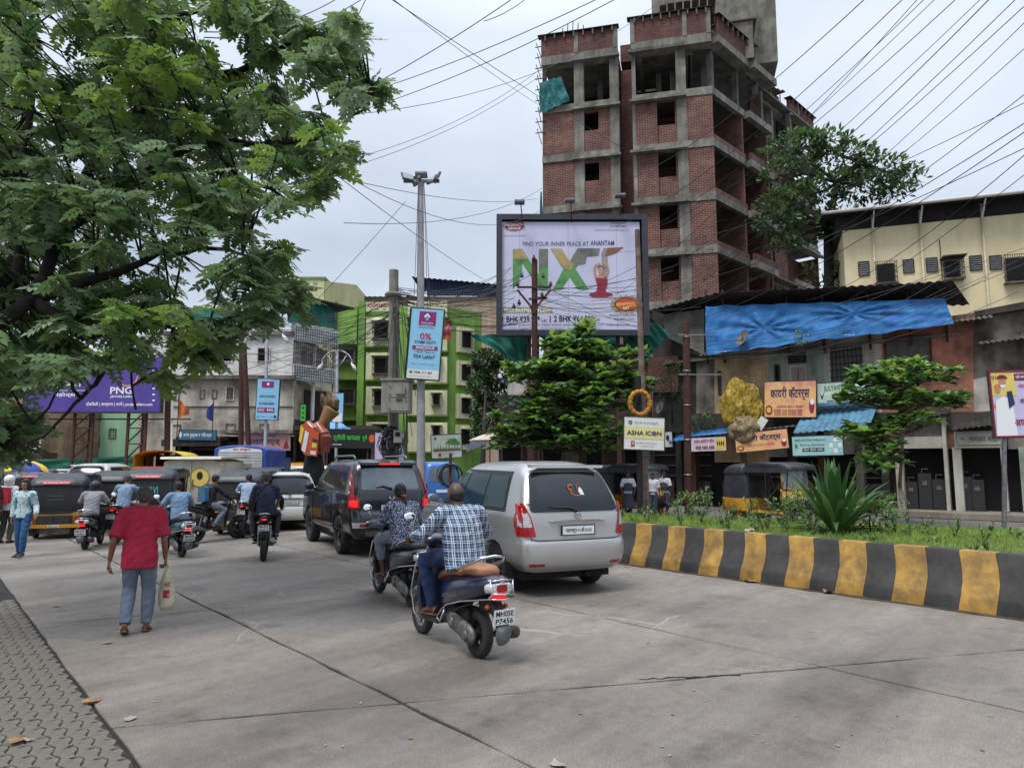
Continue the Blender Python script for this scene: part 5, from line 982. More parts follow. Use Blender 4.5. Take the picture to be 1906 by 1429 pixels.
for x in (.05, L_o*.5, L_o-.1): q = MB(); q.box((x, .2, 0), (x+.14, .35, zz(600))); o = q.build('balcony_post', M_owht, ob_); o.matrix_local = Mo
q = MB()
for i in range(22): q.bar((.1+i*L_o/22, .1, zz(676)), (.1+i*L_o/22, .1, zz(632)), .02)
for i in range(5): q.bar((.1, .1, zz(676)+i*.3), (L_o, .1, zz(676)+i*.3), .02)
o = q.build('grille', M_dgrey2, ob_, kind='stuff'); o.matrix_local = Mo
q = MB(); q.box((-1.5, -.2, zz(588)+1.1), (L_o+1, 3, zz(588)+1.2)); o = q.build('roof_sheet', M_sheetd, ob_); o.matrix_local = Mo
c = [W(536,600,38), W(626,612,41), W(624,572,41), W(536,556,38)]; cloth('shade_net', c, mat('pale_green_net', lin(44,128,112), .8, var=.25, scale=2), amp=.12, seed=11, label='teal green shade net over the top balcony of the old building', category='net')
c = [W(330,612,37.5), W(440,618,37.5), W(440,580,37.5), W(330,570,37.5)]; cloth('shade_net', c, mat('pale_green_net', (0,0,0)), amp=.1, seed=12, label='teal green net on the roof seen through the big tree', category='net')
# mint building & cream shop at far left
FM = Frame((0, 41, 0), 0); mb_ = thing('mint_building', 'mint green two-storey building behind the purple hoarding', 'building', (0, 41, 0)); M_mint = mat('mint_paint', lin(164, 212, 172), .88, var=.1, scale=.5, streak=.3)
cbox(80, 262, 700, 905, M_mint, 'wall', 0, 7, FM, mb_)
for a in ((114,130,792,815),(202,216,797,816),(152,188,768,784),(156,186,812,834)): window(*a, y=-.03, parent=mb_, F=FM, bars=3, fr=M_dgrey)
q = MB(); x = FM.hit(86,800)[0]; q.tube([(x,-.1,0),(x,-.1,9)], .07, 8); q.build('drain_pipe', mat('painted_pipe', (0,0,0)), mb_)
ct = thing('corner_shop', 'tan plastered shop building at the far left below the tree', 'building', (0, 36, 0)); FT = Frame((0,36,0),0)
cbox(-60, 78, 740, 905, st('tan_plaster', lin(176,152,124), lin(130,108,86)), 'wall', 0, 6, FT, ct); cbox(-60, 82, 762, 770, mat('pale_yellow_paint', (0,0,0)), 'ledge', -.5, 0, FT, ct); cbox(50, 78, 842, 856, M_rust, 'roof_sheet', -1.2, 0, FT, ct); window(62,76,808,836, y=-.03, parent=ct, F=FT, bars=3, fr=M_white)
cbox(-60, 56, 640, 740, mat('teal_sheet', lin(60,130,120), .8), 'upper_wall', .2, 5, FT, ct)
# green cloth fence
gf_ = cloth('cloth_fence', [W(40,874,33.5), W(272,874,34.5), W(272,848,34.5), W(40,856,33.5)], mat('green_fence_cloth', lin(14, 96, 74), .8, var=.2, scale=1.5), amp=.06, nx=60, label='dark green cloth fence behind the queue of auto rickshaws', category='fence')
# purple jewellers hoarding on lattice legs
FP_ = Frame((0, 30, 0), 0); pg = thing('purple_hoarding', 'wide purple jewellers hoarding on brown lattice legs partly hidden by leaves', 'billboard', (0, 30, 0)); a, b = FP_.hit(40, 766), FP_.hit(303, 664); pa, pb = a, b
M_pur = grad('purple_print', lin(70, 52, 132), lin(54, 40, 112), lin(86, 66, 152), .3); q = MB(); q.box((a[0], 0, a[1]), (b[0], .12, b[1])); q.build('printed_sheet', M_pur, pg); q = MB(); q.box((a[0]-.05,-.03,a[1]-.06),(b[0]+.05,.2,a[1]-.001)); q.box((b[0]+.001,-.03,a[1]),(b[0]+.05,.2,b[1])); q.build('frame', M_sheetd, pg)
def pt_(s, px0, px1, py0, py1, m, **k): u, v = FP_.hit(px0, py1), FP_.hit(px1, py0); text(s, u[0], v[0], u[1], v[1], m, pg, **k)
pt_('PNG', 205, 247, 720, 733, M_wht, bold=True); pt_('JEWELLERS', 205, 247, 736, 741, M_wht, bold=True); pt_('डोंबिवली | कल्याण | ठाणे | pngjewellers.com', 160, 284, 748, 757, M_wht, bold=True); pt_('सोने', 90, 110, 712, 722, M_wht, bold=True); pt_('खरेदी', 118, 152, 711, 720, M_wht, bold=True); pt_('महोत्सव', 100, 150, 730, 740, M_wht, bold=True)
u = FP_.hit(238, 700); disc(u[0], u[1], .45, .45, mat('rosegold_print', lin(222,150,120), .5, var=.1), pg, r0=.85, a0=180, a1=380); u = FP_.hit(88, 727); v = FP_.hit(163,727); shape([(u[0],u[1]),(v[0],v[1]),(v[0],v[1]+.02),(u[0],u[1]+.02)], M_wht, pg)
for i in range(6): u = FP_.hit(286, 690+11*i); rect(u[0]-.05, u[0]+.05, u[1]-.03, u[1]+.03, M_wht, pg, name='printed_mark')
for x0p, x1p in ((138, 172), (238, 271)):
 xs_ = [FP_.hit(p, 800, .3)[0] for p in (x0p, (x0p+x1p)/2, x1p)]; 
 for k, x in enumerate(xs_): q = MB(); q.bar((x, .3+.5*(k == 1), 0), (x, .3+.5*(k == 1), a[1]), .1); q.build('leg', M_rust, pg)
 for j in range(5):
  z0 = .6+j*(a[1]-.6)/5; z1 = z0+(a[1]-.6)/5; q = MB(); q.bar((xs_[0], .28, z0), (xs_[1], .78, z1), .05); q.bar((xs_[2], .28, z0), (xs_[1], .78, z1), .05); q.bar((xs_[0], .28, z1-.02), (xs_[2], .28, z1-.02), .05); q.build('lattice_brace', M_rust, pg)
q = MB(); z = FP_.hit(180, 779)[1]; q.bar((pa[0]+1, .3, z), (pb[0]+1.2, .3, z), .06); q.build('cross_beam', M_rust, pg)
for px_, Y, y0_, lab in ((313, 31, 690, 'rust brown iron pole right of the purple hoarding'), (450, 33, 600, 'rust brown leaning twin pole left one in front of the old building')): o, t = pole('iron_pole', lab, 'pole', px_, y0_, 880, Y, .12, M_rust, 0)
o, t = pole('iron_pole', 'slanting rust brown pole leaning on the upright one before the old building', 'pole', 452, 600, 880, 32.6, .12, M_rust, 0, py2=470)
o, t = pole('white_pole', 'slim white pole beside the purple hoarding', 'pole', 324, 640, 800, 30.4, .04, M_white, 0)
# shops and signs under the old building
FL = Frame((0, 35.5, 0), 0); shop = thing('market_stalls', 'row of dark roofed market stalls under the old grey building', 'stall', (0, 35.5, 0))
def lbx(px0, px1, py0, py1, m, name, y0=0, y1=.3): return cbox(px0, px1, py0, py1, m, name, y0, y1, FL, shop)
lbx(325, 700, 812, 905, M_dark, 'stall_shade', .6, .9); lbx(300, 410, 818, 830, M_sheetd, 'roof_edge', -.4, 1.5); lbx(404, 545, 800, 806, mat('pale_roof_sheet', lin(150,140,134), .8, var=.5, scale=3), 'roof_sheet', -.6, 2)
for p in (330, 352, 404, 470, 545, 600, 690): lbx(p, p+4, 812, 900, M_dgrey, 'post', .3, .5)
lbx(352, 402, 832, 838, M_rust, 'shelf', .2, .4); lbx(405, 470, 822, 850, M_dgrey2, 'shutter', .4, .5); lbx(545, 700, 792, 800, M_dgrey2, 'canopy', -.5, 1)
o_, w_, h = sign(332, 402, 800, 818, 801, 819, -.45, 'small teal Devanagari stall sign below the grey building', mat('teal_blue_print', lin(58,112,140), .6, var=.1), F=FL); text('अनंत पुस्तक ◊ शिव माळ', .12*w_, .88*w_, .2*h, .75*h, M_wht, o_, bold=True); disc(.05*w_, .5*h, .03*w_, .3*h, M_wht, o_)
o_, w_, h = sign(448, 540, 806, 838, 808, 838, -.4, 'orange and mauve Devanagari arts sign under the old building', grad('arts_print', lin(206,140,110), lin(120,100,130), lin(190,150,160), .8), F=FL); text('जयंती आर्टस्', .2*w_, .8*w_, .25*h, .75*h, M_navy, o_, bold=True); text('•••••• ••••••', .4*w_, .7*w_, .82*h, .9*h, M_navy, o_); shape([(.85*w_,.1*h),(.92*w_,.7*h),(.98*w_,.1*h)], M_mag, o_)
FL2 = Frame((0, 33, 0), 0); o_, w_, h = sign(592, 700, 798, 832, 800, 834, -.1, 'black sign with bright green Devanagari lettering beside the fist figure', M_ink, F=FL2)
M_lime = mat('lime_print', lin(64, 196, 64), .6, var=0); text('बाबा, ट्रॉली बायला', .05*w_, .72*w_, .32*h, .74*h, M_lime, o_, bold=True); text('पुणे', .76*w_, .84*w_, .35*h, .72*h, M_lime, o_, bold=True); disc(.92*w_, .52*h, .05*w_, .22*h, mat('orangered_print', lin(220,90,50), .6, var=0), o_); text('•••••••', .25*w_, .4*w_, .14*h, .2*h, M_wht, o_)
for x in (.15*w_, .85*w_): q = MB(); q.bar((x, .1, -2.0), (x, .1, 0), .06); q.build('post', M_rust, o_)
FK = Frame((0, 36.3, 0), 0); o_, w_, h = sign(559, 568, 753, 783, 753, 783, 0, 'narrow bright green vertical sign on the old building corner', M_lime, F=FK)
for k in range(3): text('क', .2*w_, .8*w_, (.1+.3*k)*h, (.28+.3*k)*h, M_ink, o_, bold=True)
o_, w_, h = sign(617, 638, 731, 785, 732, 785, 0, 'small sky-blue pole sign behind the fist figure torch', mat('sky_print', (0,0,0)), F=Frame((0,33.8,0),0)); rect(.1*w_,.9*w_,0,.3*h,M_wht,o_)
cloth('awning', [W(614,800,34), W(656,800,34), W(634,786,35), W(614,786,35)], mat('light_blue_sheet', lin(110,170,220), .6), amp=.03, label='small light blue sloped awning above the black and green sign', category='awning')
def flag(px, py, w_, h_, Y, m, label, sgn=1, rot=20):
 o = thing('flag', label, 'flag', W(px, py, Y)); q = MB(); q.bar((0,0,-1.1),(0,0,1.2*h_),.03); q.build('staff', M_rust, o); v = []; f = []
 for i in range(9):
  for j in range(5): s, t = i/8, j/4; v.append((sgn*s*w_, .08*math.sin(s*7+t), h_-t*h_*(1-s*.7)-s*h_*.5))
 for i in range(8):
  for j in range(4): a = i*5+j; f.append((a, a+5, a+6, a+1))
 q = MB(); q.add(v, f); q.build('cloth', m, o, smooth=True, fix=False)
flag(396, 785, -.35, 1.0, 34, mat('navy_flag', lin(50,70,140), .8), 'dark blue triangular flag before the old building'); flag(331, 778, .5, .9, 34, mat('orange_flag', lin(214,120,60), .8), 'tattered orange flag left of the dark blue one')
flag(1684, 672, -.25, 1.1, 30.2, mat('ochre_flag', lin(150,110,70), .8), 'drooping ochre flag behind the young tree at right')
c = [W(800,590,24), W(842,598,24), W(840,634,24), W(802,628,24)]; cloth('striped_flag', c, grad('multicolour_flag', lin(190,170,70), lin(60,70,130), lin(170,70,60), 2.2), amp=.1, nx=16, label='yellow red and blue striped flag hanging right of the sky-blue mast sign', category='flag')
# dark stall awning and white umbrella right of the mast
cloth('stall_canopy', [W(868,826,27), W(918,808,27), W(918,820,26), W(868,840,26)], mat('navy_tarp', lin(54,62,84), .7, var=.3), amp=.06, label='dark navy stall canopy left of the almond tree', category='canopy')
# low dark shops behind the almond tree
FD = Frame((0, 33, 0), 0); ds = thing('low_shop_block', 'low dark shop block with brown shutters behind the almond tree', 'building', (0, 33, 0))
def dbx(a, b, c, d, m, nm, y0=0, y1=.3): return cbox(a, b, c, d, m, nm, y0, y1, FD, ds)
dbx(928, 1215, 735, 905, M_dgrey2, 'wall', .4, 4); dbx(918, 1222, 800, 806, M_sheetd, 'roof_sheet', -1.2, .4)
for i, p in enumerate(range(932, 1200, 38)): dbx(p+4, p+34, 812, 905, [M_dark, mat('brown_counter', (0,0,0)), M_dark, M_dgrey][i % 4], 'shutter', .3, .39); dbx(p, p+3, 806, 905, M_rust, 'post', -.9, -.8)
dbx(1040, 1110, 690, 735, M_dgrey, 'upper_wall', .5, 3); dbx(945, 1010, 700, 735, M_dwhite, 'upper_wall', .6, 3)
us_ = thing('white_umbrella', 'cream canvas stall umbrella right of the navy canopy', 'umbrella', W(912, 822, 25)); q = MB(); q.lathe([(.02,.3),(.35,.22),(.75,.05),(.74,.03),(.3,.19),(.02,.27)], n=8); q.build('canopy', mat('cream_canvas', lin(214,204,180), .8, var=.1), us_); q = MB(); q.bar((0,0,-2.3),(0,0,.3),.04); q.build('pole', M_rust, us_)
# ================================================================ TREES AND PLANTS
LM = [leafmat('leaf_mid', lin(124, 150, 98), lin(96, 122, 80), tr=.3, rough=.34), leafmat('leaf_fresh', lin(138, 164, 84), lin(108, 138, 72), tr=.34, rough=.34), leafmat('leaf_bluish', lin(158, 176, 144), lin(124, 146, 114), rough=.3), leafmat('leaf_deep', lin(88, 112, 74), lin(66, 90, 58))]
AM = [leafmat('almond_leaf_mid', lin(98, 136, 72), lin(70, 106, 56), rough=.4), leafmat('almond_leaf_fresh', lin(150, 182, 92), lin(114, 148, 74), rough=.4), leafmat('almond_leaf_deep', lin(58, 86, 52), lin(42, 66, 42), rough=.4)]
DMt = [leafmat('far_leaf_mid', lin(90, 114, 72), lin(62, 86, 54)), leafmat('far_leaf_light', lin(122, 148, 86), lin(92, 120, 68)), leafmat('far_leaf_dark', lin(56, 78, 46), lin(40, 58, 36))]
def rvec(r): 
 while True:
  v = Vector((r.uniform(-1,1), r.uniform(-1,1), r.uniform(-1,1)))
  if .05 < v.length < 1: return v
# --- the near tree that overhangs the top left of the street
crown = [(-120,-120),(440,-120),(400,0),(360,60),(390,115),(440,130),(480,165),(520,195),(560,205),(610,200),(630,225),(620,260),(645,285),(620,310),(600,345),(560,375),(510,395),(470,430),(480,480),(515,510),(525,560),(500,590),(480,610),(450,610),(420,625),(392,655),(372,630),(330,612),(318,668),(290,650),(262,680),(212,672),(190,690),(150,688),(112,718),(60,725),(40,790),(16,830),(-120,850)]
sprays = [(480,20,48),(560,60,46),(610,75,42),(650,45,28),(575,100,36),(625,95,28),(505,80,26),(690,170,30),(660,150,24),(450,-10,60),(420,20,50),(560,575,26),(600,330,38),(640,290,26),(500,500,30),(545,540,28),(505,470,28),(40,800,46),(20,740,60),(400,640,26),(350,655,26),(100,700,30),(60,660,50),(380,668,16),(310,705,14),(478,590,26),(10,850,24)]
gaps = [(45,195,26),(12,165,20),(265,440,14),(300,500,22),(330,470,16),(210,455,12),(352,500,18),(105,60,16),(90,45,16),(215,25,16),(240,20,12),(60,575,26),(95,560,16),(255,512,14),(175,40,10),(520,400,8),(100,90,10),(345,15,26),(380,45,14),(245,395,9),(330,420,8)]
rt = random.Random(11); tips = []
while len(tips) < 520:
 px, py = rt.uniform(-120, 715), rt.uniform(-120, 880)
 if not inpoly(px, py, crown): continue
 if any(math.hypot(px-a, py-b) < r*1.6 for a, b, r in gaps): continue
 Y = rt.uniform(6.2, 10.5); tips.append((W(px, py, Y), (px, py)))
for a, b, r in sprays:
 for k in range(max(2, int(r/7))):
  t = rt.uniform(0, 6.28); q_ = r*math.sqrt(rt.random())*.8; tips.append((W(a+q_*math.cos(t), b+q_*math.sin(t), rt.uniform(7.2, 9)), (a, b)))
big = thing('overhanging_tree', 'large leafy tree overhanging the street from the top left', 'tree', (-8.6, 5.6, 0)); O = Vector((-8.6, 5.6, 0))
limbs = []
def limb(pts, r): limbs.append((pts, r)); q = MB(); q.tube([p - O for p in pts], r, 8); return q
base = [Vector((-8.6,5.6,-.05)), Vector((-8.4,5.8,1.6)), Vector((-7.8,6.2,3.0))]
q = limb(base, [.34,.26,.22]); q.build('trunk', M_barkd, big, smooth=True)
mains = [[base[-1], W(-40,640,6.6), W(60,560,7.2), W(130,420,7.6), W(190,270,8), W(235,120,8.2), W(250,-60,8.4)],
 [base[-1], W(-60,600,7), W(40,500,7.6), W(40,330,8.0), W(60,150,8.2), W(40,-90,8.4)],
 [W(130,420,7.6), W(260,330,8), W(380,260,8.2), W(480,270,8.3), W(560,262,8.3), W(640,240,8.3), W(690,180,8.4)],
 [W(190,270,8), W(300,170,8.2), W(420,140,8.4), W(500,105,8.5), W(560,60,8.5), W(640,60,8.6)],
 [W(60,560,7.2), W(180,520,7.4), W(300,470,7.8), W(420,460,8), W(520,500,8.2)],
 [W(60,560,7.2), W(160,620,7.2), W(250,600,7.4), W(360,600,7.8), W(480,580,8)],
 [W(250,600,7.4), W(190,700,7.1), W(150,740,7), W(110,790,7.0), W(90,810,7.0), W(10,835,7.0)],
 [W(150,740,7), W(120,700,7), W(60,790,7)],
 [W(220,60,8.2), W(330,30,8.4), W(420,10,8.4), W(470,-10,8.5)],
 [W(250,600,7.4), W(250,690,7.3), W(253,762,7.2)],
 [W(380,260,8.2), W(440,330,8.2), W(540,370,8.3), W(610,340,8.3)],
 [W(320,575,7.6), W(330,640,7.6), W(370,665,7.6)]]
for i, m_ in enumerate(mains):
 r0 = (.10, .09, .07, .07, .06, .07, .03, .02, .045, .02, .04, .02)[i]; pts = []
 for j in range(len(m_)-1):
  for k in range(3): t = k/3; p = m_[j].lerp(m_[j+1], t); pts.append(p + rvec(rt)*.05*(1 if j+k else 0))
 pts.append(m_[-1]); q = limb(pts, [max(.012, r0*(1-.85*k/(len(pts)-1))) for k in range(len(pts))]); q.build('branch', M_barkd, big, smooth=True)
allp = [p for pts, r in limbs[1:] for p in pts]; ap = np.array([p[:] for p in allp]); q = MB(); LV = []; LI = []
for p, (px, py) in tips:
 d2 = ((ap - np.array(p[:]))**2).sum(1); b = allp[int(d2.argmin())]; mid = b.lerp(p, .5) + Vector((0,0,.12)) + rvec(rt)*.1; q.tube([b-O, mid-O, p-O], [.014,.010,.005], 4, caps=False)
 dirn = (p - mid).normalized(); light = rt.random(); outer = noise.noise(p*.7) 
 for k in range(11):
  a = 2*math.pi*k/11*1.618; tt = k/11; pos = mid.lerp(p, .25+.8*tt) + rvec(rt)*.06; side = Vector((math.cos(a), math.sin(a), rt.uniform(-.5,.45))).normalized(); dd_ = (side + dirn*.5 + Vector((0,0,-.12))).normalized()
  M = rot_to(dd_, roll=rt.uniform(-.7,.7)).to_4x4() @ Matrix.Scale(rt.uniform(.72,1.15), 4); M.translation = pos - O; LV.append(M)
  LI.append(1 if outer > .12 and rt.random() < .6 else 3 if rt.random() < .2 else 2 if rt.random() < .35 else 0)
q.build('twigs', M_barkd, big, kind='stuff', fix=False)
camO = Vector((0,0,1.7)) - O
scatter('foliage', compound_tpl(5, .088, .054, .22), LV, big, LM, LI, parts=300, partname='leaf', key=lambda m: (m.translation - camO).length)
# --- tiered almond trees
def rosette(c, r, n, size, out_, outi, rr, droop=.2, up=.35):
 for k in range(n):
  a = 2*math.pi*k/n + rr.uniform(-.3,.3); e = rr.uniform(-.25, up+.45); d = Vector((math.cos(a)*math.cos(e), math.sin(a)*math.cos(e), math.sin(e))); M = rot_to(d, roll=rr.uniform(-.5,.5)).to_4x4() @ Matrix.Scale(size*rr.uniform(.75,1.2), 4); M.translation = c + d*r*.15; out_.append(M)
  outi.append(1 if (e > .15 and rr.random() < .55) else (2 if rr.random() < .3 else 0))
def tiered(name, label, base, trunk_top, tiers, leafL, parts, seed, mats=AM, r_tr=.12, leafW=.5, bark=M_bark):
 o = thing(name, label, 'tree', base); rr = random.Random(seed); B = Vector(base); q = MB(); T = trunk_top - B; q.tube([Vector((0,0,-.05)), T*.5+rvec(rr)*.08, T], [r_tr, r_tr*.75, r_tr*.3], 9); q.build('trunk', bark, o, smooth=True); q = MB(); LV, LI = [], []
 for (c, rx, ry, th, n) in tiers:
  c = Vector(c) - B; root = T * min(1, max(.15, (c.z-.25)/T.z))
  for k in range(int(n*1.7)):
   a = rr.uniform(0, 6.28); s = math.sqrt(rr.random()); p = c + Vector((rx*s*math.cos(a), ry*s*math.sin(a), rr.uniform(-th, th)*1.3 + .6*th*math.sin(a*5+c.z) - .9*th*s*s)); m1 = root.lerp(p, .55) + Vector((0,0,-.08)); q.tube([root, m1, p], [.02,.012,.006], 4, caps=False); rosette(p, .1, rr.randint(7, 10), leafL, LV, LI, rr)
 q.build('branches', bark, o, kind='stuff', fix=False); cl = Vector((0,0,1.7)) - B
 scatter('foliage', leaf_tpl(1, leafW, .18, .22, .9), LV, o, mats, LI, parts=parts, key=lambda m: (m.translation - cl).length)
 return o
Y = 23.5
def tp(px, py, y=Y): return W(px, py, y)
sc_ = Y/1322
tiered('almond_tree', 'bright green tiered almond tree standing under the large hoarding', (2.35, Y, 0), tp(1076, 628), [(tp(1085,612), .3,.3,.18,7),(tp(1078,638), 1.1,.9,.2,26),(tp(1105,655), 1.7,1.2,.16,26),(tp(1060,690), 2.1,1.5,.2,52),(tp(1000,680),1.2,1,.12,16),(tp(1070,735), 2.0,1.7,.22,60),(tp(1135,720),1.3,1.1,.2,24),(tp(1185,712),.6,.6,.2,10),(tp(1010,775), 1.75,1.5,.25,44),(tp(1080,790), 2.1,1.7,.25,56),(tp(970,805), 1.1,1.1,.22,24),(tp(1060,825), 1.6,1.4,.14,26)], .33, 300, 5, r_tr=.16, leafW=.6)
Y2 = 17.6
tiered('young_almond_tree', 'young almond tree with flat leafy tiers before the garages', G(1672, 950, 0).xyz, W(1686, 690, 19.5), [(W(1680,690,19.5), 1.45,1.0,.16,30),(W(1640,700,19.3),.9,.8,.14,16),(W(1700,738,19.5),1.2,1,.14,18),(W(1620,735,19.2),1.0,.8,.12,18),(W(1755,745,19.6),.6,.6,.14,10),(W(1690,780,19.3),1.0,.8,.08,14),(W(1620,800,19.2),.75,.7,.12,14),(W(1640,835,19.0),.6,.6,.25,16)], .30, 200, 9, r_tr=.07, leafW=.56, bark=mat('pale_bark', lin(150,128,112), .9, var=.3, scale=9))
gd = thing('tree_guard', 'bent grey pipe frame guard around the young almond tree', 'tree guard', (G(1680,950).x+.1, G(1680,950).y-.2, 0)); q = MB(); q.tube([(0,0,0),(-.02,0,2.0),(.2,0,2.1),(.55,0,.0)], .035, 6); q.build('pipe', mat('guard_grey', lin(150,140,130), .7, var=.3), gd)
def cloudtree(name, label, base, top, clumps, seed, mats, leaf=.26, parts=0, bark=M_barkd, r_tr=.3, dens=1.0, trunkpts=None):
 o = thing(name, label, 'tree', base); rr = random.Random(seed); B = Vector(base); q = MB(); T = [Vector(t)-B for t in (trunkpts or [base, (Vector(base)+Vector(top))/2, top])]; q.tube(T, [r_tr*(1-.7*i/(len(T)-1)) for i in range(len(T))], 8); q.build('trunk', bark, o, smooth=True); q = MB(); LV, LI = [], []
 for c, rad, n in clumps:
  c = Vector(c)-B; rad = Vector(rad if isinstance(rad, (tuple, Vector)) else (rad,)*3); j = min(range(len(T)), key=lambda i: (T[i]-c).length - (0 if i else -99)); q.tube([T[j], T[j].lerp(c, .5)+rvec(rr)*.2, c], [r_tr*.35, r_tr*.22, r_tr*.1], 5, caps=False)
  for k in range(int(n*dens)):
   v = rvec(rr); v = v.normalized()*v.length**.4; p = c + Vector((v.x*rad.x, v.y*rad.y, v.z*rad.z)); 
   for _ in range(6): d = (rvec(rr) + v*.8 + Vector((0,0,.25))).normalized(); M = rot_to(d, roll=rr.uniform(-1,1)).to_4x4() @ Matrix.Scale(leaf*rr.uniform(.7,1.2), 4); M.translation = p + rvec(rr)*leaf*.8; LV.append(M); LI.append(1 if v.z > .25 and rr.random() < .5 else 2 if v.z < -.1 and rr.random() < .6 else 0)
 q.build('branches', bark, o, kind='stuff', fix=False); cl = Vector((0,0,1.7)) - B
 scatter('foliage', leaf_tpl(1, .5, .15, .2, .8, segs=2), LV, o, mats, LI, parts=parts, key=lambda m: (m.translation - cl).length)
Yt = 40
def t_(px, py, y=Yt): return W(px, py, y)
cloudtree('tall_tree', 'tall spreading tree between the unfinished block and the cream block', (t_(1545,700).x, Yt, 0), t_(1540,420), [(t_(1480,275),(1.9,1.5,.55),60),(t_(1530,268),(1.6,1.5,.5),48),(t_(1575,295),(1.9,1.6,.6),60),(t_(1635,320),(1.7,1.5,.55),46),(t_(1690,330),(1.0,1.2,.35),20),(t_(1470,320),(1.6,1.5,.5),40),(t_(1450,375),(1.3,1.4,.5),34),(t_(1500,365),(1.5,1.4,.6),40),(t_(1610,350),(1.7,1.4,.5),40),(t_(1660,358),(1.0,1.2,.35),18),(t_(1455,415),(1.4,1.4,.5),34),(t_(1500,430),(1.3,1.3,.5),28),(t_(1560,400),(1.2,1.3,.4),20),(t_(1560,345),(1.4,1.5,.6),30),(t_(1465,455),(.8,1,.4),14),(t_(1575,440),(.8,1,.6),10),(t_(1530,510),(.9,1,.7),10),(t_(1575,490),(.6,1,.8),10),(t_(1440,395),(.9,1,.4),18)], 21, DMt, leaf=.36, r_tr=.36, dens=1.5, trunkpts=[(t_(1545,700).x,Yt,0), t_(1543,530), t_(1540,420), t_(1560,340), t_(1600,300)])
o = thing('second_trunk', 'dark leaning tree trunk beside the cream block corner', 'tree', (t_(1575,600).x, 39, 0)); q = MB(); q.tube([(0,0,0), Vector(t_(1578,530,39))-Vector((t_(1575,600).x,39,0)), Vector(t_(1590,470,39))-Vector((t_(1575,600).x,39,0)), Vector(t_(1596,420,39))-Vector((t_(1575,600).x,39,0))], [.2,.17,.13,.08], 8); q.build('trunk', M_barkd, o, smooth=True)
Yt = 34
cloudtree('dark_tree', 'dark green narrow tree left of the almond tree before the beige building', (t_(905,800).x, Yt, 0), t_(905,700), [(t_(905,672),(.8,.8,.5),60),(t_(895,720),(.6,.8,.8),50),(t_(925,700),(.8,.8,.7),60),(t_(905,770),(.7,.8,.8),50),(t_(935,750),(.8,.8,.8),50),(t_(935,665),(.5,.5,.3),26),(t_(890,800),(.4,.5,.4),16)], 4, [DMt[2], DMt[0], DMt[2]], leaf=.26, r_tr=.16, dens=2.2)
cloudtree('creeper_bush', 'green creeper growing on the grille left of the rusty pole', W(1252,790,30).xyz, W(1248,700,30), [(W(1247,690,30),(.45,.3,.5),36),(W(1250,730,30),(.5,.3,.7),40)], 8, DMt, leaf=.12, r_tr=.04)
cloudtree('ledge_plant', 'leafy plant growing on the ledge above the blue awning', FSW(1305,800,-.5), FSW(1305,782,-.5), [(FSW(1306,787,-.6),(.5,.35,.35),44)], 9, DMt, leaf=.12, r_tr=.03)
cloudtree('ledge_weed', 'small pale weed sprouting at the foot of the blue tarpaulin', FSW(1492,632,-1.2), FSW(1492,622,-1.2), [(FSW(1492,626,-1.3),(.3,.2,.25),22)], 10, [DMt[1]]*3, leaf=.09, r_tr=.02)
# --- spiky strap-leaf plant and weeds on the island
sp = thing('strap_leaf_plant', 'big clump of long strap leaves growing on the median', 'plant', G(1556, 994, MH-.1)); rr = random.Random(3)
SM = [leafmat('strap_leaf', lin(76, 112, 58), lin(50, 82, 42), tr=.15, rough=.4), leafmat('pale_strap_leaf', lin(120, 150, 86), lin(90, 122, 64), tr=.2, rough=.4)]
for k in range(64):
 a = 2*math.pi*k/64*7.3; e = R(rr.uniform(42, 88)) if k > 14 else R(rr.uniform(10, 40)); L_ = rr.uniform(.9, 1.4)*(1 if e > .6 else .75); wd = rr.uniform(.035, .06); d = Vector((math.cos(a)*math.cos(e), math.sin(a)*math.cos(e), math.sin(e))); hz = Vector((math.cos(a), math.sin(a), 0)); sd_ = Vector((-math.sin(a), math.cos(a), 0)); v, f = [], []; drp = rr.uniform(.05, .5)*math.cos(e)+.05
 for i in range(9):
  t = i/8; p = hz*.06 + d*L_*t + Vector((0,0,-1))*drp*t**3*L_ + hz*.12*t*t; w_ = wd*(.75+.6*math.sin(t*2.6))*(1-t**4); v += [p - sd_*w_ + Vector((0,0,.35*w_)), p, p + sd_*w_ + Vector((0,0,.35*w_))]
 for i in range(8): b = i*3; f += [(b, b+1, b+4, b+3), (b+1, b+2, b+5, b+4)]
 q = MB(); q.add(v, f); q.build('leaf', SM[int(rr.random() < .15)], sp, smooth=True, fix=False)
for k in range(5):
 q = MB(); e = R(70+5*k); q.tube([(0,0,0),(.1*k-.2,-.1,.4),(.2*k-.4,-.15,.75+.03*k)], .008, 4); q.build('dry_stem', M_bark, sp)
WL, WI = [], []; wq = MB(); wm = [leafmat('weed_leaf', lin(96, 130, 72), lin(70, 100, 52)), leafmat('weed_pale', lin(140, 160, 96), lin(110, 134, 74)), leafmat('weed_dark', lin(64, 88, 50), lin(48, 68, 40))]
for k in range(210):
 n, u = rr.uniform(9.7, 14.5), rr.uniform(3.2, 19)
 if not inside(n, u) or (n < 10.4 and rr.random() < .6): continue
 p = road(n, u, MH-.1); h = rr.uniform(.12, .5)*(1.2 if 5 < u < 9 else .7)
 for j in range(3):
  tip = p + Vector((rr.uniform(-.14,.14), rr.uniform(-.14,.14), h*rr.uniform(.7,1.1))); wq.tube([p, p.lerp(tip,.5)+rvec(rr)*.02, tip], .004, 3, caps=False)
  for i in range(14): t = rr.uniform(.2, 1); d = (rvec(rr)+Vector((0,0,.3))).normalized(); M = rot_to(d).to_4x4() @ Matrix.Scale(rr.uniform(.04,.085), 4); M.translation = p.lerp(tip, t); WL.append(M); WI.append(rr.choice((0,0,1,2)))
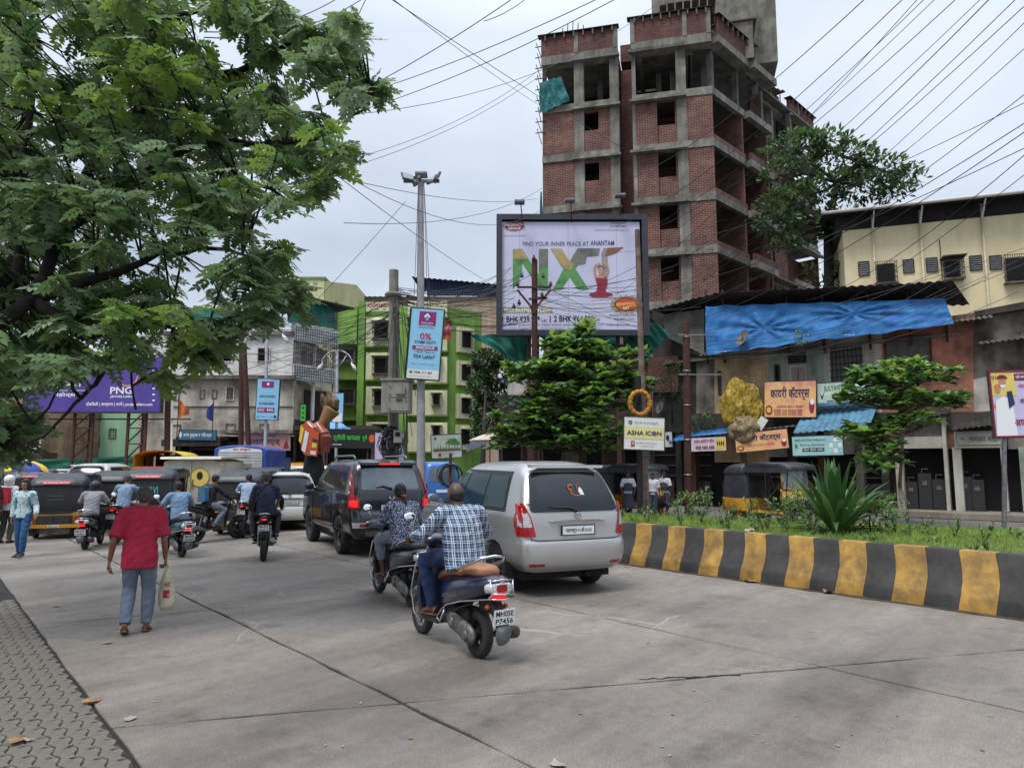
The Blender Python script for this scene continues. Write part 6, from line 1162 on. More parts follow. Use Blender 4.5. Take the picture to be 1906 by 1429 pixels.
we = bpy.data.objects.new('median_weeds', None); C.objects.link(we); we['kind'] = 'stuff'; we['label'] = 'low leafy weeds and stems on the far part of the median'
wq.build('stems', M_bark, we, kind='stuff', fix=False); scatter('foliage', leaf_tpl(1, .5, .15, .2, .8, segs=2), WL, we, wm, WI)
for k, (px, py, lab, r_) in enumerate(((1510, 960, 'leafy weed bush in front of the parked auto rickshaw', .45), (1620, 985, 'ferny weed clump right of the strap-leaf plant', .4), (1290, 955, 'low weed bush beside the rusty pole', .4), (1465, 972, 'weed bush left of the strap-leaf plant', .35))):
 p = G(px, py+8, MH-.1); cloudtree('weed_bush', lab, p, p+Vector((0,0,.3)), [(p+Vector((0,0,.28)), (r_,r_,.26), 44), (p+Vector((.2,0,.45)), (.16,.16,.2), 12)], 30+k, wm, leaf=.085, r_tr=.02)
for k in range(14):                                                # dry crossing stems by the auto
 p = G(1440+k*6, 975, MH-.1); q = MB(); q.tube([p, p+Vector((rr.uniform(-.3,.3),0,.35)), p+Vector((rr.uniform(-.5,.5),0,rr.uniform(.6,.9)))], .006, 4); q.build('dry_stem', M_bark, None, label='thin dry weed stem standing on the median before the parked auto', category='stem', group='dry stems on the median')
p = G(800, 925, .4); cloudtree('median_bush', 'small green bush between the black off-road car and the blue vehicle', p, p+Vector((0,0,.4)), [(p+Vector((0,0,.35)), (.6,.5,.35), 60)], 44, wm, leaf=.1, r_tr=.02)
# ================================================================ OVERHEAD CABLES
M_cable = mat('cable_black', lin(40, 40, 44), .6, var=0)
def wire(a, b, sag=.0, r=.011, grp='long cables crossing the sky', lab='long black cable crossing the open sky'):
 A, B = W(*a), W(*b); q = MB(); n = 14; q.tube([A.lerp(B, i/n) + Vector((0,0,-sag*4*(i/n)*(1-i/n))) for i in range(n+1)], r, 5, caps=False); q.build('overhead_cable', M_cable, None, fix=False, label=lab, category='cable', group=grp)
rw = random.Random(2)
# right-hand fan: from off-frame top right down towards the hoarding pole
fan = [((1760,-20),(1200,470)),((1740,-20),(1180,440)),((1725,-20),(1130,560)),((1860,-20),(1290,470)),((1845,-20),(1180,545)),((1905,-15),(1195,600)),((1925,-5),(1250,540)),((1930,20),(1330,540)),((1930,70),(1390,470)),((1700,-20),(1150,420)),((1630,-20),(1180,330)),((1940,150),(1300,560)),((1930,230),(1280,600)),((1930,215),(1230,590)),((1940,260),(1500,560)),((1940,300),(1420,640)),((1930,180),(1150,470)),((1930,265),(1100,560)),((1800,-20),(1230,420))]
for i, (a, b) in enumerate(fan): wire((*a, 9+rw.random()*2), (*b, 25.4+rw.random()), .25+.3*rw.random(), .0055+.003*rw.random())
# long cables from the top centre to the left tree
for a, b, s in (((980,-20,11),(640,185,14),.1),((1150,-20,11),(640,185,16),.15),((1180,-20,11),(640,215,16),.2),((1020,130,26),(640,315,18),.4),((1030,110,26),(640,300,18),.5),((690,-20,12),(590,175,11),.05),((700,-20,12),(1200,300,28),.1),((720,-10,14),(1010,200,30),.1),((640,-10,12),(380,60,9),.2),((680,-5,12),(380,70,9),.25),((630,320,14),(1010,390,30),.9),((630,330,14),(1000,370,30),.3),((640,415,14),(1010,350,30),.5),((625,325,13),(900,520,30),.1),((755,375,22),(560,590,22),.05),((1220,10,24),(640,215,16),.8),((1000,-20,14),(900,40,14),.1)): wire(a, b, s, .008, 'thin cables over the left half of the sky', 'thin cable crossing the sky left of the unfinished block')
# bundles between the concrete pole, mast and the hoarding pole
for i in range(30):
 a = (733+rw.uniform(-8,8), rw.uniform(530,600), 20.7); b = (rw.uniform(925,1000), rw.uniform(495,610), 26); wire(a, b, rw.uniform(.1,.7), .009, 'cable bundle from the concrete pole to the hoarding pole', 'sagging cable strung between the concrete pole and the hoarding pole')
for i in range(24):
 a = (733+rw.uniform(-6,6), rw.uniform(535,640), 20.7); b = (rw.uniform(300,560), rw.uniform(540,720), rw.uniform(26,34)); wire(a, b, rw.uniform(.2,1.0), .009, 'cables running left from the concrete pole', 'sagging cable running left from the concrete pole over the old building')
for i in range(14):
 a = (993, rw.uniform(520,575), 26); b = (rw.uniform(1210,1330), rw.uniform(440,640), 25.5); wire(a, b, rw.uniform(.1,.6), .009, 'cables from the hoarding pole to the shop row', 'cable strung from the hoarding pole towards the shop row')
for i in range(8): wire((1277, 640+rw.uniform(-30,30), 25), (rw.uniform(1700,1960), rw.uniform(430,560), 22), rw.uniform(.3,.9), .009, 'cables from the rusty pole to the right', 'cable running right from the rusty banded pole')
for i in range(12):
 x = 733+rw.uniform(-30,75); wire((738+rw.uniform(-10,10), 550+rw.uniform(0,25), 20.5), (x, rw.uniform(690,850), 20.3+rw.random()*.4), -.05-.1*rw.random(), .009, 'loose cables hanging down the concrete pole', 'loose cable hanging down beside the concrete pole')
for px in (770, 776, 796, 801): wire((779 if px < 784 else 789, 338, 19.9), (px, 575, 19.75), 0, .008, 'cables hanging along the silver mast', 'thin cable hanging down along the silver mast')
# tangled cable coil hanging by the concrete pole
tg = thing('cable_tangle', 'messy black tangle of cables hanging below the switch box', 'cable tangle', W(728, 832, 20.5)); q = MB()
for i in range(46):
 a = rw.uniform(0, 6.28); r_ = rw.uniform(.1, .42); pts = [Vector((r_*math.cos(a+t*.5)*rw.uniform(.5,1), rw.uniform(-.15,.15), r_*1.3*math.sin(a+t*.5)+.1)) for t in range(11)]; q.tube(pts, .011, 4, caps=False)
q.build('cables', M_cable, tg, kind='stuff', fix=False)
o = thing('meter_box', 'small pale meter box beside the cable tangle', 'meter box', W(741, 812, 20.4)); q = MB(); q.box((-.12,-.06,-.18),(.12,.06,.18)); q.build('case', mat('grey_box_paint', (0,0,0)), o); q = MB(); q.box((-.07,-.075,0),(.07,-.062,.12)); q.build('window', M_glassd, o)
cc = thing('cable_coil', 'coiled black cable loops hanging on a post before the blue vehicle', 'cable coil', W(838, 885, 17.5)); q = MB()
for i in range(9): q.torus((rw.uniform(-.06,.06), -.05+i*.012, rw.uniform(-.05,.05)), .24+.04*rw.random(), .012, 'y', 28, 5)
q.build('loops', M_cable, cc, kind='stuff'); q = MB(); q.bar((0,.05,-1.4),(0,.05,.55),.07); q.build('post', M_rust, cc)
# ================================================================ PEOPLE
def solid(name, mb, vox, mats, parent, sm=2, extra=None, **kw):
 """fuse closed primitives into one continuous skin"""
 me = bpy.data.meshes.new(name); me.from_pydata(mb.v, [], mb.f); ob = bpy.data.objects.new(name, me); C.objects.link(ob)
 r = ob.modifiers.new('r', 'REMESH'); r.mode = 'VOXEL'; r.voxel_size = vox; s = ob.modifiers.new('s', 'SMOOTH'); s.iterations = sm; s.factor = .5
 dg = bpy.context.evaluated_depsgraph_get(); m2 = bpy.data.meshes.new_from_object(ob.evaluated_get(dg)); bpy.data.objects.remove(ob)
 if extra:
  b = bmesh.new(); b.from_mesh(m2); t = bpy.data.meshes.new('t'); t.from_pydata(extra.v, [], extra.f); b.from_mesh(t); bmesh.ops.recalc_face_normals(b, faces=b.faces); b.to_mesh(m2); b.free()
 if name in ('shirt', 'trousers'):
  nv = len(m2.vertices); co = np.empty(nv*3, np.float32); no = np.empty(nv*3, np.float32); m2.vertices.foreach_get('co', co); m2.vertex_normals.foreach_get('vector', no); c = co.reshape(-1, 3); x, y, z = c.T
  n_ = np.sin(34*z + 9*np.sin(7*y + 3*x) + 5*x) * np.sin(13*y + 4*np.sin(9*z)) + .6*np.sin(52*z + 30*y + 6*np.sin(11*x)) * np.sin(17*x + 8*z); m2.vertices.foreach_set('co', (c + no.reshape(-1, 3)*(n_*.0042)[:, None]).ravel())
 m2.materials.clear()
 for m in (mats if isinstance(mats, list) else [mats]): m2.materials.append(m)
 m2.polygons.foreach_set('use_smooth', [True]*len(m2.polygons)); return link(name, m2, parent, **kw)
def V(*a): return Vector(a)
STAND = dict(pel=V(0,0,.95), che=V(0,0,1.24), nk=V(0,0,1.42), hd=V(.025,0,1.585), sl=V(0,.18,1.375), el=V(-.03,.235,1.10), wl=V(.03,.25,.86), hl=V(0,.09,.92), kl=V(.03,.10,.5), al=V(-.02,.105,.085), fl=V(1,.1,0))
def mir(v): return V(v.x, -v.y, v.z)
def pose(**k):
 p = dict(STAND); 
 for a in list(k): p[a] = V(*k[a])
 for s in ('s','e','w','h','k','a','f'):
  if s+'r' not in p: p[s+'r'] = mir(p[s+'l'])
 return p
def hand(mb, w, d, pn, curl, L_=.18, side=1):
 """palm and five separate fingers; d: forearm direction, pn: palm normal"""
 d = d.normalized(); pn = (pn - d*pn.dot(d)).normalized(); x = d.cross(pn).normalized()*side; k = L_/.18
 mb.tube([w - d*.02, w + d*.03*k, w + d*.085*k], [(.026*k,.017*k), (.036*k,.015*k), (.034*k,.012*k)], 10, lat=x)
 for i, (o, l, r) in enumerate(((-.029,.062,.0075), (-.0095,.074,.0085), (.0105,.080,.0085), (.030,.070,.008))):
  p = w + d*.082*k + x*o*k; pts = [p - d*.012]; a = .12 + curl*.15
  for s, seg in enumerate((.42, .33, .25)): 
   a += curl*(.75, .85, .6)[s]; p = p + (d*math.cos(a) + pn*math.sin(a))*l*seg*k*1.05; pts.append(p)
  mb.tube(pts, [r*k, r*k, r*.93*k, r*.7*k], 7)
 p = w + d*.025*k + x*.03*k; q = p + (d*.6 + x*.7 + pn*.35).normalized()*.042*k; q2 = q + (d*.85 + x*.1 + pn*(.3+curl*.6)).normalized()*.032*k; mb.tube([w + d*.012 + x*.012, p, q, q2], [.013*k, .012*k, .0095*k, .006*k], 7)
SK = [mat('skin_brown', lin(132, 88, 66), .55, var=.12, scale=12), mat('skin_dark', lin(92, 60, 46), .5, var=.12, scale=12), mat('skin_light_brown', lin(168, 118, 92), .55, var=.1, scale=12)]
M_hair = mat('black_hair', lin(28, 24, 24), .5, var=.4, scale=40, bump=.5, bscale=120); M_greyh = mat('greying_hair', lin(92, 86, 80), .7, var=.5, scale=45, col2=lin(44, 40, 38), bump=.6, bscale=120)
def fab(name, c, c2=None, **k): return mat(name, c, .88, var=k.pop('var', .14), scale=k.pop('scale', 5), col2=c2, bump=k.pop('bump', .35), bscale=k.pop('bscale', 9), **k)
M_jean = fab('blue_denim', lin(44, 66, 104), lin(30, 46, 78)); M_dkt = fab('dark_trousers', lin(44, 42, 46)); M_gryt = fab('grey_blue_trousers', lin(112, 122, 138), lin(92, 102, 118)); M_sole = mat('brown_sandal', lin(110, 76, 48), .6, var=.2, scale=30); M_shoe = mat('dark_shoe', lin(40, 36, 36), .5, var=.2)
def person(label, loc, rz, P, skin, shirt, trou, sc=1, hair='short', hairm=None, sleeve='short', hem=.12, fat=1.0, tfrac=.97, vox=.011, shoe=M_shoe, face=False, palms=(None, None), curl=(.45, .45), skirt=False, tloose=1.0, group=None, loose=1.0):
 o = thing('person', label, 'person', loc, rz, group, sc); skin = SK[skin]
 lat = (P['sl'] - P['sr']).normalized(); lath = (P['hl'] - P['hr']).normalized(); up0 = (P['che'] - P['pel']).normalized(); T = P['nk'] - P['che']; fwd = lat.cross(up0).normalized()
 def torso(mb, g, z0, z1=1.0, top=True):
  pel, che, nk = P['pel'], P['che'], P['nk']; pts = [pel - up0*z0, pel - up0*.02, pel.lerp(che, .45), che, che.lerp(nk, .42), che.lerp(nk, .78), nk + T*.02]; f = fat
  rs = [(.168*f+g, .122*f+g), (.168*f+g, .125*f+g), (.15*f*f+g, .115*f*f+g), (.168*f+g, .118*f+g), (.178+g, .112+g), (.15+g, .085+g), (.062+g, .058+g)]; mb.tube(pts, rs, 20, lat=lat)
  for s in ('l', 'r'): mb.tube([nk - T*.12, P['s'+s] + T*.05, P['s'+s] - T*.08], [.055+g, .062+g, .05+g], 10)
 b = MB(); torso(b, -.006, .1)
 for s in ('l', 'r'):
  S_, E, Wr = P['s'+s], P['e'+s], P['w'+s]; b.tube([S_, S_.lerp(E, .4), E], [.05, .045, .036], 12); b.tube([E, E.lerp(Wr, .25), Wr], [.037, .038, .024], 12); b.ell(E, (.037,)*3); b.ell(S_, (.052,)*3)
  H, K, A = P['h'+s], P['k'+s], P['a'+s]; b.tube([H, H.lerp(K, .5), K], [.082, .07, .052], 12); b.tube([K, K.lerp(A, .3), A], [.052, .053, .034], 12); b.ell(K, (.053,)*3); f = P['f'+s]; fd = V(f.x, f.y, f.z).normalized(); b.tube([A - fd*.055 - V(0,0,.035), A + fd*.03 - V(0,0,.03), A + fd*.15 - V(0,0,.055), A + fd*.19 - V(0,0,.06)], [(.03,.03), (.036,.034), (.043,.02), (.03,.012)], 10, lat=V(-fd.y, fd.x, 0))
  b.tube([A + V(0,0,.02), A - V(0,0,.05)], [.033, .034], 10)
 hd, nk = P['hd'], P['nk']; b.tube([nk - T*.1, nk.lerp(hd, .55)], [.058, .052], 12)
 look = (P.get('look') or fwd); look = V(*look).normalized(); Mh = rot_to(look).to_4x4(); Mh.translation = hd      # local: y = face direction
 b.ell((0, -.012, .022), (.076, .094, .092), 18, 12, Mh); b.ell((0, .02, -.05), (.056, .066, .062), 16, 10, Mh); b.ell((0, .092, -.018), (.013, .018, .022), 8, 6, Mh); b.ell((0, .055, -.088), (.03, .028, .022), 10, 7, Mh); b.ell((.078, -.008, -.012), (.012, .022, .032), 8, 6, Mh); b.ell((-.078, -.008, -.012), (.012, .022, .032), 8, 6, Mh)
 b.ell((0, .078, .012), (.05, .014, .012), 10, 6, Mh)
 ex = MB()
 for s, sd, pn, cu in (('l', 1, palms[0], curl[0]), ('r', -1, palms[1], curl[1])):
  d = P['w'+s] - P['e'+s]; pn = V(*pn) if pn else -lat*sd; hand(ex, P['w'+s] + d.normalized()*.01, d, pn, cu, side=sd)
 solid('body', b, vox, skin, o, 2, extra=ex)
 if face:
  for s in (-1, 1):
   q = MB(); q.ell((s*.03, .075, .004), (.014, .012, .008), 10, 6, Mh); e = q.build('eye', M_white, o, smooth=True); q = MB(); q.ell((s*.03, .084, .004), (.0065, .006, .0065), 8, 6, Mh); q.build('iris', M_ink, e, smooth=True); q = MB(); q.tube([Mh @ V(s*.012, .088, .022), Mh @ V(s*.03, .09, .028), Mh @ V(s*.05, .078, .022)], .004, 5); q.build('eyebrow', M_hair, o)
  q = MB(); q.tube([Mh @ V(-.026, .074, -.056), Mh @ V(0, .09, -.061), Mh @ V(.026, .074, -.056)], [.003, .006, .003], 6); q.build('mouth', mat('lip_colour', lin(130, 66, 62), .5), o, smooth=True)
 hm = hairm or M_hair; q = MB()
 if hair == 'helmet': q.ell((0, -.01, .03), (.125, .145, .13), 20, 14, Mh); q.tube([Mh @ V(-.1,.02,-.06), Mh @ V(0,-.06,-.09), Mh @ V(.1,.02,-.06)], .05, 10); solid('helmet', q, .012, hm, o, 3); q = MB(); q.ell((0, .05, .02), (.112, .1, .055), 16, 8, Mh); q.build('visor', M_glassd, o, smooth=True)
 elif hair:
  if hair == 'bald': q.ell((0, -.024, -.004), (.082, .09, .058), 20, 12, Mh); q.ell((0, -.05, -.03), (.066, .05, .05), 14, 8, Mh)
  else:
   q.ell((0, -.026, .034), (.084, .095, .095), 20, 14, Mh); q.ell((0, -.055, -.015), (.07, .055, .06), 16, 10, Mh); q.ell((0, .03, .075), (.066, .06, .042), 14, 8, Mh)
   for i in range(26): a = i*2.4; z = 1-i/26*1.1; r_ = math.sqrt(max(0, 1-z*z)); q.ell((.076*r_*math.cos(a), -.03+.085*r_*math.sin(a), .035+.088*z), (.02,.02,.016), 8, 5, Mh)
  if hair in ('long', 'braid', 'bun'):
   if hair == 'long':
    for s in (-1, 0, 1): q.tube([Mh @ V(s*.05,-.04,0), Mh @ V(s*.075,-.075,-.12), Mh @ V(s*.075,-.09+.015*abs(s),-.3)], [.05,.045,.022], 10)
    q.tube([Mh @ V(.06,.01,.03), Mh @ V(.1,.0,-.1), Mh @ V(.11,.02,-.3)], [.03,.026,.014], 8); q.tube([Mh @ V(-.06,.01,.03), Mh @ V(-.1,-.0,-.1), Mh @ V(-.105,.0,-.26)], [.03,.026,.014], 8)
   elif hair == 'braid':
    for i in range(12): q.ell(Mh @ V(.03*math.sin(i*.3), -.1-.03*math.sin(i*.35), -.03-.042*i), (.03-.0012*i,.026-.001*i,.03), 10, 6)
   else: q.ell((0,-.12,0), (.05,.04,.05), 12, 8, Mh)
  solid('hair', q, .009, hm, o, 2)
  if hair == 'braid': q = MB(); q.torus(tuple(Mh @ V(.01,-.112,-.06)), .03, .012, 'z', 12, 6); q.build('hair_band', M_orange, o)
 # trousers / skirt
 q = MB(); g = .014*tloose
 if skirt:
  q.tube([P['pel'] + up0*.04, P['pel'] - V(0,0,.12), (P['kl']+P['kr'])/2 + V(0,0,.05), (P['kl']+P['kr'])/2 - V(0,0,.14)], [(.155,.12), (.185,.15), (.225,.19), (.245,.21)], 28, lat=lat)
  for i in range(28):
   if i % 2: 
    for j in range(4): k = i + j*28; c = sum((Vector(q.v[j*28+m]) for m in range(28)), V(0,0,0))/28; q.v[k] = tuple(c + (Vector(q.v[k])-c)*.9)
  q.build('skirt', trou, o, smooth=60)
 else:
  q.tube([P['pel'] + up0*.06, P['pel'] - up0*.02, P['pel'] - up0*.1], [(.15*fat+g,.11*fat+g), (.165*fat+g,.12*fat+g), (.15*fat+g,.1*fat+g)], 20, lat=lath)
  for s in ('l', 'r'): H, K, A = P['h'+s], P['k'+s], P['a'+s]; E_ = K.lerp(A, tfrac); q.ell(H, (.076+g,)*3); q.tube([H, H.lerp(K, .5), K], [.09+g, .076+g, .06+g], 14); q.ell(K, (.062+g,)*3); q.tube([K, K.lerp(A, .35), E_], [.06+g, .058+g, .042+g*1.1], 14)
  solid('trousers', q, vox, trou, o, 2)
 # shirt
 q = MB(); g = .016*loose; torso(q, g, hem); 
 for s in ('l', 'r'):
  S_, E, Wr = P['s'+s], P['e'+s], P['w'+s]; q.ell(S_, (.06+g,)*3)
  if sleeve == 'short': q.tube([S_, S_.lerp(E, .5), S_.lerp(E, .86)], [.062+g, .058+g, .06+g*1.2], 14)
  elif sleeve == 'long': q.tube([S_, E], [.058+g, .046+g], 14); q.ell(E, (.048+g,)*3); q.tube([E, E.lerp(Wr, .96)], [.046+g, .032+g], 14)
 sh = solid('shirt', q, vox, shirt, o, 2)
 q = MB(); c_ = P['nk'] + T*.04; q.tube([c_ - T*.16, c_ + T*.02, c_ + T*.1], [(.085,.075), (.072,.066), (.068,.062)], 18, lat=lat, caps=False); q.build('collar', shirt, sh, smooth=True)
 for s in ('l', 'r'):
  if not shoe: break
  A = P['a'+s]; f = P['f'+s].normalized(); q = MB(); lt = V(-f.y, f.x, 0); 
  if shoe in (M_sole,): q.tube([A - f*.07 - V(0,0,.074), A + f*.05 - V(0,0,.074), A + f*.2 - V(0,0,.078)], [(.036,.012), (.042,.01), (.045,.009)], 12, lat=lt); q.tube([A + f*.1 + lt*.045 - V(0,0,.07), A + f*.1 - V(0,0,.02), A + f*.1 - lt*.045 - V(0,0,.07)], .011, 6); q.tube([A - f*.05 + lt*.035 - V(0,0,.06), A - f*.06 - V(0,0,-.005), A - f*.05 - lt*.035 - V(0,0,.06)], .009, 6)
  else: q.tube([A - f*.07 - V(0,0,.045), A + f*.03 - V(0,0,.038), A + f*.15 - V(0,0,.056), A + f*.215 - V(0,0,.066)], [(.036,.036), (.042,.042), (.047,.026), (.034,.014)], 12, lat=lt)
  q.build('sandal' if shoe is M_sole else 'shoe', shoe, o, smooth=True)
 return o
def plaid():
 m = mat('blue_plaid_cotton', lin(58, 92, 132), .88, var=.15, scale=4, col2=lin(40, 66, 104), bump=.35, bscale=9); n, l = nodes_of(m); b = n['Principled BSDF']; src = b.inputs['Base Color'].links[0].from_socket
 tcn = n.new('ShaderNodeTexCoord'); sp = n.new('ShaderNodeSeparateXYZ'); l.new(tcn.outputs['Object'], sp.inputs[0])
 def stripes(sock, per, wid, col, last, off=0.0, f=.85):
  a = n.new('ShaderNodeMath'); a.operation = 'MULTIPLY_ADD'; a.inputs[1].default_value = 1/per; a.inputs[2].default_value = 50+off; l.new(sock, a.inputs[0]); fr = n.new('ShaderNodeMath'); fr.operation = 'FRACT'; l.new(a.outputs[0], fr.inputs[0]); lt = n.new('ShaderNodeMath'); lt.operation = 'LESS_THAN'; lt.inputs[1].default_value = wid; l.new(fr.outputs[0], lt.inputs[0]); ml = n.new('ShaderNodeMath'); ml.operation = 'MULTIPLY'; ml.inputs[1].default_value = f; l.new(lt.outputs[0], ml.inputs[0])
  x = n.new('ShaderNodeMixRGB'); l.new(ml.outputs[0], x.inputs[0]); l.new(last, x.inputs[1]); x.inputs[2].default_value = (*col, 1); return x.outputs[0]
 c = stripes(sp.outputs[1], .068, .28, lin(30, 52, 92), src, f=.7); c = stripes(sp.outputs[2], .075, .3, lin(30, 52, 92), c, f=.6)
 for off, w_ in ((.45, .09), (.68, .09), (.05, .03)): c = stripes(sp.outputs[1], .068, w_, lin(208, 214, 210), c, off); c = stripes(sp.outputs[2], .075, w_*.8, lin(198, 206, 204), c, off)
 l.new(c, b.inputs['Base Color']); return m
def dotted(name, base, dot, sc=60, th=.56):
 m = fab(name, base); n, l = nodes_of(m); b = n['Principled BSDF']; t = n.new('ShaderNodeTexCoord'); z = n.new('ShaderNodeTexNoise'); z.inputs['Scale'].default_value = sc; z.inputs['Detail'].default_value = 1; l.new(t.outputs['Object'], z.inputs[0]); r = n.new('ShaderNodeValToRGB'); r.color_ramp.elements[0].position = th; r.color_ramp.elements[1].position = th+.03; r.color_ramp.elements[0].color = (*base, 1); r.color_ramp.elements[1].color = (*dot, 1); l.new(z.outputs[0], r.inputs[0]); l.new(r.outputs[0], b.inputs['Base Color']); return m
# ================================================================ TWO-WHEELERS (x forward, origin on the ground under the rear axle)
def wheel(name, x, r, wd, parent, rimm=M_steel, spokes=6, y=0.0, tyre=M_rubber):
 o = bpy.data.objects.new(name, None); C.objects.link(o); o.parent = parent; o.location = (x, y, r); o.empty_display_size = .1
 h = wd/2; pr = [(r*.62, -h*.8), (r*.8, -h), (r*.93, -h*.92), (r*.985, -h*.6), (r, -h*.2), (r, h*.2), (r*.985, h*.6), (r*.93, h*.92), (r*.8, h), (r*.62, h*.8)]
 q = MB(); q.lathe(pr, ax='y', n=36, caps=False); 
 for k in range(36):
  a = 2*math.pi*k/36; M = Matrix.Rotation(a, 4, 'Y'); q.box((-r*.05, -h*.62, r*.985), (-r*.01, h*.62, r*1.008), M)
 q.build('tyre', tyre, o, smooth=50)
 q = MB(); q.lathe([(r*.66, -h*.75), (r*.66, -h*.6), (r*.56, -h*.45), (r*.56, h*.45), (r*.66, h*.6), (r*.66, h*.75), (r*.60, h*.75), (r*.50, h*.4), (r*.5, -h*.4), (r*.60, -h*.75)], ax='y', n=30, caps=False); q.lathe([(r*.16, -h*.8), (r*.18, -h*.4), (r*.18, h*.4), (r*.16, h*.8)], ax='y', n=14)
 for k in range(spokes): a = 2*math.pi*k/spokes; q.bar((r*.15*math.cos(a), -h*.1, r*.15*math.sin(a)), (r*.53*math.cos(a+.12), -h*.25, r*.53*math.sin(a+.12)), r*.11, h*.5)
 q.build('rim', rimm, o, smooth=40); return o
def sring(x, hw, z0, z1, n=20, p=2.6):                            # superelliptic cross-section at x
 zc, hz = (z0+z1)/2, (z1-z0)/2; out = []
 for k in range(n): a = 2*math.pi*k/n; c, s = math.cos(a), math.sin(a); out.append((x, hw*math.copysign(abs(c)**(2/p), c), zc + hz*math.copysign(abs(s)**(2/p), s)))
 return out
def plate(parent, M, lines, w_=.2, h=.1, name='number_plate', ink=None):
 q = MB(); q.box((-w_/2, -.004, -h/2), (w_/2, .004, h/2)); p = q.build(name, M_plate, parent); p.matrix_local = M; n = len(lines)
 for i, s in enumerate(lines): z1 = h/2 - h*(i+.14)/n; text(s, -w_*.42, w_*.42, h/2 - h*(i+.88)/n, z1, ink or M_ink, p, y=-.0055, bold=True)
 return p
REAR = Matrix.Rotation(R(-90), 4, 'Z')                            # text plane (-y) turned to face backwards (-x)
def scooter(label, paint, seatm, lines=('MH05E','P7456'), loc=(0,0,0), rz=0, name_txt=None, guard=True, sc=1):
 o = thing('scooter', label, 'scooter', loc, rz, None, sc); wheel('rear_wheel', 0, .215, .10, o, M_blackm); wheel('front_wheel', 1.26, .215, .09, o, M_steel)
 q = MB(); q.loft([sring(x, a, z0, z1, 24) for x, a, z0, z1 in ((.70,.05,.34,.62), (.66,.11,.32,.66), (.5,.145,.36,.70), (.25,.17,.44,.735), (0,.18,.50,.755), (-.2,.165,.56,.765), (-.34,.13,.61,.765), (-.40,.08,.65,.75))]); q.build('body_panel', paint, o, smooth=True)
 q = MB(); q.loft([sring(x, a, z0, z1, 20, 2.4) for x, a, z0, z1 in ((.74,.03,.62,.64), (.70,.10,.61,.685), (.55,.135,.66,.755), (.3,.15,.70,.80), (.12,.155,.71,.80), (.09,.15,.72,.81), (.05,.15,.73,.845), (-.12,.14,.73,.845), (-.2,.11,.74,.825), (-.23,.06,.75,.80))]); st_ = q.build('seat', seatm, o, smooth=True)
 q = MB(); q.tube([(.09,-.157,.76),(.085,0,.835),(.09,.157,.76)], .006, 5); q.build('seat_seam', M_black, st_)
 # front apron, floor, steering
 q = MB(); q.loft([[(x-.02, -a, z) , (x-.03+.05*(z>.6), -a*.5, z), (x+.03, 0, z), (x-.03+.05*(z>.6), a*.5, z), (x-.02, a, z), (x-.05, a*.9, z), (x-.04, 0, z), (x-.05, -a*.9, z)] for x, a, z in ((.93,.12,.24), (.98,.18,.32), (1.0,.2,.45), (1.0,.2,.6), (.97,.17,.75), (.95,.13,.86), (.94,.11,.92))]); q.build('front_apron', paint, o, smooth=50)
 q = MB(); q.box((.6,-.15,.22),(.96,.15,.27)); q.box((.1,-.1,.24),(.6,.1,.34)); q.build('floorboard', M_black, o)
 q = MB(); q.loft([sring(x, a, z0, z1, 16) for x, a, z0, z1 in ((1.5,.03,.32,.36),(1.46,.075,.34,.44),(1.3,.085,.38,.5),(1.12,.07,.36,.48),(1.08,.03,.36,.42))]); q.build('front_fender', paint, o, smooth=True); q = MB(); q.bar((1.25,.055,.22),(1.05,.05,.6),.03); q.bar((1.25,-.055,.22),(1.05,-.05,.6),.03); q.build('fork', M_steel, o)
 q = MB(); q.ell((.95,0,.98),(.10,.15,.075),18,10); q.build('handlebar_cover', paint, o, smooth=True); q = MB(); q.tube([(.84,.34,1.0),(.9,.2,1.0),(.93,0,.99),(.9,-.2,1.0),(.84,-.34,1.0)], .012, 8); hb = q.build('handlebar', M_steel, o, smooth=True)
 for s in (1, -1): q = MB(); q.tube([(.875,s*.25,1.0),(.84,s*.355,1.0)], .02, 8); q.build('grip', M_blackm, hb, smooth=True); q = MB(); q.tube([(.92,s*.22,1.0),(.93,s*.33,1.03)], .008, 5); q.build('brake_lever', M_chrome, hb)
 for s in (1, -1):
  q = MB(); q.tube([(.92,s*.2,1.0),(.93,s*.27,1.12),(.92,s*.31,1.2)], .007, 6); mi = q.build('mirror', M_chrome, o, smooth=True); q = MB(); q.ell((.915,s*.33,1.23),(.018,.068,.048),14,8); q.build('mirror_back', M_black, mi, smooth=True); q = MB(); q.ell((0,0,0),(.006,.066,.046),14,8,Matrix.Translation((.892,s*.33,1.232)) @ Matrix.Rotation(R(16),4,'Y')); q.build('mirror_glass', M_mirror, mi, smooth=True)
 q = MB(); q.ell((1.03,0,.97),(.04,.07,.045),14,8); q.build('headlamp', M_clear, o, smooth=True)
 # tail: lamps, rail, mudguard, plate
 q = MB(); q.loft([sring(x, a, z0, z1, 20, 4) for x, a, z0, z1 in ((-.34,.135,.615,.715), (-.41,.125,.62,.71), (-.43,.10,.63,.70))]); q.build('tail_lamp_housing', M_clear, o, smooth=50); q = MB(); q.loft([sring(x, a, z0, z1, 16, 4) for x, a, z0, z1 in ((-.40,.065,.63,.705),(-.437,.055,.635,.70))]); q.build('tail_lamp', M_red, o, smooth=50); q = MB(); q.loft([sring(x, a, z0, z1, 14, 4) for x, a, z0, z1 in ((-.36,.07,.555,.61),(-.41,.06,.56,.605))]); q.build('brake_lamp', M_redlit, o, smooth=50)
 for s in (1, -1): q = MB(); q.ell((-.33,s*.10,.50),(.03,.022,.022),10,6); q.build('indicator', M_orange, o, smooth=True)
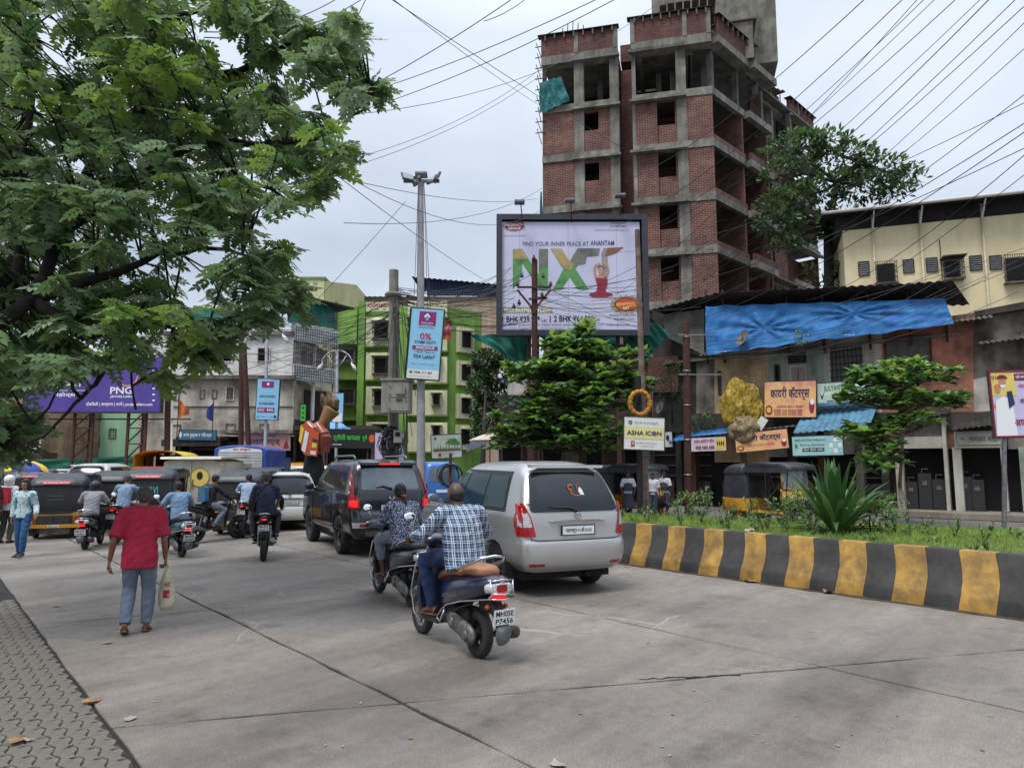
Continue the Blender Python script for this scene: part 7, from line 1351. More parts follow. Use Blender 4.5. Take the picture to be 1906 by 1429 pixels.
 q = MB(); q.tube([(.32,.16,.78),(.1,.185,.80),(-.16,.17,.87),(-.26,.12,.92),(-.30,0,.935),(-.26,-.12,.92),(-.16,-.17,.87),(.1,-.185,.80),(.32,-.16,.78)], .014, 8); q.build('grab_rail', M_chrome, o, smooth=True)
 q = MB(); q.loft([sring(x, a, z0, z1, 16) for x, a, z0, z1 in ((-.1,.06,.42,.6), (-.3,.075,.44,.56), (-.4,.07,.38,.50), (-.45,.065,.25,.40), (-.44,.05,.2,.28))]); q.build('rear_mudguard', M_blackm, o, smooth=True); q = MB(); q.loft([sring(x, a, z0, z1, 16) for x, a, z0, z1 in ((-.465,.085,.25,.36),(-.455,.08,.2,.33),(-.43,.05,.18,.24))]); q.build('mud_flap', mat('grey_plastic', lin(98,102,108), .5, var=.1), o, smooth=True)
 plate(o, Matrix.Translation((-.475, 0, .43)) @ Matrix.Rotation(R(-8), 4, 'Y') @ REAR, lines, .22, .13)
 # engine, exhaust, stand
 q = MB(); q.tube([(.46,.08,.29),(.42,.09,.29),(.3,.10,.285),(.14,.11,.255),(-.02,.12,.22),(-.1,.12,.21),(-.13,.115,.21)], [(.03,.02),(.065,.04),(.085,.055),(.08,.05),(.095,.045),(.07,.035),(.02,.015)], 20, lat=(0,0,1)); q.lathe([(.05,0),(.045,.02),(.02,.025)], (-.02,.155,.22), 'y', 16); q.lathe([(.06,0),(.05,.02),(.02,.025)], (.28,.145,.285), 'y', 16); q.build('engine_cover', M_engine, o, smooth=True); q = MB(); q.box((.05,-.08,.28),(.5,.09,.42)); q.tube([(.45,.08,.3),(.2,.12,.42),(-.05,.1,.5)], .012, 6); q.ell((.2,.0,.2),(.2,.1,.06),12,8); q.build('engine_block', M_blackm, o, smooth=40)
 q = MB(); q.tube([(.3,-.06,.18),(.1,-.13,.17),(-.05,-.16,.2),(-.1,-.165,.21),(-.38,-.175,.27),(-.4,-.175,.275)], [.018,.02,.03,.055,.055,.03], 12); q.build('exhaust', mat('burnt_exhaust', lin(96,84,78), .5, .6, var=.4, scale=10), o, smooth=40)
 q = MB(); q.tube([(.02,-.05,.2),(-.08,-.09,.5)], .02, 8); q.build('shock_absorber', M_steel, o, smooth=True)
 if guard:
  q = MB(); q.tube([(-.42,.12,.735),(-.45,.11,.63),(-.42,.14,.585),(0,.20,.52),(.3,.2,.45),(.42,.2,.38),(.5,.2,.3),(.36,.24,.29),(.3,.24,.36),(.32,.2,.42)], .008, 6); q.tube([(-.42,-.12,.735),(-.45,-.11,.63),(-.42,-.14,.585),(0,-.20,.52),(.3,-.2,.45),(.42,-.2,.38)], .008, 6); q.tube([(-.42,.12,.735),(-.45,0,.745),(-.42,-.12,.735)], .008, 6); q.tube([(-.45,.11,.63),(-.47,0,.62),(-.45,-.11,.63)], .008, 6); q.tube([(-.42,.14,.585),(-.48,0,.575),(-.42,-.14,.585)], .008, 6); q.build('rear_crash_guard', M_chrome, o, smooth=True)
  q = MB()
  for s in (1, -1): q.tube([(.93,s*.12,.88),(1.02,s*.2,.75),(1.04,s*.24,.5),(1.0,s*.22,.28),(.93,s*.18,.22)], .009, 6)
  q.build('apron_guard', M_chrome, o, smooth=True)
 if name_txt:
  t = text(name_txt, 0, .30, 0, .035, M_chrome, o, y=0, M=Matrix.Translation((.42,.185,.5)) @ Matrix.Rotation(R(180), 4, 'Z') @ Matrix.Rotation(R(-9), 4, 'Y'), name='badge_lettering')
  q = MB(); q.lathe([(.028,0),(.028,-.012)], (-.425,0,.745), 'x', 16); q.build('badge', M_chrome, o)
 return o
def motorbike(label, paint, loc=(0,0,0), rz=0, sc=1, lines=('MH05','BX2417')):
 o = thing('motorcycle', label, 'motorcycle', loc, rz, None, sc); wheel('rear_wheel', 0, .30, .13, o, M_blackm, 5); wheel('front_wheel', 1.33, .30, .10, o, M_blackm, 5)
 q = MB(); q.loft([sring(x, a, z0, z1) for x, a, z0, z1 in ((.98,.05,.84,.92), (.9,.13,.78,1.0), (.72,.15,.76,1.03), (.52,.1,.76,.94), (.48,.06,.78,.86))]); q.build('fuel_tank', paint, o, smooth=True)
 q = MB(); q.loft([sring(x, a, z0, z1) for x, a, z0, z1 in ((.55,.08,.76,.82), (.42,.12,.76,.84), (.1,.13,.8,.88), (.05,.12,.82,.93), (-.2,.1,.88,.97), (-.3,.05,.92,.96))]); q.build('seat', M_blackm, o, smooth=True); q = MB(); q.loft([sring(x, a, z0, z1) for x, a, z0, z1 in ((.5,.1,.6,.78), (.2,.12,.66,.82), (-.1,.1,.76,.9), (-.36,.05,.88,.94))]); q.build('tail_panel', paint, o, smooth=True)
 q = MB(); q.bar((1.05,0,.95),(.9,0,.4),.06); q.bar((.9,0,.4),(.3,0,.32),.08); q.bar((.5,0,.8),(.3,0,.32),.05); q.bar((.3,.06,.32),(0,.07,.3),.045); q.bar((.3,-.06,.32),(0,-.07,.3),.045); q.build('frame', M_blackm, o); q = MB(); q.box((.4,-.12,.32),(.78,.12,.52)); q.lathe([(.09,-.17),(.11,-.1),(.11,.1),(.09,.17)], (.5,0,.4), 'y', 16); q.box((.55,-.08,.5),(.75,.08,.72)); q.build('engine', M_engine, o, smooth=40)
 for s in (1, -1): q = MB(); q.tube([(1.33,s*.08,.3),(1.12,s*.07,.85),(1.06,s*.07,1.02)], .022, 8); q.build('fork', M_steel, o, smooth=True); q = MB(); q.tube([(1.05,s*.2,1.05),(1.03,s*.3,1.2)], .007, 5); mi = q.build('mirror', M_black, o); q = MB(); q.ell((1.02,s*.34,1.23),(.015,.06,.04),12,7); q.build('mirror_glass', M_chrome, mi, smooth=True)
 q = MB(); q.tube([(.88,.34,1.03),(1.02,.22,1.06),(1.06,0,1.02),(1.02,-.22,1.06),(.88,-.34,1.03)], .013, 8); q.build('handlebar', M_blackm, o, smooth=True); q = MB(); q.ell((1.18,0,.95),(.07,.09,.09),14,10); q.build('headlamp', M_clear, o, smooth=True); q = MB(); q.loft([sring(x, .06, z0, z1, 12) for x, z0, z1 in ((1.6,.45,.5),(1.5,.56,.62),(1.33,.61,.66),(1.15,.56,.62))]); q.build('front_fender', paint, o, smooth=True)
 q = MB(); q.ell((-.36,0,.86),(.02,.05,.02),12,7); q.build('tail_lamp', M_redlit, o, smooth=True); q = MB(); q.loft([sring(x, a, z0, z1, 12) for x, a, z0, z1 in ((-.15,.06,.66,.8),(-.34,.06,.6,.7),(-.42,.06,.45,.56))]); q.build('rear_mudguard', M_blackm, o, smooth=True); plate(o, Matrix.Translation((-.43,0,.70)) @ REAR, lines, .2, .11)
 for s in (1, -1): q = MB(); q.ell((-.33,s*.12,.8),(.03,.03,.018),10,6); q.build('indicator', M_orange, o, smooth=True)
 q = MB(); q.tube([(.5,-.1,.35),(.2,-.16,.3),(.05,-.17,.35),(-.3,-.18,.45)], [.02,.03,.055,.05], 12); q.build('exhaust', M_steel, o, smooth=40); q = MB(); q.tube([(-.05,.14,.92),(-.25,.1,.97),(-.32,0,.98),(-.25,-.1,.97),(-.05,-.14,.92)], .012, 6); q.build('grab_rail', M_chrome, o, smooth=True); q = MB(); q.tube([(0,.11,.3),(.1,.12,.7)], .025, 8); q.tube([(0,-.11,.3),(.1,-.12,.7)], .025, 8); q.build('shock_absorbers', M_steel, o); q = MB(); q.bar((.35,-.25,.33),(.35,.25,.33),.03); q.bar((.1,-.22,.42),(.1,.22,.42),.03); q.build('footrests', M_blackm, o)
 return o
# ================================================================ CARS (x forward, origin at the middle of the rear end on the ground)
class Hull:
 def __init__(s, lv, bulge=.05, taper=.05):
  z = [l[0] for l in lv]; s.z = z; s.w = pchip(z, [l[1] for l in lv]); s.r = pchip(z, [l[2] for l in lv]); s.f = pchip(z, [l[3] for l in lv]); s.c = pchip(z, [l[4] for l in lv]); s.b = bulge; s.t = taper
 def hw(s, x, z): r, f = s.r(z), s.f(z); u = (2*x - r - f)/(f - r); return s.w(z)*(1 - s.t*abs(u)**3)
 def side(s, x, z, sg=1, off=0):
  r, f, c = s.r(z), s.f(z), s.c(z); W_ = s.hw(x, z)
  if x < r + c: d = min(c, r + c - x); W_ = W_ - c + math.sqrt(max(0, c*c - d*d))
  elif x > f - c: d = min(c, x - f + c); W_ = W_ - c + math.sqrt(max(0, c*c - d*d))
  return V(x, sg*(W_ + off), z)
 def rear(s, y, z, off=0, front=False):
  r = s.f(z) if front else s.r(z); c = s.c(z); W_ = s.hw(r, z); sg = -1 if front else 1; d = max(0, abs(y) - (W_ - c)); d = min(d, c)
  return V(r + sg*(c - math.sqrt(max(0, c*c - d*d))) - sg*s.b*(1 - min(1, abs(y)/W_)**2)*0 - sg*off, y, z) - V(sg*s.b*(1 - min(1, abs(y)/W_)**2), 0, 0)
 def mesh(s, zs, arches=(), ns=70):
  rings = []
  for z in zs:
   r, f, c = s.r(z), s.f(z), s.c(z); W_ = s.hw(r, z); q = []
   for k in range(-5, 6): q.append(s.rear((W_ - c)*k/5, z))
   for k in range(1, 6): a = k/5*math.pi/2; q.append(V(r + c - c*math.cos(a), 0, z) + V(0, s.hw(r + c, z) - c + c*math.sin(a), 0))
   n0 = len(q)
   for k in range(1, ns): q.append(s.side(r + c + (f - r - 2*c)*k/ns, z))
   for k in range(0, 6): a = k/5*math.pi/2; q.append(V(f - c + c*math.sin(a), s.hw(f - c, z) - c + c*math.cos(a), z))
   W2 = s.hw(f, z)
   for k in range(4, -5, -1): q.append(V(f, (W2 - c)*k/5, z) + V(s.b*(1 - abs(k/5)**2), 0, 0))
   for k in range(5, -1, -1): a = k/5*math.pi/2; q.append(V(f - c + c*math.sin(a), -(s.hw(f - c, z) - c + c*math.cos(a)), z))
   for k in range(ns-1, 0, -1): q.append(s.side(r + c + (f - r - 2*c)*k/ns, z, -1))
   for k in range(5, 0, -1): a = k/5*math.pi/2; q.append(V(r + c - c*math.cos(a), -(s.hw(r + c, z) - c + c*math.sin(a)), z))
   for p in q:
    for ax, az, ar in arches:
     d = math.hypot(p.x - ax, p.z - az)
     if abs(p.y) > W_*.5:
      if d < ar - .02: p.y = math.copysign(abs(p.y) - .22, p.y)
      elif d < ar + .012 and d > 1e-4: k_ = (ar + .004)/d; p.x = ax + (p.x - ax)*k_; 
   rings.append(q)
  mb = MB(); mb.loft(rings); return mb
 def patch(s, poly, face, name, m, parent, off=.006, step=.08, sg=1, holes=None):
  b = bmesh.new(); vs = [b.verts.new((p[0], p[1], 0)) for p in poly]; b.faces.new(vs)
  for ax in (0, 1):
   lo, hi = min(p[ax] for p in poly), max(p[ax] for p in poly); k = lo + step
   while k < hi:
    co = [0,0,0]; no = [0,0,0]; co[ax] = k; no[ax] = 1; bmesh.ops.bisect_plane(b, geom=b.verts[:]+b.edges[:]+b.faces[:], plane_co=co, plane_no=no); k += step
  for v in b.verts: v.co = (s.side(v.co.x, v.co.y, sg, off) if face == 'side' else s.rear(v.co.x, v.co.y, off, face == 'front'))
  me = bpy.data.meshes.new(name); b.to_mesh(me); b.free(); me.materials.append(m); me.polygons.foreach_set('use_smooth', [True]*len(me.polygons)); return link(name, me, parent)
 def seam(s, pts, face, name, m, parent, w_=.008, sg=1, off=.004):
  q = MB(); P3 = []
  for i in range(len(pts)-1):
   n = max(1, int(math.dist(pts[i], pts[i+1])/.07))
   for k in range(n + (i == len(pts)-2)): t = k/n; P3.append((pts[i][0]+(pts[i+1][0]-pts[i][0])*t, pts[i][1]+(pts[i+1][1]-pts[i][1])*t))
  f = (lambda a, b_: s.side(a, b_, sg, off)) if face == 'side' else (lambda a, b_: s.rear(a, b_, off))
  q.tube([f(*p) for p in P3], w_, 4, caps=False); return q.build(name, m, parent)
def rr_(pts, r=.05, n=4):                                         # round polygon corners
 out = []; N_ = len(pts)
 for i in range(N_):
  p, a, b = Vector(pts[i]), Vector(pts[i-1]), Vector(pts[(i+1) % N_]); la, lb = (a-p).length, (b-p).length; rr = min(r, la*.45, lb*.45); u, v = p + (a-p)/la*rr, p + (b-p)/lb*rr
  for k in range(n+1): t = k/n; out.append(tuple(u*(1-t)**2 + p*2*t*(1-t) + v*t*t))
 return out
def zl(*seg):
 out = []
 for a, b, n in seg: out += [a + (b-a)*i/n for i in range(n)]
 return out + [seg[-1][1]]
M_tint = mat('tinted_glass', lin(34, 38, 42), .07, var=0, spec=.5); M_tintg = mat('green_tinted_glass', lin(26, 58, 56), .08, var=0, spec=.3); M_seam = mat('panel_gap', lin(24, 24, 26), .8, var=0)
def carpaint(name, c, metal=0, rough=.32): return mat(name, c, rough, metal, var=.05, scale=2, coat=.8)
# ---- silver people carrier
M_silver = carpaint('silver_paint_car', lin(184, 182, 180), .55, .34)
def mpv(label, paint, loc, rz, sc=1, detail=True):
 c = thing('people_carrier', label, 'car', loc, rz, None, sc)
 H = Hull([(.32,.74,.12,4.40,.12),(.42,.84,.02,4.55,.14),(.55,.885,0,4.58,.16),(.68,.888,.01,4.56,.16),(.75,.885,.045,4.52,.15),(.9,.885,.055,4.40,.14),(1.0,.88,.065,4.22,.14),(1.06,.868,.08,3.62,.14),(1.2,.83,.13,3.30,.14),(1.45,.745,.26,2.90,.15),(1.60,.675,.36,2.62,.17),(1.67,.61,.44,2.50,.2),(1.72,.52,.56,2.36,.22),(1.745,.40,.76,2.2,.24)], .055, .06)
 H.mesh(zl((.32,.95,26),(.95,1.1,10),(1.1,1.69,16),(1.69,1.75,6)), ((.92,.33,.36),(3.66,.33,.36)), 90).build('body', paint, c, smooth=35)
 gl = rr_([(-.72,1.09),(.72,1.09),(.59,1.60),(-.59,1.60)], .09); H.patch(gl, 'rear', 'rear_window', M_tint, c, .014)
 tg = H.patch(rr_([(-.70,.74),(.70,.74),(.76,.9),(.74,1.07),(-.74,1.07),(-.76,.9)], .1), 'rear', 'tailgate', paint, c, .010)
 H.seam([(-.74,1.06),(-.76,.9),(-.70,.74),(-.60,.725),(.60,.725),(.70,.74),(.76,.9),(.74,1.06)], 'rear', 'tailgate_gap', M_seam, c, .006)
 for s in (1, -1):
  tl = rr_([(s*.87,.78),(s*.64,.78),(s*.70,1.0),(s*.76,1.2),(s*.85,1.2)], .03); H.patch(tl, 'rear', 'tail_lamp', M_red, c, .022, .04)
  H.patch(rr_([(s*.85,.90),(s*.70,.90),(s*.74,1.08),(s*.85,1.06)], .02), 'rear', 'reversing_lens', M_clear, c, .028, .04)
  H.patch(rr_([(.06,.78),(.22,.80),(.30,1.0),(.22,1.2),(.10,1.22)], .03), 'side', 'side_tail_lamp', M_red, c, .008, .04, s)
  dlo = [[(.62,1.12),(1.34,1.12),(1.34,1.55),(.72,1.55)], [(1.40,1.12),(2.28,1.12),(2.14,1.58),(1.40,1.57)], [(2.34,1.12),(3.30,1.12),(2.78,1.50),(2.46,1.58),(2.20,1.58)]]
  H.patch([(.56,1.07),(3.44,1.07),(2.80,1.56),(2.46,1.63),(.66,1.61)], 'side', 'window_surround', M_black, c, .003, .08, s)
  for d_ in dlo: H.patch(rr_(d_, .05), 'side', 'side_window', M_tintg if detail else M_tint, c, .008, .08, s)
  for x in (1.37, 2.31, 3.35): H.seam([(x,.42),(x,1.10)], 'side', 'door_gap', M_seam, c, .004, s)
  for x in (1.55, 2.5): p = H.side(x, .98, s, .02); q = MB(); q.bar(p, p + V(.18,0,0), .025, .035); q.build('door_handle', paint, c)
  p = H.side(3.15, 1.08, s, .0); q = MB(); q.bar(p, p + V(0,s*.12,.04), .05); q.loft([sring(p.x + dx, a, p.z-.02, p.z+h_, 12) for dx, a, h_ in ((-.07,.09,.14),(.04,.09,.15),(.09,.05,.1))]); o2 = q.build('wing_mirror', paint, c, smooth=40); o2.location = (0, s*.0, 0); 
  for v in o2.data.vertices[8:]: v.co.y += p.y + s*.2
  q = MB(); q.box((p.x-.085, p.y+s*.2-.075, p.z), (p.x-.072, p.y+s*.2+.075, p.z+.11)); q.build('mirror_glass', M_mirror, o2)
  for x, nm in ((.92,'rear_wheel'), (3.66,'front_wheel')): wheel(nm, x, .325, .2, c, mat('alloy', lin(130,124,128), .4, .6, var=.2), 6, s*.74)
  H.patch(rr_([(s*.52,.40),(s*.80,.40),(s*.80,.435),(s*.52,.435)], .01), 'rear', 'reflector', M_red, c, .006, .05)
 q = MB(); q.loft([[(.40,-.56,1.66),(.40,.56,1.66),(.42,.58,1.70),(.42,-.58,1.70)], [(.24,-.57,1.655),(.24,.57,1.655),(.25,.60,1.69),(.25,-.60,1.69)]]); q.build('roof_spoiler', paint, c)
 q = MB(); q.loft([sring(.0, .0, .95, .98, 10)[:1]*0 or sring(x, a, .955, .985, 12) for x, a in ((.015,.46),(-.02,.45),(-.03,.40))]); q.build('chrome_strip', M_chrome, c, smooth=40)
 q = MB(); q.box((-.012,-.30,.77),(.03,.30,.93)); q.build('plate_recess', paint, c); 
 q = MB(); q.box((-.028,-.27,.785),(-.0125,.27,.915)); q.build('plate_frame', M_ink, c)
 plate(c, Matrix.Translation((-.034,0,.85)) @ REAR, ('महाराष्ट्र.०५.बी.६५६६',) if detail else ('MH05AB1234',), .50, .105)
 q = MB(); q.torus((-.03,0,1.03), .042, .006, 'x', 20, 6, 1); q.torus((-.03,0,1.035), .026, .005, 'x', 16, 6); q.tube([(-.03,0,.995),(-.03,0,1.07)], .005, 5); q.build('badge', M_chrome, c)
 p0, p1 = H.rear(.42, 1.12, .03), H.rear(-.02, 1.09, .03); q = MB(); q.tube([p1, H.rear(.1,1.14,.04), H.rear(.42,1.15,.03)], [.02,.012,.006], 6); q.build('rear_wiper', M_black, c)
 q = MB(); q.box((.3,-.7,.2),(4.3,.7,.34)); q.bar((.92,-.6,.3),(.92,.6,.3),.1); q.tube([(.2,-.3,.26),(.9,-.3,.25)], .06, 8); q.build('underbody', M_blackm, c)
 for s in (1, -1): q = MB(); q.box((.52, s*.76-.06, .16), (.54, s*.76+.1, .42)); q.build('mud_flap', M_blackm, c)
 gl = [(-.78,1.12),(.78,1.12),(.66,1.58),(-.66,1.58)]; H.patch(rr_(gl, .06), 'front', 'windscreen', M_tint, c, .006)
 if detail:
  M = Matrix.Translation(H.rear(-.12, 1.35, .024)) @ Matrix.Rotation(R(22), 4, 'Y') @ REAR
  disc(-.05, 0, .11, .07, M_orange, c, y=0, r0=.82, name='window_sticker', M=M, a0=150, a1=350); disc(-.14, .05, .05, .05, M_orange, c, y=0, r0=.6, name='window_sticker', M=M, a0=40, a1=290); shape([(-.03,0),(0,.06),(.04,.02),(.06,-.06),(0,-.05)], M_white, c, y=-.001, name='window_sticker', M=M); shape([(-.05,.1),(-.04,.02),(-.03,.02),(-.035,.1),(.01,.1),(.01,.11)], M_orange, c, y=-.001, name='window_sticker', M=M)
 return c
def at(px, py): return G(px, py)
CAR = {}
CAR['silver'] = mpv('silver people carrier with a dark tinted rear window beside the striped kerb', M_silver, (.86, 9.5, 0), R(90+25), 1.0); CAR['silver'].scale = (.96, .94, 1.0)
CAR['white'] = mpv('white people carrier queuing left of the black off-road car', carpaint('white_car_paint', lin(214,214,210)), (-5.75, 18.6, 0), R(90+22), .86, False)
# ---- black off-road car
M_blackc = carpaint('black_car_paint', lin(22, 24, 34), 0, .25)
def suv(label, paint, loc, rz, sc=1):
 c = thing('off_road_car', label, 'car', loc, rz, None, sc)
 H = Hull([(.34,.80,.14,4.45,.12),(.48,.92,.02,4.60,.14),(.62,.955,0,4.64,.16),(.80,.955,.03,4.62,.15),(.88,.955,.075,4.60,.13),(1.05,.95,.07,4.55,.13),(1.16,.945,.09,4.2,.13),(1.22,.93,.11,3.45,.13),(1.5,.86,.24,3.08,.14),(1.72,.79,.34,2.76,.15),(1.80,.74,.40,2.60,.18),(1.84,.64,.5,2.4,.2),(1.86,.5,.7,2.2,.22)], .05, .05)
 H.mesh(zl((.34,1.1,28),(1.1,1.26,10),(1.26,1.8,14),(1.8,1.86,5)), ((.98,.40,.45),(3.73,.40,.45)), 90).build('body', paint, c, smooth=35)
 H.patch(rr_([(-.68,1.27),(.68,1.27),(.60,1.70),(-.60,1.70)], .06), 'rear', 'rear_window', mat('clearer_rear_glass', lin(92,104,114), .06, var=.3, scale=1.5, spec=.9, coat=.5), c, .006)
 H.seam([(-.72,1.24),(-.76,1.0),(-.70,.72),(.70,.72),(.76,1.0),(.72,1.24)], 'rear', 'tailgate_gap', M_seam, c, .007); q = MB()
 for s in (1, -1):
  H.patch(rr_([(s*.945,.92),(s*.72,.92),(s*.73,1.10),(s*.84,1.20),(s*.785,1.66),(s*.82,1.68),(s*.92,1.22),(s*.95,1.05)], .02), 'rear', 'tail_lamp', M_red, c, .016, .04); H.patch(rr_([(s*.93,.95),(s*.76,.95),(s*.77,1.08),(s*.92,1.08)], .02), 'rear', 'lit_lamp', M_redlit, c, .022, .04); H.patch(rr_([(.06,.92),(.26,1.0),(.24,1.16),(.12,1.2)], .02), 'side', 'side_tail_lamp', M_red, c, .008, .04, s)
  H.patch([(.50,1.22),(3.34,1.22),(2.82,1.68),(2.5,1.74),(.62,1.72)], 'side', 'window_surround', M_black, c, .003, .08, s)
  for d_ in ([(.62,1.27),(1.28,1.27),(1.28,1.66),(.70,1.66)], [(1.36,1.27),(2.26,1.27),(2.14,1.69),(1.36,1.68)], [(2.34,1.27),(3.18,1.27),(2.74,1.62),(2.5,1.69),(2.22,1.69)]): H.patch(rr_(d_, .05), 'side', 'side_window', M_tint, c, .008, .08, s)
  for x in (1.5, 2.3, 3.3): H.seam([(x,.5),(x,1.22)], 'side', 'door_gap', M_seam, c, .004, s)
  for x in (1.6, 2.45): p = H.side(x, 1.12, s, .02); q2 = MB(); q2.bar(p, p + V(.2,0,0), .025, .035); q2.build('door_handle', M_chrome, c)
  p = H.side(3.1, 1.2, s); q2 = MB(); q2.ell((p.x, p.y+s*.17, p.z+.08), (.08,.12,.09), 12, 8); q2.bar(p, p+V(0,s*.1,.05), .05); q2.build('wing_mirror', M_black, c, smooth=True)
  for x, nm in ((.98,'rear_wheel'), (3.73,'front_wheel')): wheel(nm, x, .385, .26, c, mat('dark_alloy', lin(74,74,78), .35, .7, var=.2), 5, s*.80)
  H.seam([(.55,.44),(.55,.5),(1.5,.5),(3.2,.5)], 'side', 'chrome_sill', M_chrome, c, .012, s, .01); H.patch(rr_([(s*.52,.56),(s*.90,.56),(s*.90,.66),(s*.52,.66)], .01), 'rear', 'reflector', M_clear, c, .01, .05); H.patch(rr_([(s*.60,.58),(s*.74,.58),(s*.74,.64),(s*.60,.64)], .01), 'rear', 'rear_fog_lamp', M_red, c, .014, .05)
  q2 = MB(); q2.tube([(.75,s*.62,1.86),(.85,s*.63,1.93),(2.3,s*.63,1.93),(2.45,s*.62,1.86)], .02, 6); q2.build('roof_rail', M_steel, c, smooth=True)
 H.patch(rr_([(-.55,.67),(.55,.67),(.55,.695),(-.55,.695)], .005), 'rear', 'chrome_strip', M_chrome, c, .012, .08); H.patch(rr_([(-.6,.40),(.6,.40),(.6,.50),(-.6,.50)], .02), 'rear', 'skid_plate', M_steel, c, .012, .08)
 q = MB(); q.loft([[(.46,-.66,1.78),(.46,.66,1.78),(.46,.66,1.84),(.46,-.66,1.84)], [(.22,-.64,1.74),(.22,.64,1.74),(.22,.66,1.79),(.22,-.66,1.79)]]); q.build('roof_spoiler', paint, c); q = MB(); q.box((.205,-.24,1.75),(.218,.24,1.785)); q.build('high_brake_lamp', M_redlit, c)
 plate(c, Matrix.Translation((-.02,0,.93)) @ REAR, ('MH05FV7909',), .5, .11); Mx = Matrix.Translation(H.rear(0, 1.12, .02)) @ REAR
 for s in (1, -1): shape([(s*.01,-.05),(s*.03,0),(s*.08,.045),(s*.06,-.01)], M_chrome, c, y=0, M=Mx, name='badge')
 q = MB(); q.tube([H.rear(-.02,1.29,.03), H.rear(.2,1.34,.03), H.rear(.35,1.31,.02)], [.02,.015,.008], 6); q.build('rear_wiper', M_black, c); q = MB(); q.box((.3,-.75,.24),(4.3,.75,.42)); q.build('underbody', M_blackm, c); H.patch(rr_([(-.82,1.27),(.82,1.27),(.72,1.68),(-.72,1.68)], .06), 'front', 'windscreen', M_tint, c, .006)
 return c
CAR['suv'] = suv('glossy black off-road car with lit red tail lamps ahead of the scooters', M_blackc, (-2.25, 13.5, 0), R(90+28), .96); CAR['suv'].scale = (.93, .84, .97)
# ================================================================ AUTO RICKSHAWS (x forward, origin on the ground between the rear wheels)
M_vinyl = mat('black_canopy_vinyl', lin(58, 60, 66), .42, var=.3, scale=3, bump=.35, bscale=5, streak=.2); M_vinyl2 = mat('grey_faded_vinyl', lin(84, 86, 90), .45, var=.3, scale=3, bump=.35, bscale=5); M_ayel = mat('rickshaw_yellow', lin(216, 156, 40), .45, var=.2, scale=3, streak=.25, coat=.3); M_agrn = mat('rickshaw_green', lin(36, 120, 92), .5, var=.15); M_ablk = mat('rickshaw_black', lin(34, 34, 36), .5, var=.25, scale=5)
def puff(q, poly, hw, e=.06, n=3):
 cx_ = sum(p[0] for p in poly)/len(poly); cz = sum(p[1] for p in poly)/len(poly); rings = []
 for s in (-1, 1):
  for k in (range(n+1) if s < 0 else range(n, -1, -1)): a = k/n*math.pi/2; ins = e*(1-math.sin(a)); y = s*(hw - e*(1-math.cos(math.pi/2-a))) if False else s*(hw - e*(math.sin(a))); rings.append([(x + (cx_-x)*ins/max(.15, math.hypot(cx_-x, cz-z)), y, z + (cz-z)*ins/max(.15, math.hypot(cx_-x, cz-z))) for x, z in poly])
 q.loft(rings); return q
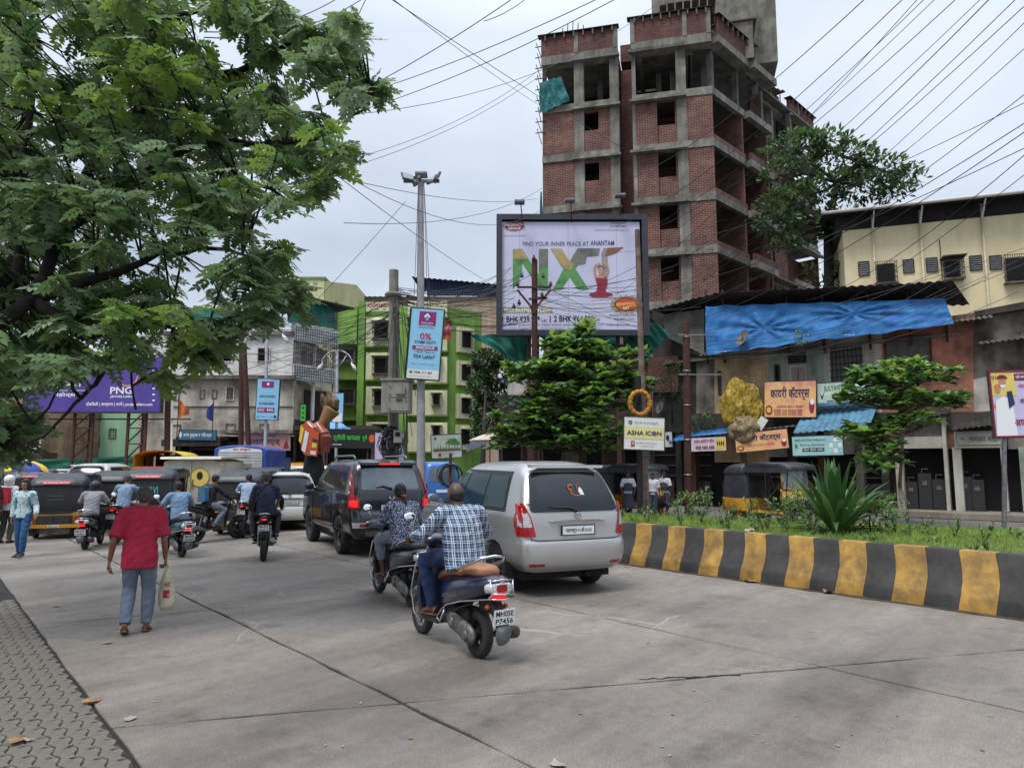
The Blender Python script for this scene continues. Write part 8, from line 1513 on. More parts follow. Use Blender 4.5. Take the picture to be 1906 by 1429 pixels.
def rickshaw(label, loc, rz, sticker=True, sc=1):
 o = thing('auto_rickshaw', label, 'auto rickshaw', loc, rz, 'auto rickshaws', sc)
 # canopy: rear shell with rounded shoulders + long roof
 H = Hull([(.66,.645,-.58,.35,.10),(.9,.65,-.60,.36,.12),(1.2,.65,-.58,.33,.14),(1.38,.64,-.56,.28,.16),(1.42,.665,-.60,.3,.18),(1.52,.655,-.56,.3,.2),(1.62,.61,-.46,.3,.22),(1.68,.53,-.34,.3,.24),(1.705,.42,-.2,.28,.2)], .03, 0)
 H.mesh(zl((.66,1.38,8),(1.38,1.46,4),(1.46,1.705,8)), (), 8).build('canopy', M_vinyl, o, smooth=45)
 rf = [(.2,1.60),(.2,1.70),(.6,1.735),(1.1,1.74),(1.5,1.71),(1.72,1.64),(1.80,1.56),(1.80,1.50),(1.70,1.55),(1.5,1.60),(1.0,1.62)]; q = MB(); puff(q, rf, .655, .08); q.build('roof', M_vinyl, o, smooth=50); q = MB(); q.box((.2,-.65,1.44),(1.72,-.62,1.6)); q.box((.2,.62,1.44),(1.72,.65,1.6)); q.build('roof_valance', M_vinyl, o)
 H.patch(rr_([(-.54,.74),(.54,.74),(.54,1.36),(-.54,1.36)], .06), 'rear', 'rear_flap', M_ablk, o, .006, .1); 
 q = MB(); P_ = [H.rear(y, z, .014) for y, z in rr_([(-.2,1.04),(.2,1.04),(.2,1.14),(-.2,1.14)], .05)]; q.tube(P_ + P_[:1], .006, 4, caps=False); q.build('window_slot', M_vinyl2, o)
 if sticker:
  s = H.patch(rr_([(-.33,1.46),(.33,1.46),(.33,1.53),(-.33,1.53)], .02), 'rear', 'red_sticker', mat('red_sticker', lin(206,60,66), .5, var=.1), o, .02, .1); M = Matrix.Translation((-.655,0,1.495)) @ Matrix.Rotation(R(10), 4, 'Y') @ REAR; text('•• ••••••• ••••••', -.28, .28, -.015, .015, M_wht, s, y=0, M=M)
 # tub: yellow band, black engine cover with slats, lamps, bumper
 q = MB(); puff(q, [(-.60,.60),(-.60,.70),(.38,.68),(.38,.30),(-.46,.30),(-.56,.42)], .66, .05); q.build('body_tub', M_ayel, o, smooth=50)
 q = MB(); q.box((-.625,-.42,.40),(-.57,.42,.62)); cov = q.build('engine_cover', M_ablk, o)
 for k in range(6): q = MB(); q.box((-.645,-.36,.425+.03*k),(-.626,-.02,.437+.03*k)); q.box((-.645,.02,.425+.03*k),(-.626,.36,.437+.03*k)); q.build('slat', M_vinyl2, cov)
 for s in (1, -1): q = MB(); q.box((-.635,s*.54-.06,.42),(-.58,s*.54+.06,.60)); l_ = q.build('tail_lamp', M_red, o); q = MB(); q.box((-.645,s*.54-.05,.43),(-.636,s*.54+.05,.48)); q.build('reversing_lens', M_clear, l_)
 q = MB(); q.box((-.68,-.62,.30),(-.61,.62,.39)); q.build('bumper', M_ayel, o); plate(o, Matrix.Translation((-.688,0,.345)) @ REAR, ('MH05CG2291',), .26, .06)
 q = MB(); q.box((-.5,-.35,.12),(-.1,.35,.3)); q.ell((-.35,.1,.2),(.18,.2,.08)); q.tube([(-.5,-.3,.2),(-.2,-.35,.2)], .04, 8); q.build('engine', M_engine, o, smooth=40)
 for s in (1, -1):
  wheel('rear_wheel', 0, .21, .12, o, M_ayel, 0, s*.54); q = MB(); q.box((-.36,s*.54-.09,.08),(-.345,s*.54+.09,.32)); q.build('mud_flap', M_ablk, o)
  q = MB(); q.tube([(.40,s*.62,.5),(.38,s*.64,1.0),(.34,s*.63,1.58)], .02, 6); q.tube([(1.58,s*.58,.75),(1.68,s*.6,1.55)], .02, 6); q.tube([(.95,s*.63,.4),(.95,s*.63,1.6)], .018, 6); q.build('roof_post', M_ablk, o)
  q = MB(); q.box((.38,s*.62,.28),(1.5,s*.64,.36)); q.build('sill', M_ayel, o)
 wheel('front_wheel', 1.95, .21, .10, o, M_ayel, 0)
 q = MB(); q.box((.38,-.62,.24),(1.6,.62,.29)); q.build('floor', M_ablk, o); q = MB(); q.box((-.1,-.55,.48),(.36,.55,.64)); q.box((-.2,-.55,.64),(-.08,.55,1.1)); q.build('rear_seat', mat('rickshaw_seat', lin(70,40,36), .6), o); q = MB(); q.box((.85,-.3,.45),(1.1,.3,.6)); q.box((.8,-.3,.6),(.86,.3,.95)); q.build('driver_seat', M_ablk, o)
 # front cowl, windscreen, lamps
 q = MB(); n = 14; rings = []
 for z, xf, hw in ((.26,1.85,.3),(.4,2.02,.42),(.6,2.02,.55),(.8,1.90,.6),(.98,1.78,.61)):
  rings.append([(xf - .42*(abs(2*k/n-1)**2.2), hw*(2*k/n-1), z) for k in range(n+1)] + [(1.40, hw*.98, z), (1.40, -hw*.98, z)])
 q.loft(rings); q.build('front_cowl', M_ayel, o, smooth=45); q = MB(); q.loft([[(xf - .42*(abs(2*k/n-1)**2.2) + .012, hw*(2*k/n-1)*1.01, z) for k in range(n+1)] for z, xf, hw in ((.27,1.86,.3),(.4,2.02,.42),(.6,2.02,.55),(.70,1.965,.575))], close=False, caps=False); q.build('lower_front_panel', M_ablk, o, smooth=True, fix=False)
 q = MB(); q.loft([[(xf - .3*(abs(2*k/n-1)**2.4), hw*(2*k/n-1), z) for k in range(n+1)] for z, xf, hw in ((.99,1.775,.56),(1.25,1.76,.575),(1.54,1.74,.56))], close=False, caps=False); q.build('windscreen', mat('rickshaw_windscreen', lin(150,160,164), .05, var=.3, scale=1.2, spec=.9), o, smooth=True, fix=False)
 q = MB(); q.tube([(1.48,-.58,1.0),(1.70,-.4,.985),(1.79,0,.98),(1.70,.4,.985),(1.48,.58,1.0)], .018, 6); q.tube([(1.46,-.58,1.0),(1.44,-.58,1.56)], .022, 6); q.tube([(1.46,.58,1.0),(1.44,.58,1.56)], .022, 6); q.build('windscreen_frame', M_ayel, o, smooth=True)
 for s in (1, -1): q = MB(); q.lathe([(.075,0),(.08,.02),(.05,.045)], (1.93,s*.3,.72), 'x', 16); q.build('headlamp', M_clear, o, smooth=50)
 q = MB(); q.loft([sring(x, .09, z0, z1, 12) for x, z0, z1 in ((2.22,.3,.36),(2.12,.42,.48),(1.95,.45,.5),(1.78,.4,.46))]); q.build('front_mudguard', M_ablk, o, smooth=True); q = MB(); q.tube([(1.3,.25,1.02),(1.42,.0,1.05),(1.3,-.25,1.02)], .015, 6); q.build('handlebar', M_ablk, o)
 return o
# ================================================================ PLACING THE TRAFFIC
h_ = lambda d: R(90 + d)                                          # heading d degrees left of straight ahead
A0 = rickshaw('auto rickshaw with red sticker and slotted rear flap behind the walking woman', G(104, 1000) + V(0,.1,0), h_(20), sc=.86)
AK = tree_of(A0)
def ars(px, py, hd, label, dy=0, sc=1.0, skip=(), remat=None): return dup(A0, AK, G(px, py), h_(hd+8), label, sc*.88, skip, remat=remat)
ars(280, 985, 6, 'auto rickshaw with a blue lettered rear flap behind the man in the crimson shirt', .5, 1.06, ('window_slot',))
ars(206, 982, 4, 'auto rickshaw with smooth dark rear between the grey-shirted rider and the lettered one', .5, skip=('red_sticker','window_slot'))
ars(447, 992, -4, 'auto rickshaw left of the three-up motorcycle with shiny grey canopy', .4, 1.02, ('red_sticker',))
ars(488, 962, 6, 'auto rickshaw with red sticker mostly hidden behind the men on the motorcycle', 0, 1.05)
far = [(58,960,20,'auto rickshaw with tall rounded canopy left of the one with the slotted flap'),(20,948,30,'auto rickshaw at the far left behind the couple'),(150,940,10,'auto rickshaw whose canopy shows just below the white car roof'),(178,943,14,'auto rickshaw canopy in the queue just under the green fence'),(215,938,8,'auto rickshaw canopy behind the smooth dark one'),(232,941,6,'auto rickshaw canopy with pink sticker over the rider in pink'),(262,939,8,'auto rickshaw canopy left of the red and yellow truck'),(296,935,8,'auto rickshaw canopy before the red truck nose'),(345,941,-6,'auto rickshaw canopy right of the red truck'),(70,940,24,'auto rickshaw canopy right of the striped umbrella'),(378,940,10,'auto rickshaw canopy left of the blue-framed truck')]
GR = {'black_canopy_vinyl': M_vinyl2}
for i, (px, py, hd, lb) in enumerate(far): ars(px, py, hd, lb, 0, 1.0, ('red_sticker',) if i % 2 else (), remat=GR if i % 3 == 0 else None)
rp = dup(A0, AK, G(1402, 968, 0), R(-56), 'parked auto rickshaw facing the road behind the strap-leaf plant', 1.02, ('red_sticker',)); rp['category'] = 'auto rickshaw'
dup(A0, AK, G(1150, 955, 0), R(-48), 'parked auto rickshaw with sagging black canopy behind the schoolchildren', 1.0, ('red_sticker',), remat={'rickshaw_yellow': M_ayel})
tv = thing('rickshaw_lettering', 'blue TAARVI lettering sticker on the rear flap of a rickshaw', 'sticker', G(280, 985), h_(14), None, 1.06*.88)
M = Matrix.Translation((-.645,0,1.12)) @ REAR; text('TAARVI', -.28, .28, -.1, .1, mat('aqua_print', lin(80,170,186), .5, var=0), tv, y=0, M=M, bold=True)
# rounded-back trucks and vans
def boxvan(name, label, cat, loc, rz, L_, w_, z0, z1, m, wheels=.34, arch=.15, group=None, sc=1):
 o = thing(name, label, cat, loc, rz, group, sc); prof = []
 for k in range(9): a = math.pi*k/8; prof.append((w_/2*math.cos(a)*1.0, z1 - arch + arch*math.sin(a)))
 P_ = [(w_/2, z0)] + prof + [(-w_/2, z0)]; q = MB(); q.loft([[(x, y*(1-i), z - (.04 if i else 0)*(z > z0)) for y, z in P_] for x, i in ((0,.02),(.06,0),(L_-.06,0),(L_,.02))]); q.build('cargo_body', m, o, smooth=40)
 for s in (1, -1):
  for x in (.7, L_+.5): wheel('wheel', x, wheels, .18, o, M_steel, 5, s*(w_/2-.14))
 q = MB(); q.box((.2,-w_/2+.2,.3),(L_+.8,w_/2-.2,z0)); q.build('chassis', M_blackm, o); return o
v = boxvan('delivery_van', 'cream delivery van with a round emblem on its rear corner in the queue', 'van', G(352, 972), h_(4), 2.4, 1.7, .55, 1.95, mat('cream_van_paint', lin(206,200,180), .5, var=.15, scale=2, streak=.35), sc=.98)
q = MB(); q.loft([[(-.14,-.9,1.9),(-.14,.9,1.9),(-.10,.9,1.97),(-.10,-.9,1.97)],[(2.9,-.9,1.95),(2.9,.9,1.95),(2.9,.9,2.02),(2.9,-.9,2.02)]]); q.build('roof_cap', mat('cream_van_paint', (0,0,0)), v)
disc(.25, 1.35, .3, .3, mat('pale_yellow_print', (0,0,0)), v, y=0, M=Matrix.Translation((-.012,0,0)) @ REAR, name='round_emblem'); disc(.25, 1.35, .29, .29, M_ink, v, y=0, r0=.94, M=Matrix.Translation((-.016,0,0)) @ REAR, name='emblem_ring'); disc(.25, 1.4, .09, .12, M_ink, v, y=0, M=Matrix.Translation((-.018,0,0)) @ REAR, name='emblem_figure')
q = MB(); q.tube([(-.012,0,.6),(-.012,0,1.85)], .006, 4); q.build('door_gap', M_seam, v); q = MB(); q.tube([(-.03,-.05,1.0),(-.03,-.05,1.3)], .012, 6); q.build('door_handle', M_steel, v)
q = MB(); q.box((2.45,-.8,.5),(3.5,.8,1.75)); q.build('cab', mat('cream_van_paint', (0,0,0)), v)
M_bluet = mat('truck_blue', lin(48, 78, 160), .5, var=.2, scale=2); t = boxvan('box_truck', 'truck with blue frame and white ribbed roller shutter in the queue', 'truck', G(443, 952), h_(6), 4.2, 2.35, .95, 3.02, M_bluet, .42, .22, sc=.8)
for k in range(13): q = MB(); z = 1.05+.125*k; q.box((-.045,-.98,z),(-.012,.98,z+.105)); q.build('shutter_slat', mat('white_slat', lin(206,206,204), .55, var=.15, scale=3, streak=.3), t)
q = MB(); q.loft([[(-.03,y,z) for y, z in ((-.98,2.69),(.98,2.69),(.9,2.82),(0,2.93),(-.9,2.82))],[(-.012,y,z) for y, z in ((-.98,2.69),(.98,2.69),(.9,2.82),(0,2.93),(-.9,2.82))]]); q.build('header_panel', M_white, t); text('जय मल्हार', -.35, .45, 2.73, 2.86, mat('redbrick_print', (0,0,0)), t, y=0, M=Matrix.Translation((-.035,0,0)) @ REAR, bold=True)
q = MB(); q.box((4.3,-1.1,.6),(5.9,1.1,2.5)); q.build('cab', M_bluet, t)
M_ytr = mat('yellow_truck_canvas', lin(226, 206, 60), .6, var=.2, scale=3, bump=.3, bscale=8); M_redt = mat('truck_red', lin(206, 60, 54), .5, var=.2)
t = thing('pickup_truck', 'red pickup truck with a yellow ribbed canvas cover facing the camera', 'truck', G(305, 940) , R(-80), None, .93); t.location = (t.location.x, t.location.y, 0)
prof = [(-1.0,1.5)] + [(-1.0*math.cos(math.pi*k/10), 2.15+.28*math.sin(math.pi*k/10)) for k in range(11)] + [(1.0,1.5)]
q = MB(); rings = []
for k in range(25): x = -1.6+2.8*k/24; s_ = 1+.012*math.cos(k*math.pi); rings.append([(x, y*s_, z*(1 if z < 1.6 else s_)) for y, z in prof])
q.loft(rings, False, False); q.build('canvas_cover', M_ytr, t, smooth=True, fix=False); q = MB(); q.box((-1.6,-.98,.7),(1.1,.98,1.5)); q.build('load_bed', M_redt, t); q = MB(); q.box((-1.55,-.9,1.5),(-1.5,.9,2.3)); q.build('red_lining', mat('dark_red_lining', lin(120,40,30), .8), t)
q = MB(); q.loft([[(1.15,-.9,.6),(1.15,.9,.6),(1.15,.85,1.75),(1.15,-.85,1.75)],[(2.3,-.9,.6),(2.3,.9,.6),(2.0,.82,1.7),(2.0,-.82,1.7)]]); q.build('cab', M_redt, t); q = MB(); q.box((2.13,-.75,1.15),(2.16,.75,1.6)); q.build('windscreen', M_tint, t)
for s in (1, -1):
 for x in (-1, 1.8): wheel('wheel', x, .34, .2, t, M_steel, 5, s*.82)
# blue mini van, yellow-roofed auto, white car roofs in the far queue
b = thing('mini_van', 'bright blue mini van behind the silver mast and the cable coil', 'van', G(823, 945), h_(14)); M_bv = mat('bright_blue_paint', lin(44, 110, 190), .4, var=.1, coat=.5)
H = Hull([(.35,.68,.04,3.3,.1),(.6,.72,0,3.4,.12),(1.0,.72,.02,3.4,.12),(1.3,.69,.06,3.2,.12),(1.65,.64,.14,2.8,.14),(1.78,.56,.24,2.6,.16),(1.82,.42,.4,2.4,.16)], .03, .02); H.mesh(zl((.35,1.3,12),(1.3,1.82,8)), (), 20).build('body', M_bv, b, smooth=40); H.patch(rr_([(-.54,1.02),(.54,1.02),(.48,1.62),(-.48,1.62)], .12), 'rear', 'rear_window', mat('clearer_rear_glass', (0,0,0)), b, .008)
for s in (1, -1): H.patch(rr_([(s*.6,.7),(s*.7,.7),(s*.7,.95),(s*.6,.95)], .02), 'rear', 'tail_lamp', M_red, b, .01); H.patch(rr_([(.3,1.1),(2.6,1.1),(2.3,1.55),(.4,1.55)], .06), 'side', 'side_window', M_tint, b, .006, .1, s); [wheel('wheel', x, .27, .15, b, M_steel, 5, s*.6) for x in (.6, 2.8)]
H.patch(rr_([(-.2,.6),(.25,.6),(.25,.72),(-.2,.72)], .02), 'rear', 'number_plate', M_plate, b, .012)
WK = tree_of(CAR['white']); dup(CAR['white'], WK, G(150, 950), h_(6), 'white high-roofed car in the far queue under the green fence', 1.0); dup(CAR['white'], WK, G(100, 935), h_(10), 'white car whose pale roof shows between rickshaw canopies', .86); dup(CAR['white'], WK, G(30, 940), h_(20), 'dark grey car below the striped umbrella', .9, remat={'white_car_paint': carpaint('grey_car_paint', lin(88,94,100))}); dup(CAR['white'], WK, G(905, 942), h_(-70), 'maroon car parked crosswise beyond the blue mini van', .85, remat={'white_car_paint': carpaint('maroon_car_paint', lin(90,40,50))}); dup(CAR['white'], WK, G(640, 935), h_(75), 'white car crossing beyond the black off-road car', .95, remat={})
dup(A0, AK, G(545, 930), h_(0), 'auto rickshaw with a yellow roof edge before the fist figure', 1.05, ('red_sticker',), remat={'black_canopy_vinyl': M_ayel})
# umbrella
um = thing('umbrella', 'large blue and yellow striped stall umbrella at the far left edge', 'umbrella', W(8, 852, 18.5)); 
for k in range(8):
 q = MB(); rg_ = []
 for i in range(7):
  t_i = i/6; r_ = 1.0*math.sin(t_i*math.pi/2*.95); z = .32*(math.cos(t_i*math.pi/2)-1); rg_.append([(r_*math.cos(2*math.pi*(k+s)/8), r_*math.sin(2*math.pi*(k+s)/8), z - .03*(1-abs(2*s-1))*t_i*0 - .05*t_i*(math.sin(s*math.pi))) for s in (0,.25,.5,.75,1)])
 q.loft(rg_, False, False); q.build('panel', [mat('umbrella_yellow', lin(232,198,40), .7), mat('umbrella_blue', lin(62,74,160), .7)][k % 2], um, smooth=True, fix=False)
q = MB(); q.bar((0,0,-1.9),(0,0,.05),.03); q.build('pole', M_steel, um)
# giant fist holding a torch
fg = thing('torch_figure', 'giant brown inflatable fist in an orange sash holding a torch', 'figure', G(586, 939)); fl = fg.location; Yf = fl.y
def fp(px, py, dy=0): return W(px, py, Yf+dy) - fl
M_fist = mat('glossy_brown_skin', lin(150, 74, 52), .32, var=.15, scale=2, coat=.3); k_ = Yf/1322
q = MB(); q.tube([V(0,0,0), fp(584,868), fp(584,846)], [22*k_, 19*k_, 15*k_], 16); q.build('stand', M_blackm, fg, smooth=True); q = MB(); q.tube([fp(584,856), fp(586,842), fp(584,828)], [13*k_, 14*k_, 18*k_], 20); q.ell(fp(584,822), (20*k_,15*k_,19*k_), 20, 12)
for a, b_, c_, r in (((598,800),(606,812),(594,830),9),((592,793),(603,806),(600,822),9),((574,790),(583,800),(590,800),7.5)): q.tube([fp(*a,-.3), fp(*b_,-.45), fp(*c_,-.3)], [r*k_, r*1.1*k_, r*k_], 12); q.ell(fp(*a,-.3), (r*k_,)*3)
q.tube([fp(600,840,-.1), fp(607,815,-.1), fp(600,800,-.1)], [13*k_,11*k_,9*k_], 12); q.ell(fp(603,812,-.2), (10*k_,10*k_,11*k_)); solid('fist', q, .035, M_fist, fg, 2)
q = MB(); q.loft([[fp(a, b_, dy) for a, b_ in ((560,790),(570,788),(594,805),(590,850),(566,846),(560,835))] for dy in (-.68, -.5)]); sash = q.build('sash', mat('sash_orange', lin(206,84,40), .5, var=.15), fg, smooth=30)
for pts, m in ((((568,800),(575,806),(568,842),(561,838)), M_white), (((560,790),(566,798),(560,826),(556,820)), M_yel), (((582,815),(592,818),(590,824),(581,822)), M_navy), (((581,823),(590,825),(588,834),(580,832)), M_yel), (((578,838),(588,840),(587,847),(577,845)), M_white)): q = MB(); q.add([fp(a, b_, -.70) for a, b_ in pts], [tuple(range(len(pts)))]); q.build('sash_stripe', m, sash, fix=False)
q = MB(); q.tube([fp(597,796), fp(604,782), fp(618,762), fp(619.5,760)], [8*k_, 9.5*k_, 16*k_, 14*k_], 22); q.tube([fp(601,790), fp(602.5,787)], [10.5*k_, 11*k_], 22); q.build('torch_cup', mat('torch_ochre', lin(150,112,66), .6, var=.15), fg, smooth=40); q = MB(); q.tube([fp(590,812), fp(599,794)], [5*k_, 7*k_], 14); q.build('torch_handle', M_ink, fg)
q = MB()
for i in range(16): a = i*1.3; q.tube([fp(617+9*math.cos(a), 764+4*math.sin(a), .2*math.sin(a)), fp(614+13*math.cos(a+.4), 748+3*math.sin(a), .25*math.sin(a)), fp(608+11*math.cos(a+1), 733+7*math.sin(a*1.7), .25*math.sin(a+1))], [5*k_, 6*k_, 1.5*k_], 8)
solid('torch_flame', q, .05, mat('flame_brown', lin(132,104,72), .8, var=.45, scale=3), fg, 1)
# ================================================================ RIDERS AND WALKERS
def rider(**k):                                                   # seated on a scooter: hips at x=.38, feet on the floorboard
 d = dict(pel=(.30,0,.88), che=(.37,0,1.13), nk=(.45,0,1.29), hd=(.52,0,1.435), sl=(.41,.185,1.255), el=(.52,.30,1.05), wl=(.78,.31,1.02), hl=(.38,.10,.88), kl=(.76,.20,.80), al=(.74,.13,.36), fl=(1,.15,0)); d.update(k); return pose(**d)
def bikerider(**k):
 d = dict(pel=(.34,0,.96), che=(.42,0,1.26), nk=(.5,0,1.43), hd=(.56,0,1.585), sl=(.45,.185,1.385), el=(.62,.31,1.2), wl=(.84,.31,1.06), hl=(.36,.1,.94), kl=(.68,.24,.80), al=(.42,.2,.43), fl=(1,.1,0)); d.update(k); return pose(**d)
def passenger(**k):
 d = dict(pel=(-.02,0,1.05), che=(0,0,1.36), nk=(.03,0,1.54), hd=(.07,0,1.70), sl=(.01,.19,1.49), el=(.05,.27,1.24), wl=(.12,.2,1.04), hl=(0,.1,1.03), kl=(.36,.25,.93), al=(.14,.23,.53), fl=(1,.1,0)); d.update(k); return pose(**d)
g_dn = ((.2,0,-1), (.2,0,-1))
M_navyp = carpaint('navy_scooter_paint', lin(18, 26, 56)); M_tan = mat('tan_seat', lin(158, 108, 76), .5, var=.12, scale=8, bump=.2); M_bp = carpaint('black_scooter_paint', lin(26, 26, 30)); M_tealp = carpaint('teal_scooter_paint', lin(20, 76, 88)); M_bseat = mat('black_seat', lin(34,33,34), .5, var=.2)
s1 = (-.295, 6.55, 0); r1 = h_(34); S1 = scooter('dark blue scooter with tan seat and chrome guards, nearest the camera', M_navyp, M_tan, loc=s1, rz=r1, name_txt='ACTIVA125', sc=1.06)
person('heavy man in a blue plaid shirt riding the nearest scooter', s1, r1, rider(sl=(.41,.21,1.25), nk=(.45,0,1.29), hd=(.51,.0,1.43), el=(.52,.36,1.06), wl=(.79,.32,1.03), kl=(.76,.22,.80)), 1, plaid(), fab('dark_denim', lin(34, 52, 92), lin(24, 38, 70)), sc=1.06, hair='bald', sleeve='long', fat=1.14, hem=.14, palms=g_dn, curl=(1,1), shoe=M_sole, vox=.009, loose=1.3).scale = (.87, .98, .985); S1.scale = (.87, .96, .97)
s2 = G(742, 1096) + V(.35,-.55,0); s2 = Vector((-1.2, 8.8, 0)); r2 = h_(30); S2 = scooter('black scooter ridden by the woman in the dotted top', M_bp, M_bseat, ('MH05','DK841'), s2, r2, sc=.93)
person('woman in a dark dotted top with a long braid riding a black scooter', s2, r2, rider(sl=(.41,.17,1.25), el=(.5,.28,1.04)), 1, dotted('navy_dotted_cotton', lin(40, 44, 70), lin(190, 196, 214), 75), fab('grey_leggings', lin(128, 134, 146)), sc=.93, sleeve='long', hair='braid', fat=1.12, hem=.16, tfrac=.62, palms=g_dn, curl=(1,1), shoe=M_sole, vox=.011, loose=1.2)
# man in the red shirt walking away
M_redsh = fab('crimson_shirt', lin(176, 30, 62), lin(140, 22, 50), bump=.6, bscale=6)
pr = G(252, 1178); prz = h_(20); PR = person('grey-haired man in a loose crimson shirt walking away with a cloth bag', pr, prz, pose(che=(.03,0,1.23), nk=(.07,0,1.40), hd=(.13,0,1.545), sl=(.05,.185,1.35), sr=(.06,-.175,1.35), el=(-.03,.275,1.06), wl=(.03,.315,.82), er=(.02,-.25,1.05), wr=(.12,-.26,.82), kl=(.10,.10,.50), al=(-.12,.10,.12), kr=(.10,-.10,.49), ar=(.06,-.10,.085), fl=(1,.1,-.25)), 0, M_redsh, M_gryt, sc=.88, hair='short', hairm=M_greyh, hem=.22, palms=((.3,-1,0), (0,1,0)), curl=(.5, 1), shoe=M_sole, vox=.010, loose=1.5, tloose=1.2)
bg_o = thing('cloth_bag', 'limp off-white printed cloth bag in the right hand of the man in crimson', 'bag', pr, prz, None, .88); q = MB(); rings = []
for z, a, d_ in ((.70,.02,.012),(.66,.05,.03),(.55,.075,.045),(.40,.09,.055),(.28,.085,.05),(.22,.06,.03)): rings.append([(.14 + d_*1.6*math.cos(t)*(1+.15*math.sin(3*t+z*9)), -.30 + a*math.sin(t)*(1+.1*math.sin(5*t)), z) for t in [2*math.pi*k/24 for k in range(24)]])
q.loft(rings); bgm = q.build('bag_body', fab('bag_cloth', lin(206, 196, 172), lin(168, 156, 130), bump=.7), bg_o, smooth=True); q = MB(); q.tube([(.15,-.29,.70),(.15,-.27,.80),(.13,-.25,.74),(.14,-.31,.66)], .012, 6); q.build('strap', fab('bag_cloth', (0,0,0)), bg_o, smooth=True)
M = Matrix.Translation((.045,-.30,.42)) @ REAR; rect(-.04, .03, -.05, .04, M_crim, bgm, y=0, M=M); text('साडी', -.03, .03, .08, .14, M_crim, bgm, y=0, M=M, bold=True)
# riders in the middle distance
T1 = tree_of(S1)
def twodup(src, px, py, hd, label, remat, skip=(), sc=1.0, dy=0.0): return dup(src, tree_of(src), G(px, py) + V(0, dy, 0), h_(hd), label, sc, skip, remat=remat)
l3 = G(158, 1022); dup(S2, tree_of(S2), l3, h_(16), 'black scooter with the rider in a grey shirt and black helmet', .86, ('apron_guard', 'rear_crash_guard')); person('rider in a grey shirt and black helmet seen from behind', l3, h_(16), rider(), 0, fab('grey_tshirt', lin(140,140,146)), M_dkt, sc=.86, hair='helmet', hairm=M_black, palms=g_dn, curl=(1,1), vox=.013)
l4 = G(338, 1036); twodup(S2, 338, 1036, 40, 'teal scooter with chrome guard ridden by the man in light blue', {'black_scooter_paint': M_tealp}, sc=.88); person('man in a light blue shirt and dark cap riding the teal scooter', l4, h_(40), rider(), 0, fab('light_blue_tshirt', lin(120,146,178)), M_jean, sc=.88, hair='short', palms=g_dn, curl=(1,1), vox=.013)
BM = motorbike('dark motorcycle carrying the two men in navy and black', mat('bike_dark', lin(30,32,40), .3, var=.1, coat=.5), G(490, 1043), h_(17), .86); BK = tree_of(BM)
l5 = G(490, 1043); person('broad man in a navy polo with white hair riding pillion on a motorcycle', l5, h_(17), passenger(), 0, fab('navy_polo', lin(36,40,66)), M_dkt, hair='short', hairm=M_greyh, fat=1.12, vox=.012, sc=.86); person('dark-haired rider in black in front of the man in navy', l5, h_(17), bikerider(hd=(.56,.04,1.60)), 1, fab('black_tshirt', lin(30,30,34)), M_dkt, sleeve='long', palms=g_dn, curl=(1,1), vox=.014, sc=.86)
M = Matrix.Translation(V(0,0,0)); pt = thing('shoulder_bag', 'black shoulder bag on the hip of the man in navy', 'bag', l5, h_(17), None, .86); q = MB(); q.loft([sring(x, .05, 1.0, 1.25, 12, 4) for x in (-.12, .12)]); bb = q.build('bag_body', M_blackm, pt, smooth=40); bb.location = (0, .26, 0); q = MB(); q.tube([(-.1,.25,1.22),(-.12,.1,1.5),(0,-.12,1.6),(.12,.1,1.5),(.1,.25,1.22)], .012, 5); q.build('strap', M_blackm, pt)
l6 = G(452, 1000); dup(BM, BK, l6, h_(10), 'motorcycle ahead of the two men, ridden by the man in pale blue', .86); person('rider in a pale blue shirt partly hidden by the men on the motorcycle', l6, h_(10), bikerider(), 0, fab('pale_blue_shirt', lin(150,166,190)), M_gryt, sc=.86, vox=.015, palms=g_dn, curl=(1,1))
l7 = G(362, 1010); dup(BM, BK, l7, h_(-28), 'motorcycle beside the cream van with the backpack rider', .86); person('rider with black shirt and blue backpack turning right beside the cream van', l7, h_(-28), bikerider(), 0, fab('black_tshirt', (0,0,0)), M_gryt, sc=.86, sleeve='long', vox=.014, palms=g_dn, curl=(1,1))
def backpack(label, loc, rz, c, m, sc=1): 
 o = thing('backpack', label, 'backpack', loc, rz, None, sc); q = MB(); c = V(*c); q.loft([[(c.x + dx, c.y + y, c.z + z) for y, z in rr_([(-.14,-.2),(.14,-.2),(.12,.2),(-.12,.2)], .06)] for dx in (0, -.08, -.13)]); q.build('pack', m, o, smooth=40); q = MB()
 for s in (1, -1): q.tube([c + V(0,s*.09,.16), c + V(.12,s*.12,.2), c + V(.24,s*.13,.05), c + V(.14,s*.15,-.14)], .014, 6)
 q.build('straps', m, o, smooth=True); return o
backpack('blue backpack on the rider beside the cream van', l7, h_(-28), (.26,0,1.22), fab('blue_pack', lin(60,110,140)), .86)
l8 = G(215, 1012); dup(BM, BK, l8, h_(8), 'red and black motorcycle hidden behind the man in crimson', .86, remat={'bike_dark': mat('bike_red', lin(150,26,36), .3, coat=.5)}); person('rider in a blue checked shirt behind the man in crimson', l8, h_(8), bikerider(), 2, fab('faded_check', lin(96,118,146), lin(130,150,170), scale=20), M_dkt, sc=.86, hairm=M_greyh, hair='short', sleeve='short', vox=.014, palms=g_dn, curl=(1,1))
l9 = G(226, 985); dup(S2, tree_of(S2), l9, h_(6), 'scooter ahead of the checked-shirt rider', .86, ('apron_guard',)); person('rider in pink with black helmet ahead of the checked-shirt rider', l9, h_(6), rider(), 0, fab('pink_shirt', lin(206,150,160)), M_dkt, sc=.86, hair='helmet', hairm=M_black, vox=.015, palms=g_dn, curl=(1,1))
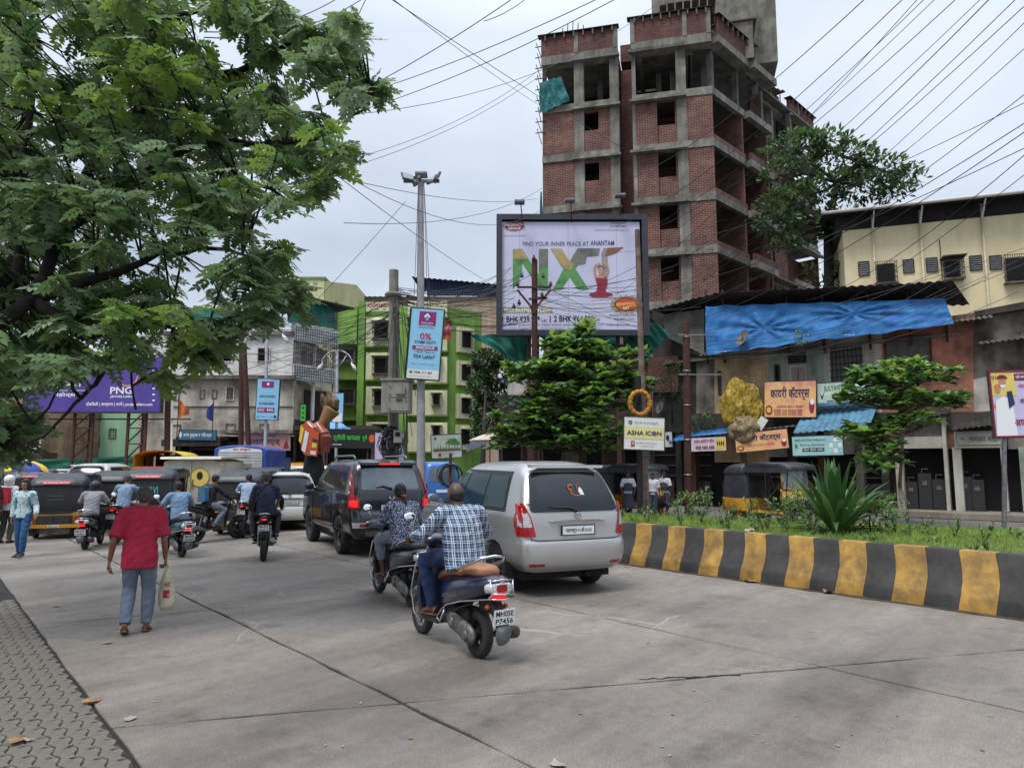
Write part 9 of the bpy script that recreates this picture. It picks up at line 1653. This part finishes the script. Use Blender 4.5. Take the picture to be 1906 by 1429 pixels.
# walking woman and couple at the left
pw_ = G(38, 1036); person('smiling young woman in a pale floral top and jeans walking towards the camera', pw_, R(-90+8), pose(kl=(.10,.08,.5), al=(.10,.07,.10), kr=(0,-.08,.5), ar=(-.10,-.08,.085), sl=(0,.165,1.36), el=(-.05,.22,1.1), wl=(.12,.32,.93), sr=(0,-.165,1.36), er=(-.04,-.22,1.1), wr=(.02,-.22,.86)), 2, dotted('pale_floral', lin(186,200,202), lin(110,160,170), 22, .55), fab('blue_jeans', lin(50,92,134), lin(36,70,110)), hair='long', sleeve='long', face=True, sc=.84, vox=.011, fat=.9, hem=.1)
backpack('teal backpack worn by the smiling young woman', pw_, R(-82), (-.13,0,1.22), fab('teal_pack', lin(30,130,156)), .84)
pc = G(8, 1010); person('person in a white shirt with a red backpack at the left edge', pc, h_(10), pose(kl=(.1,.09,.5)), 0, fab('white_shirt', lin(196,200,206)), fab('olive_trousers', lin(70,68,56)), hair='helmet', hairm=M_white, vox=.013, sc=.85); backpack('red backpack on the person at the left edge', pc, h_(10), (-.13,0,1.22), fab('red_pack', lin(170,30,50)), .85)
pc = G(-22, 1012); person('person in black beside the one with the red backpack', pc, h_(0), pose(), 1, fab('black_tshirt', (0,0,0)), M_dkt, vox=.015, sc=.85)
# schoolchildren beyond the median
M_wsh = fab('school_white', lin(206,206,212)); M_pin = fab('grey_pinafore', lin(58,62,74))
def kid(px, py, rz, label, girl=True, sc=.86, **k):
 l = G(px, py); p = person(label, l, rz, pose(**k), 1, M_wsh, M_pin, sc=sc, hair='braid' if girl else 'short', face=True, skirt=girl, vox=.014, fat=.92, hem=.08, tloose=1.5)
 if girl: q = MB(); q.tube([(0,0,.98),(0,0,1.1),(0,0,1.24),(0,0,1.30)], [(.185,.155),(.187,.15),(.17,.15),(.12,.13)], 20, lat=(0,1,0), caps=False); q.build('pinafore_bib', M_pin, p, smooth=True, fix=False)
 return p
kid(1170, 962, R(-95), 'schoolgirl in grey pinafore and white shirt standing left of the sign post', el=(0,.26,1.1), wl=(.1,.22,.88)); kid(1216, 963, R(-100), 'schoolboy in white shirt and dark tie just right of the wooden pole', False, .84); kid(1238, 960, R(-120), 'schoolgirl with a plait in the group of three right of the pole', True, .86, wl=(.25,.1,1.15), el=(.05,.25,1.12)); kid(1226, 950, R(-90), 'schoolchild at the back of the group right of the pole', False, .9)
# ================================================================ LITTER
rl = random.Random(4)
def litter(px, py, m, label, s=.05, fold=.3, z=.004):
 p = G(px, py, z); q = MB(); v = [(s*rl.uniform(.7,1.2)*math.cos(a), s*rl.uniform(.4,.9)*math.sin(a), .004+fold*s*rl.random()) for a in [2*math.pi*k/9 for k in range(9)]]; q.add(v + [(0,0,.012)], [(i, (i+1) % 9, 9) for i in range(9)]); q2 = q.build('litter', m, fix=False, label=label, category='litter'); q2.location = p; q2.rotation_euler = (0,0,rl.uniform(0,6))
M_dry = mat('dry_leaf', lin(160, 122, 78), .8, var=.3, scale=20); M_pap = mat('crumpled_paper', lin(160, 152, 138), .8, var=.2, scale=20)
litter(171, 1306, M_dry, 'tan crumpled wrapper lying on the joint between pavers and road', .07); litter(243, 1339, M_pap, 'small pale paper scrap on the near left slab', .045); litter(32, 1381, M_dry, 'torn dry brown leaf on the near pavers', .07); litter(52, 1377, M_pap, 'white scrap beside the brown leaf on the pavers', .04); litter(1040, 1424, M_pap, 'white curl of paper at the bottom edge of the road', .06); litter(200, 1197, mat('yellow_green_leaf', lin(150,150,80), .7), 'pale green leaf on the road behind the walking man', .045); litter(106, 1128, M_pap, 'pale scrap left of the walking man on the road', .05)
litter(1168, 1055, M_pap, 'white scrap at the foot of the kerb beside the silver car', .06); litter(1543, 1103, M_dry, 'dry leaves gathered at the kerb foot', .1, .5); litter(1395, 1083, M_dry, 'small heap of dry leaves at the kerb foot left of the other', .1, .5); litter(1395, 990, M_pap, 'whitish plastic scrap on the grass behind the kerb', .09, .6, MH-.02)
for k in range(46):
 px, py = rl.uniform(100, 1850), rl.uniform(1120, 1420); p = G(px, py, .003); q = MB(); s = rl.uniform(.006, .014); q.box((-s,-s*.6,0),(s,s*.6,s*.4)); o = q.build('grit', M_pap if k % 3 else M_dry, fix=False, label='tiny speck of grit scattered on the road', category='grit', group='specks of grit on the road'); o.location = p; o.rotation_euler = (0,0,rl.uniform(0,6))
# the dark repaired crack between two slabs
q = MB(); pts = [G(1190+190*i/14, 1265-9*i/14 + rl.uniform(-1.2,1.2), .002) for i in range(15)]; pts2 = [p + V(0, .015+.03*rl.random(), .0005) for p in pts]; q.add(pts + pts2, [(i, i+1, i+16, i+15) for i in range(14)]); q.build('road_crack', M_filler, road_o)
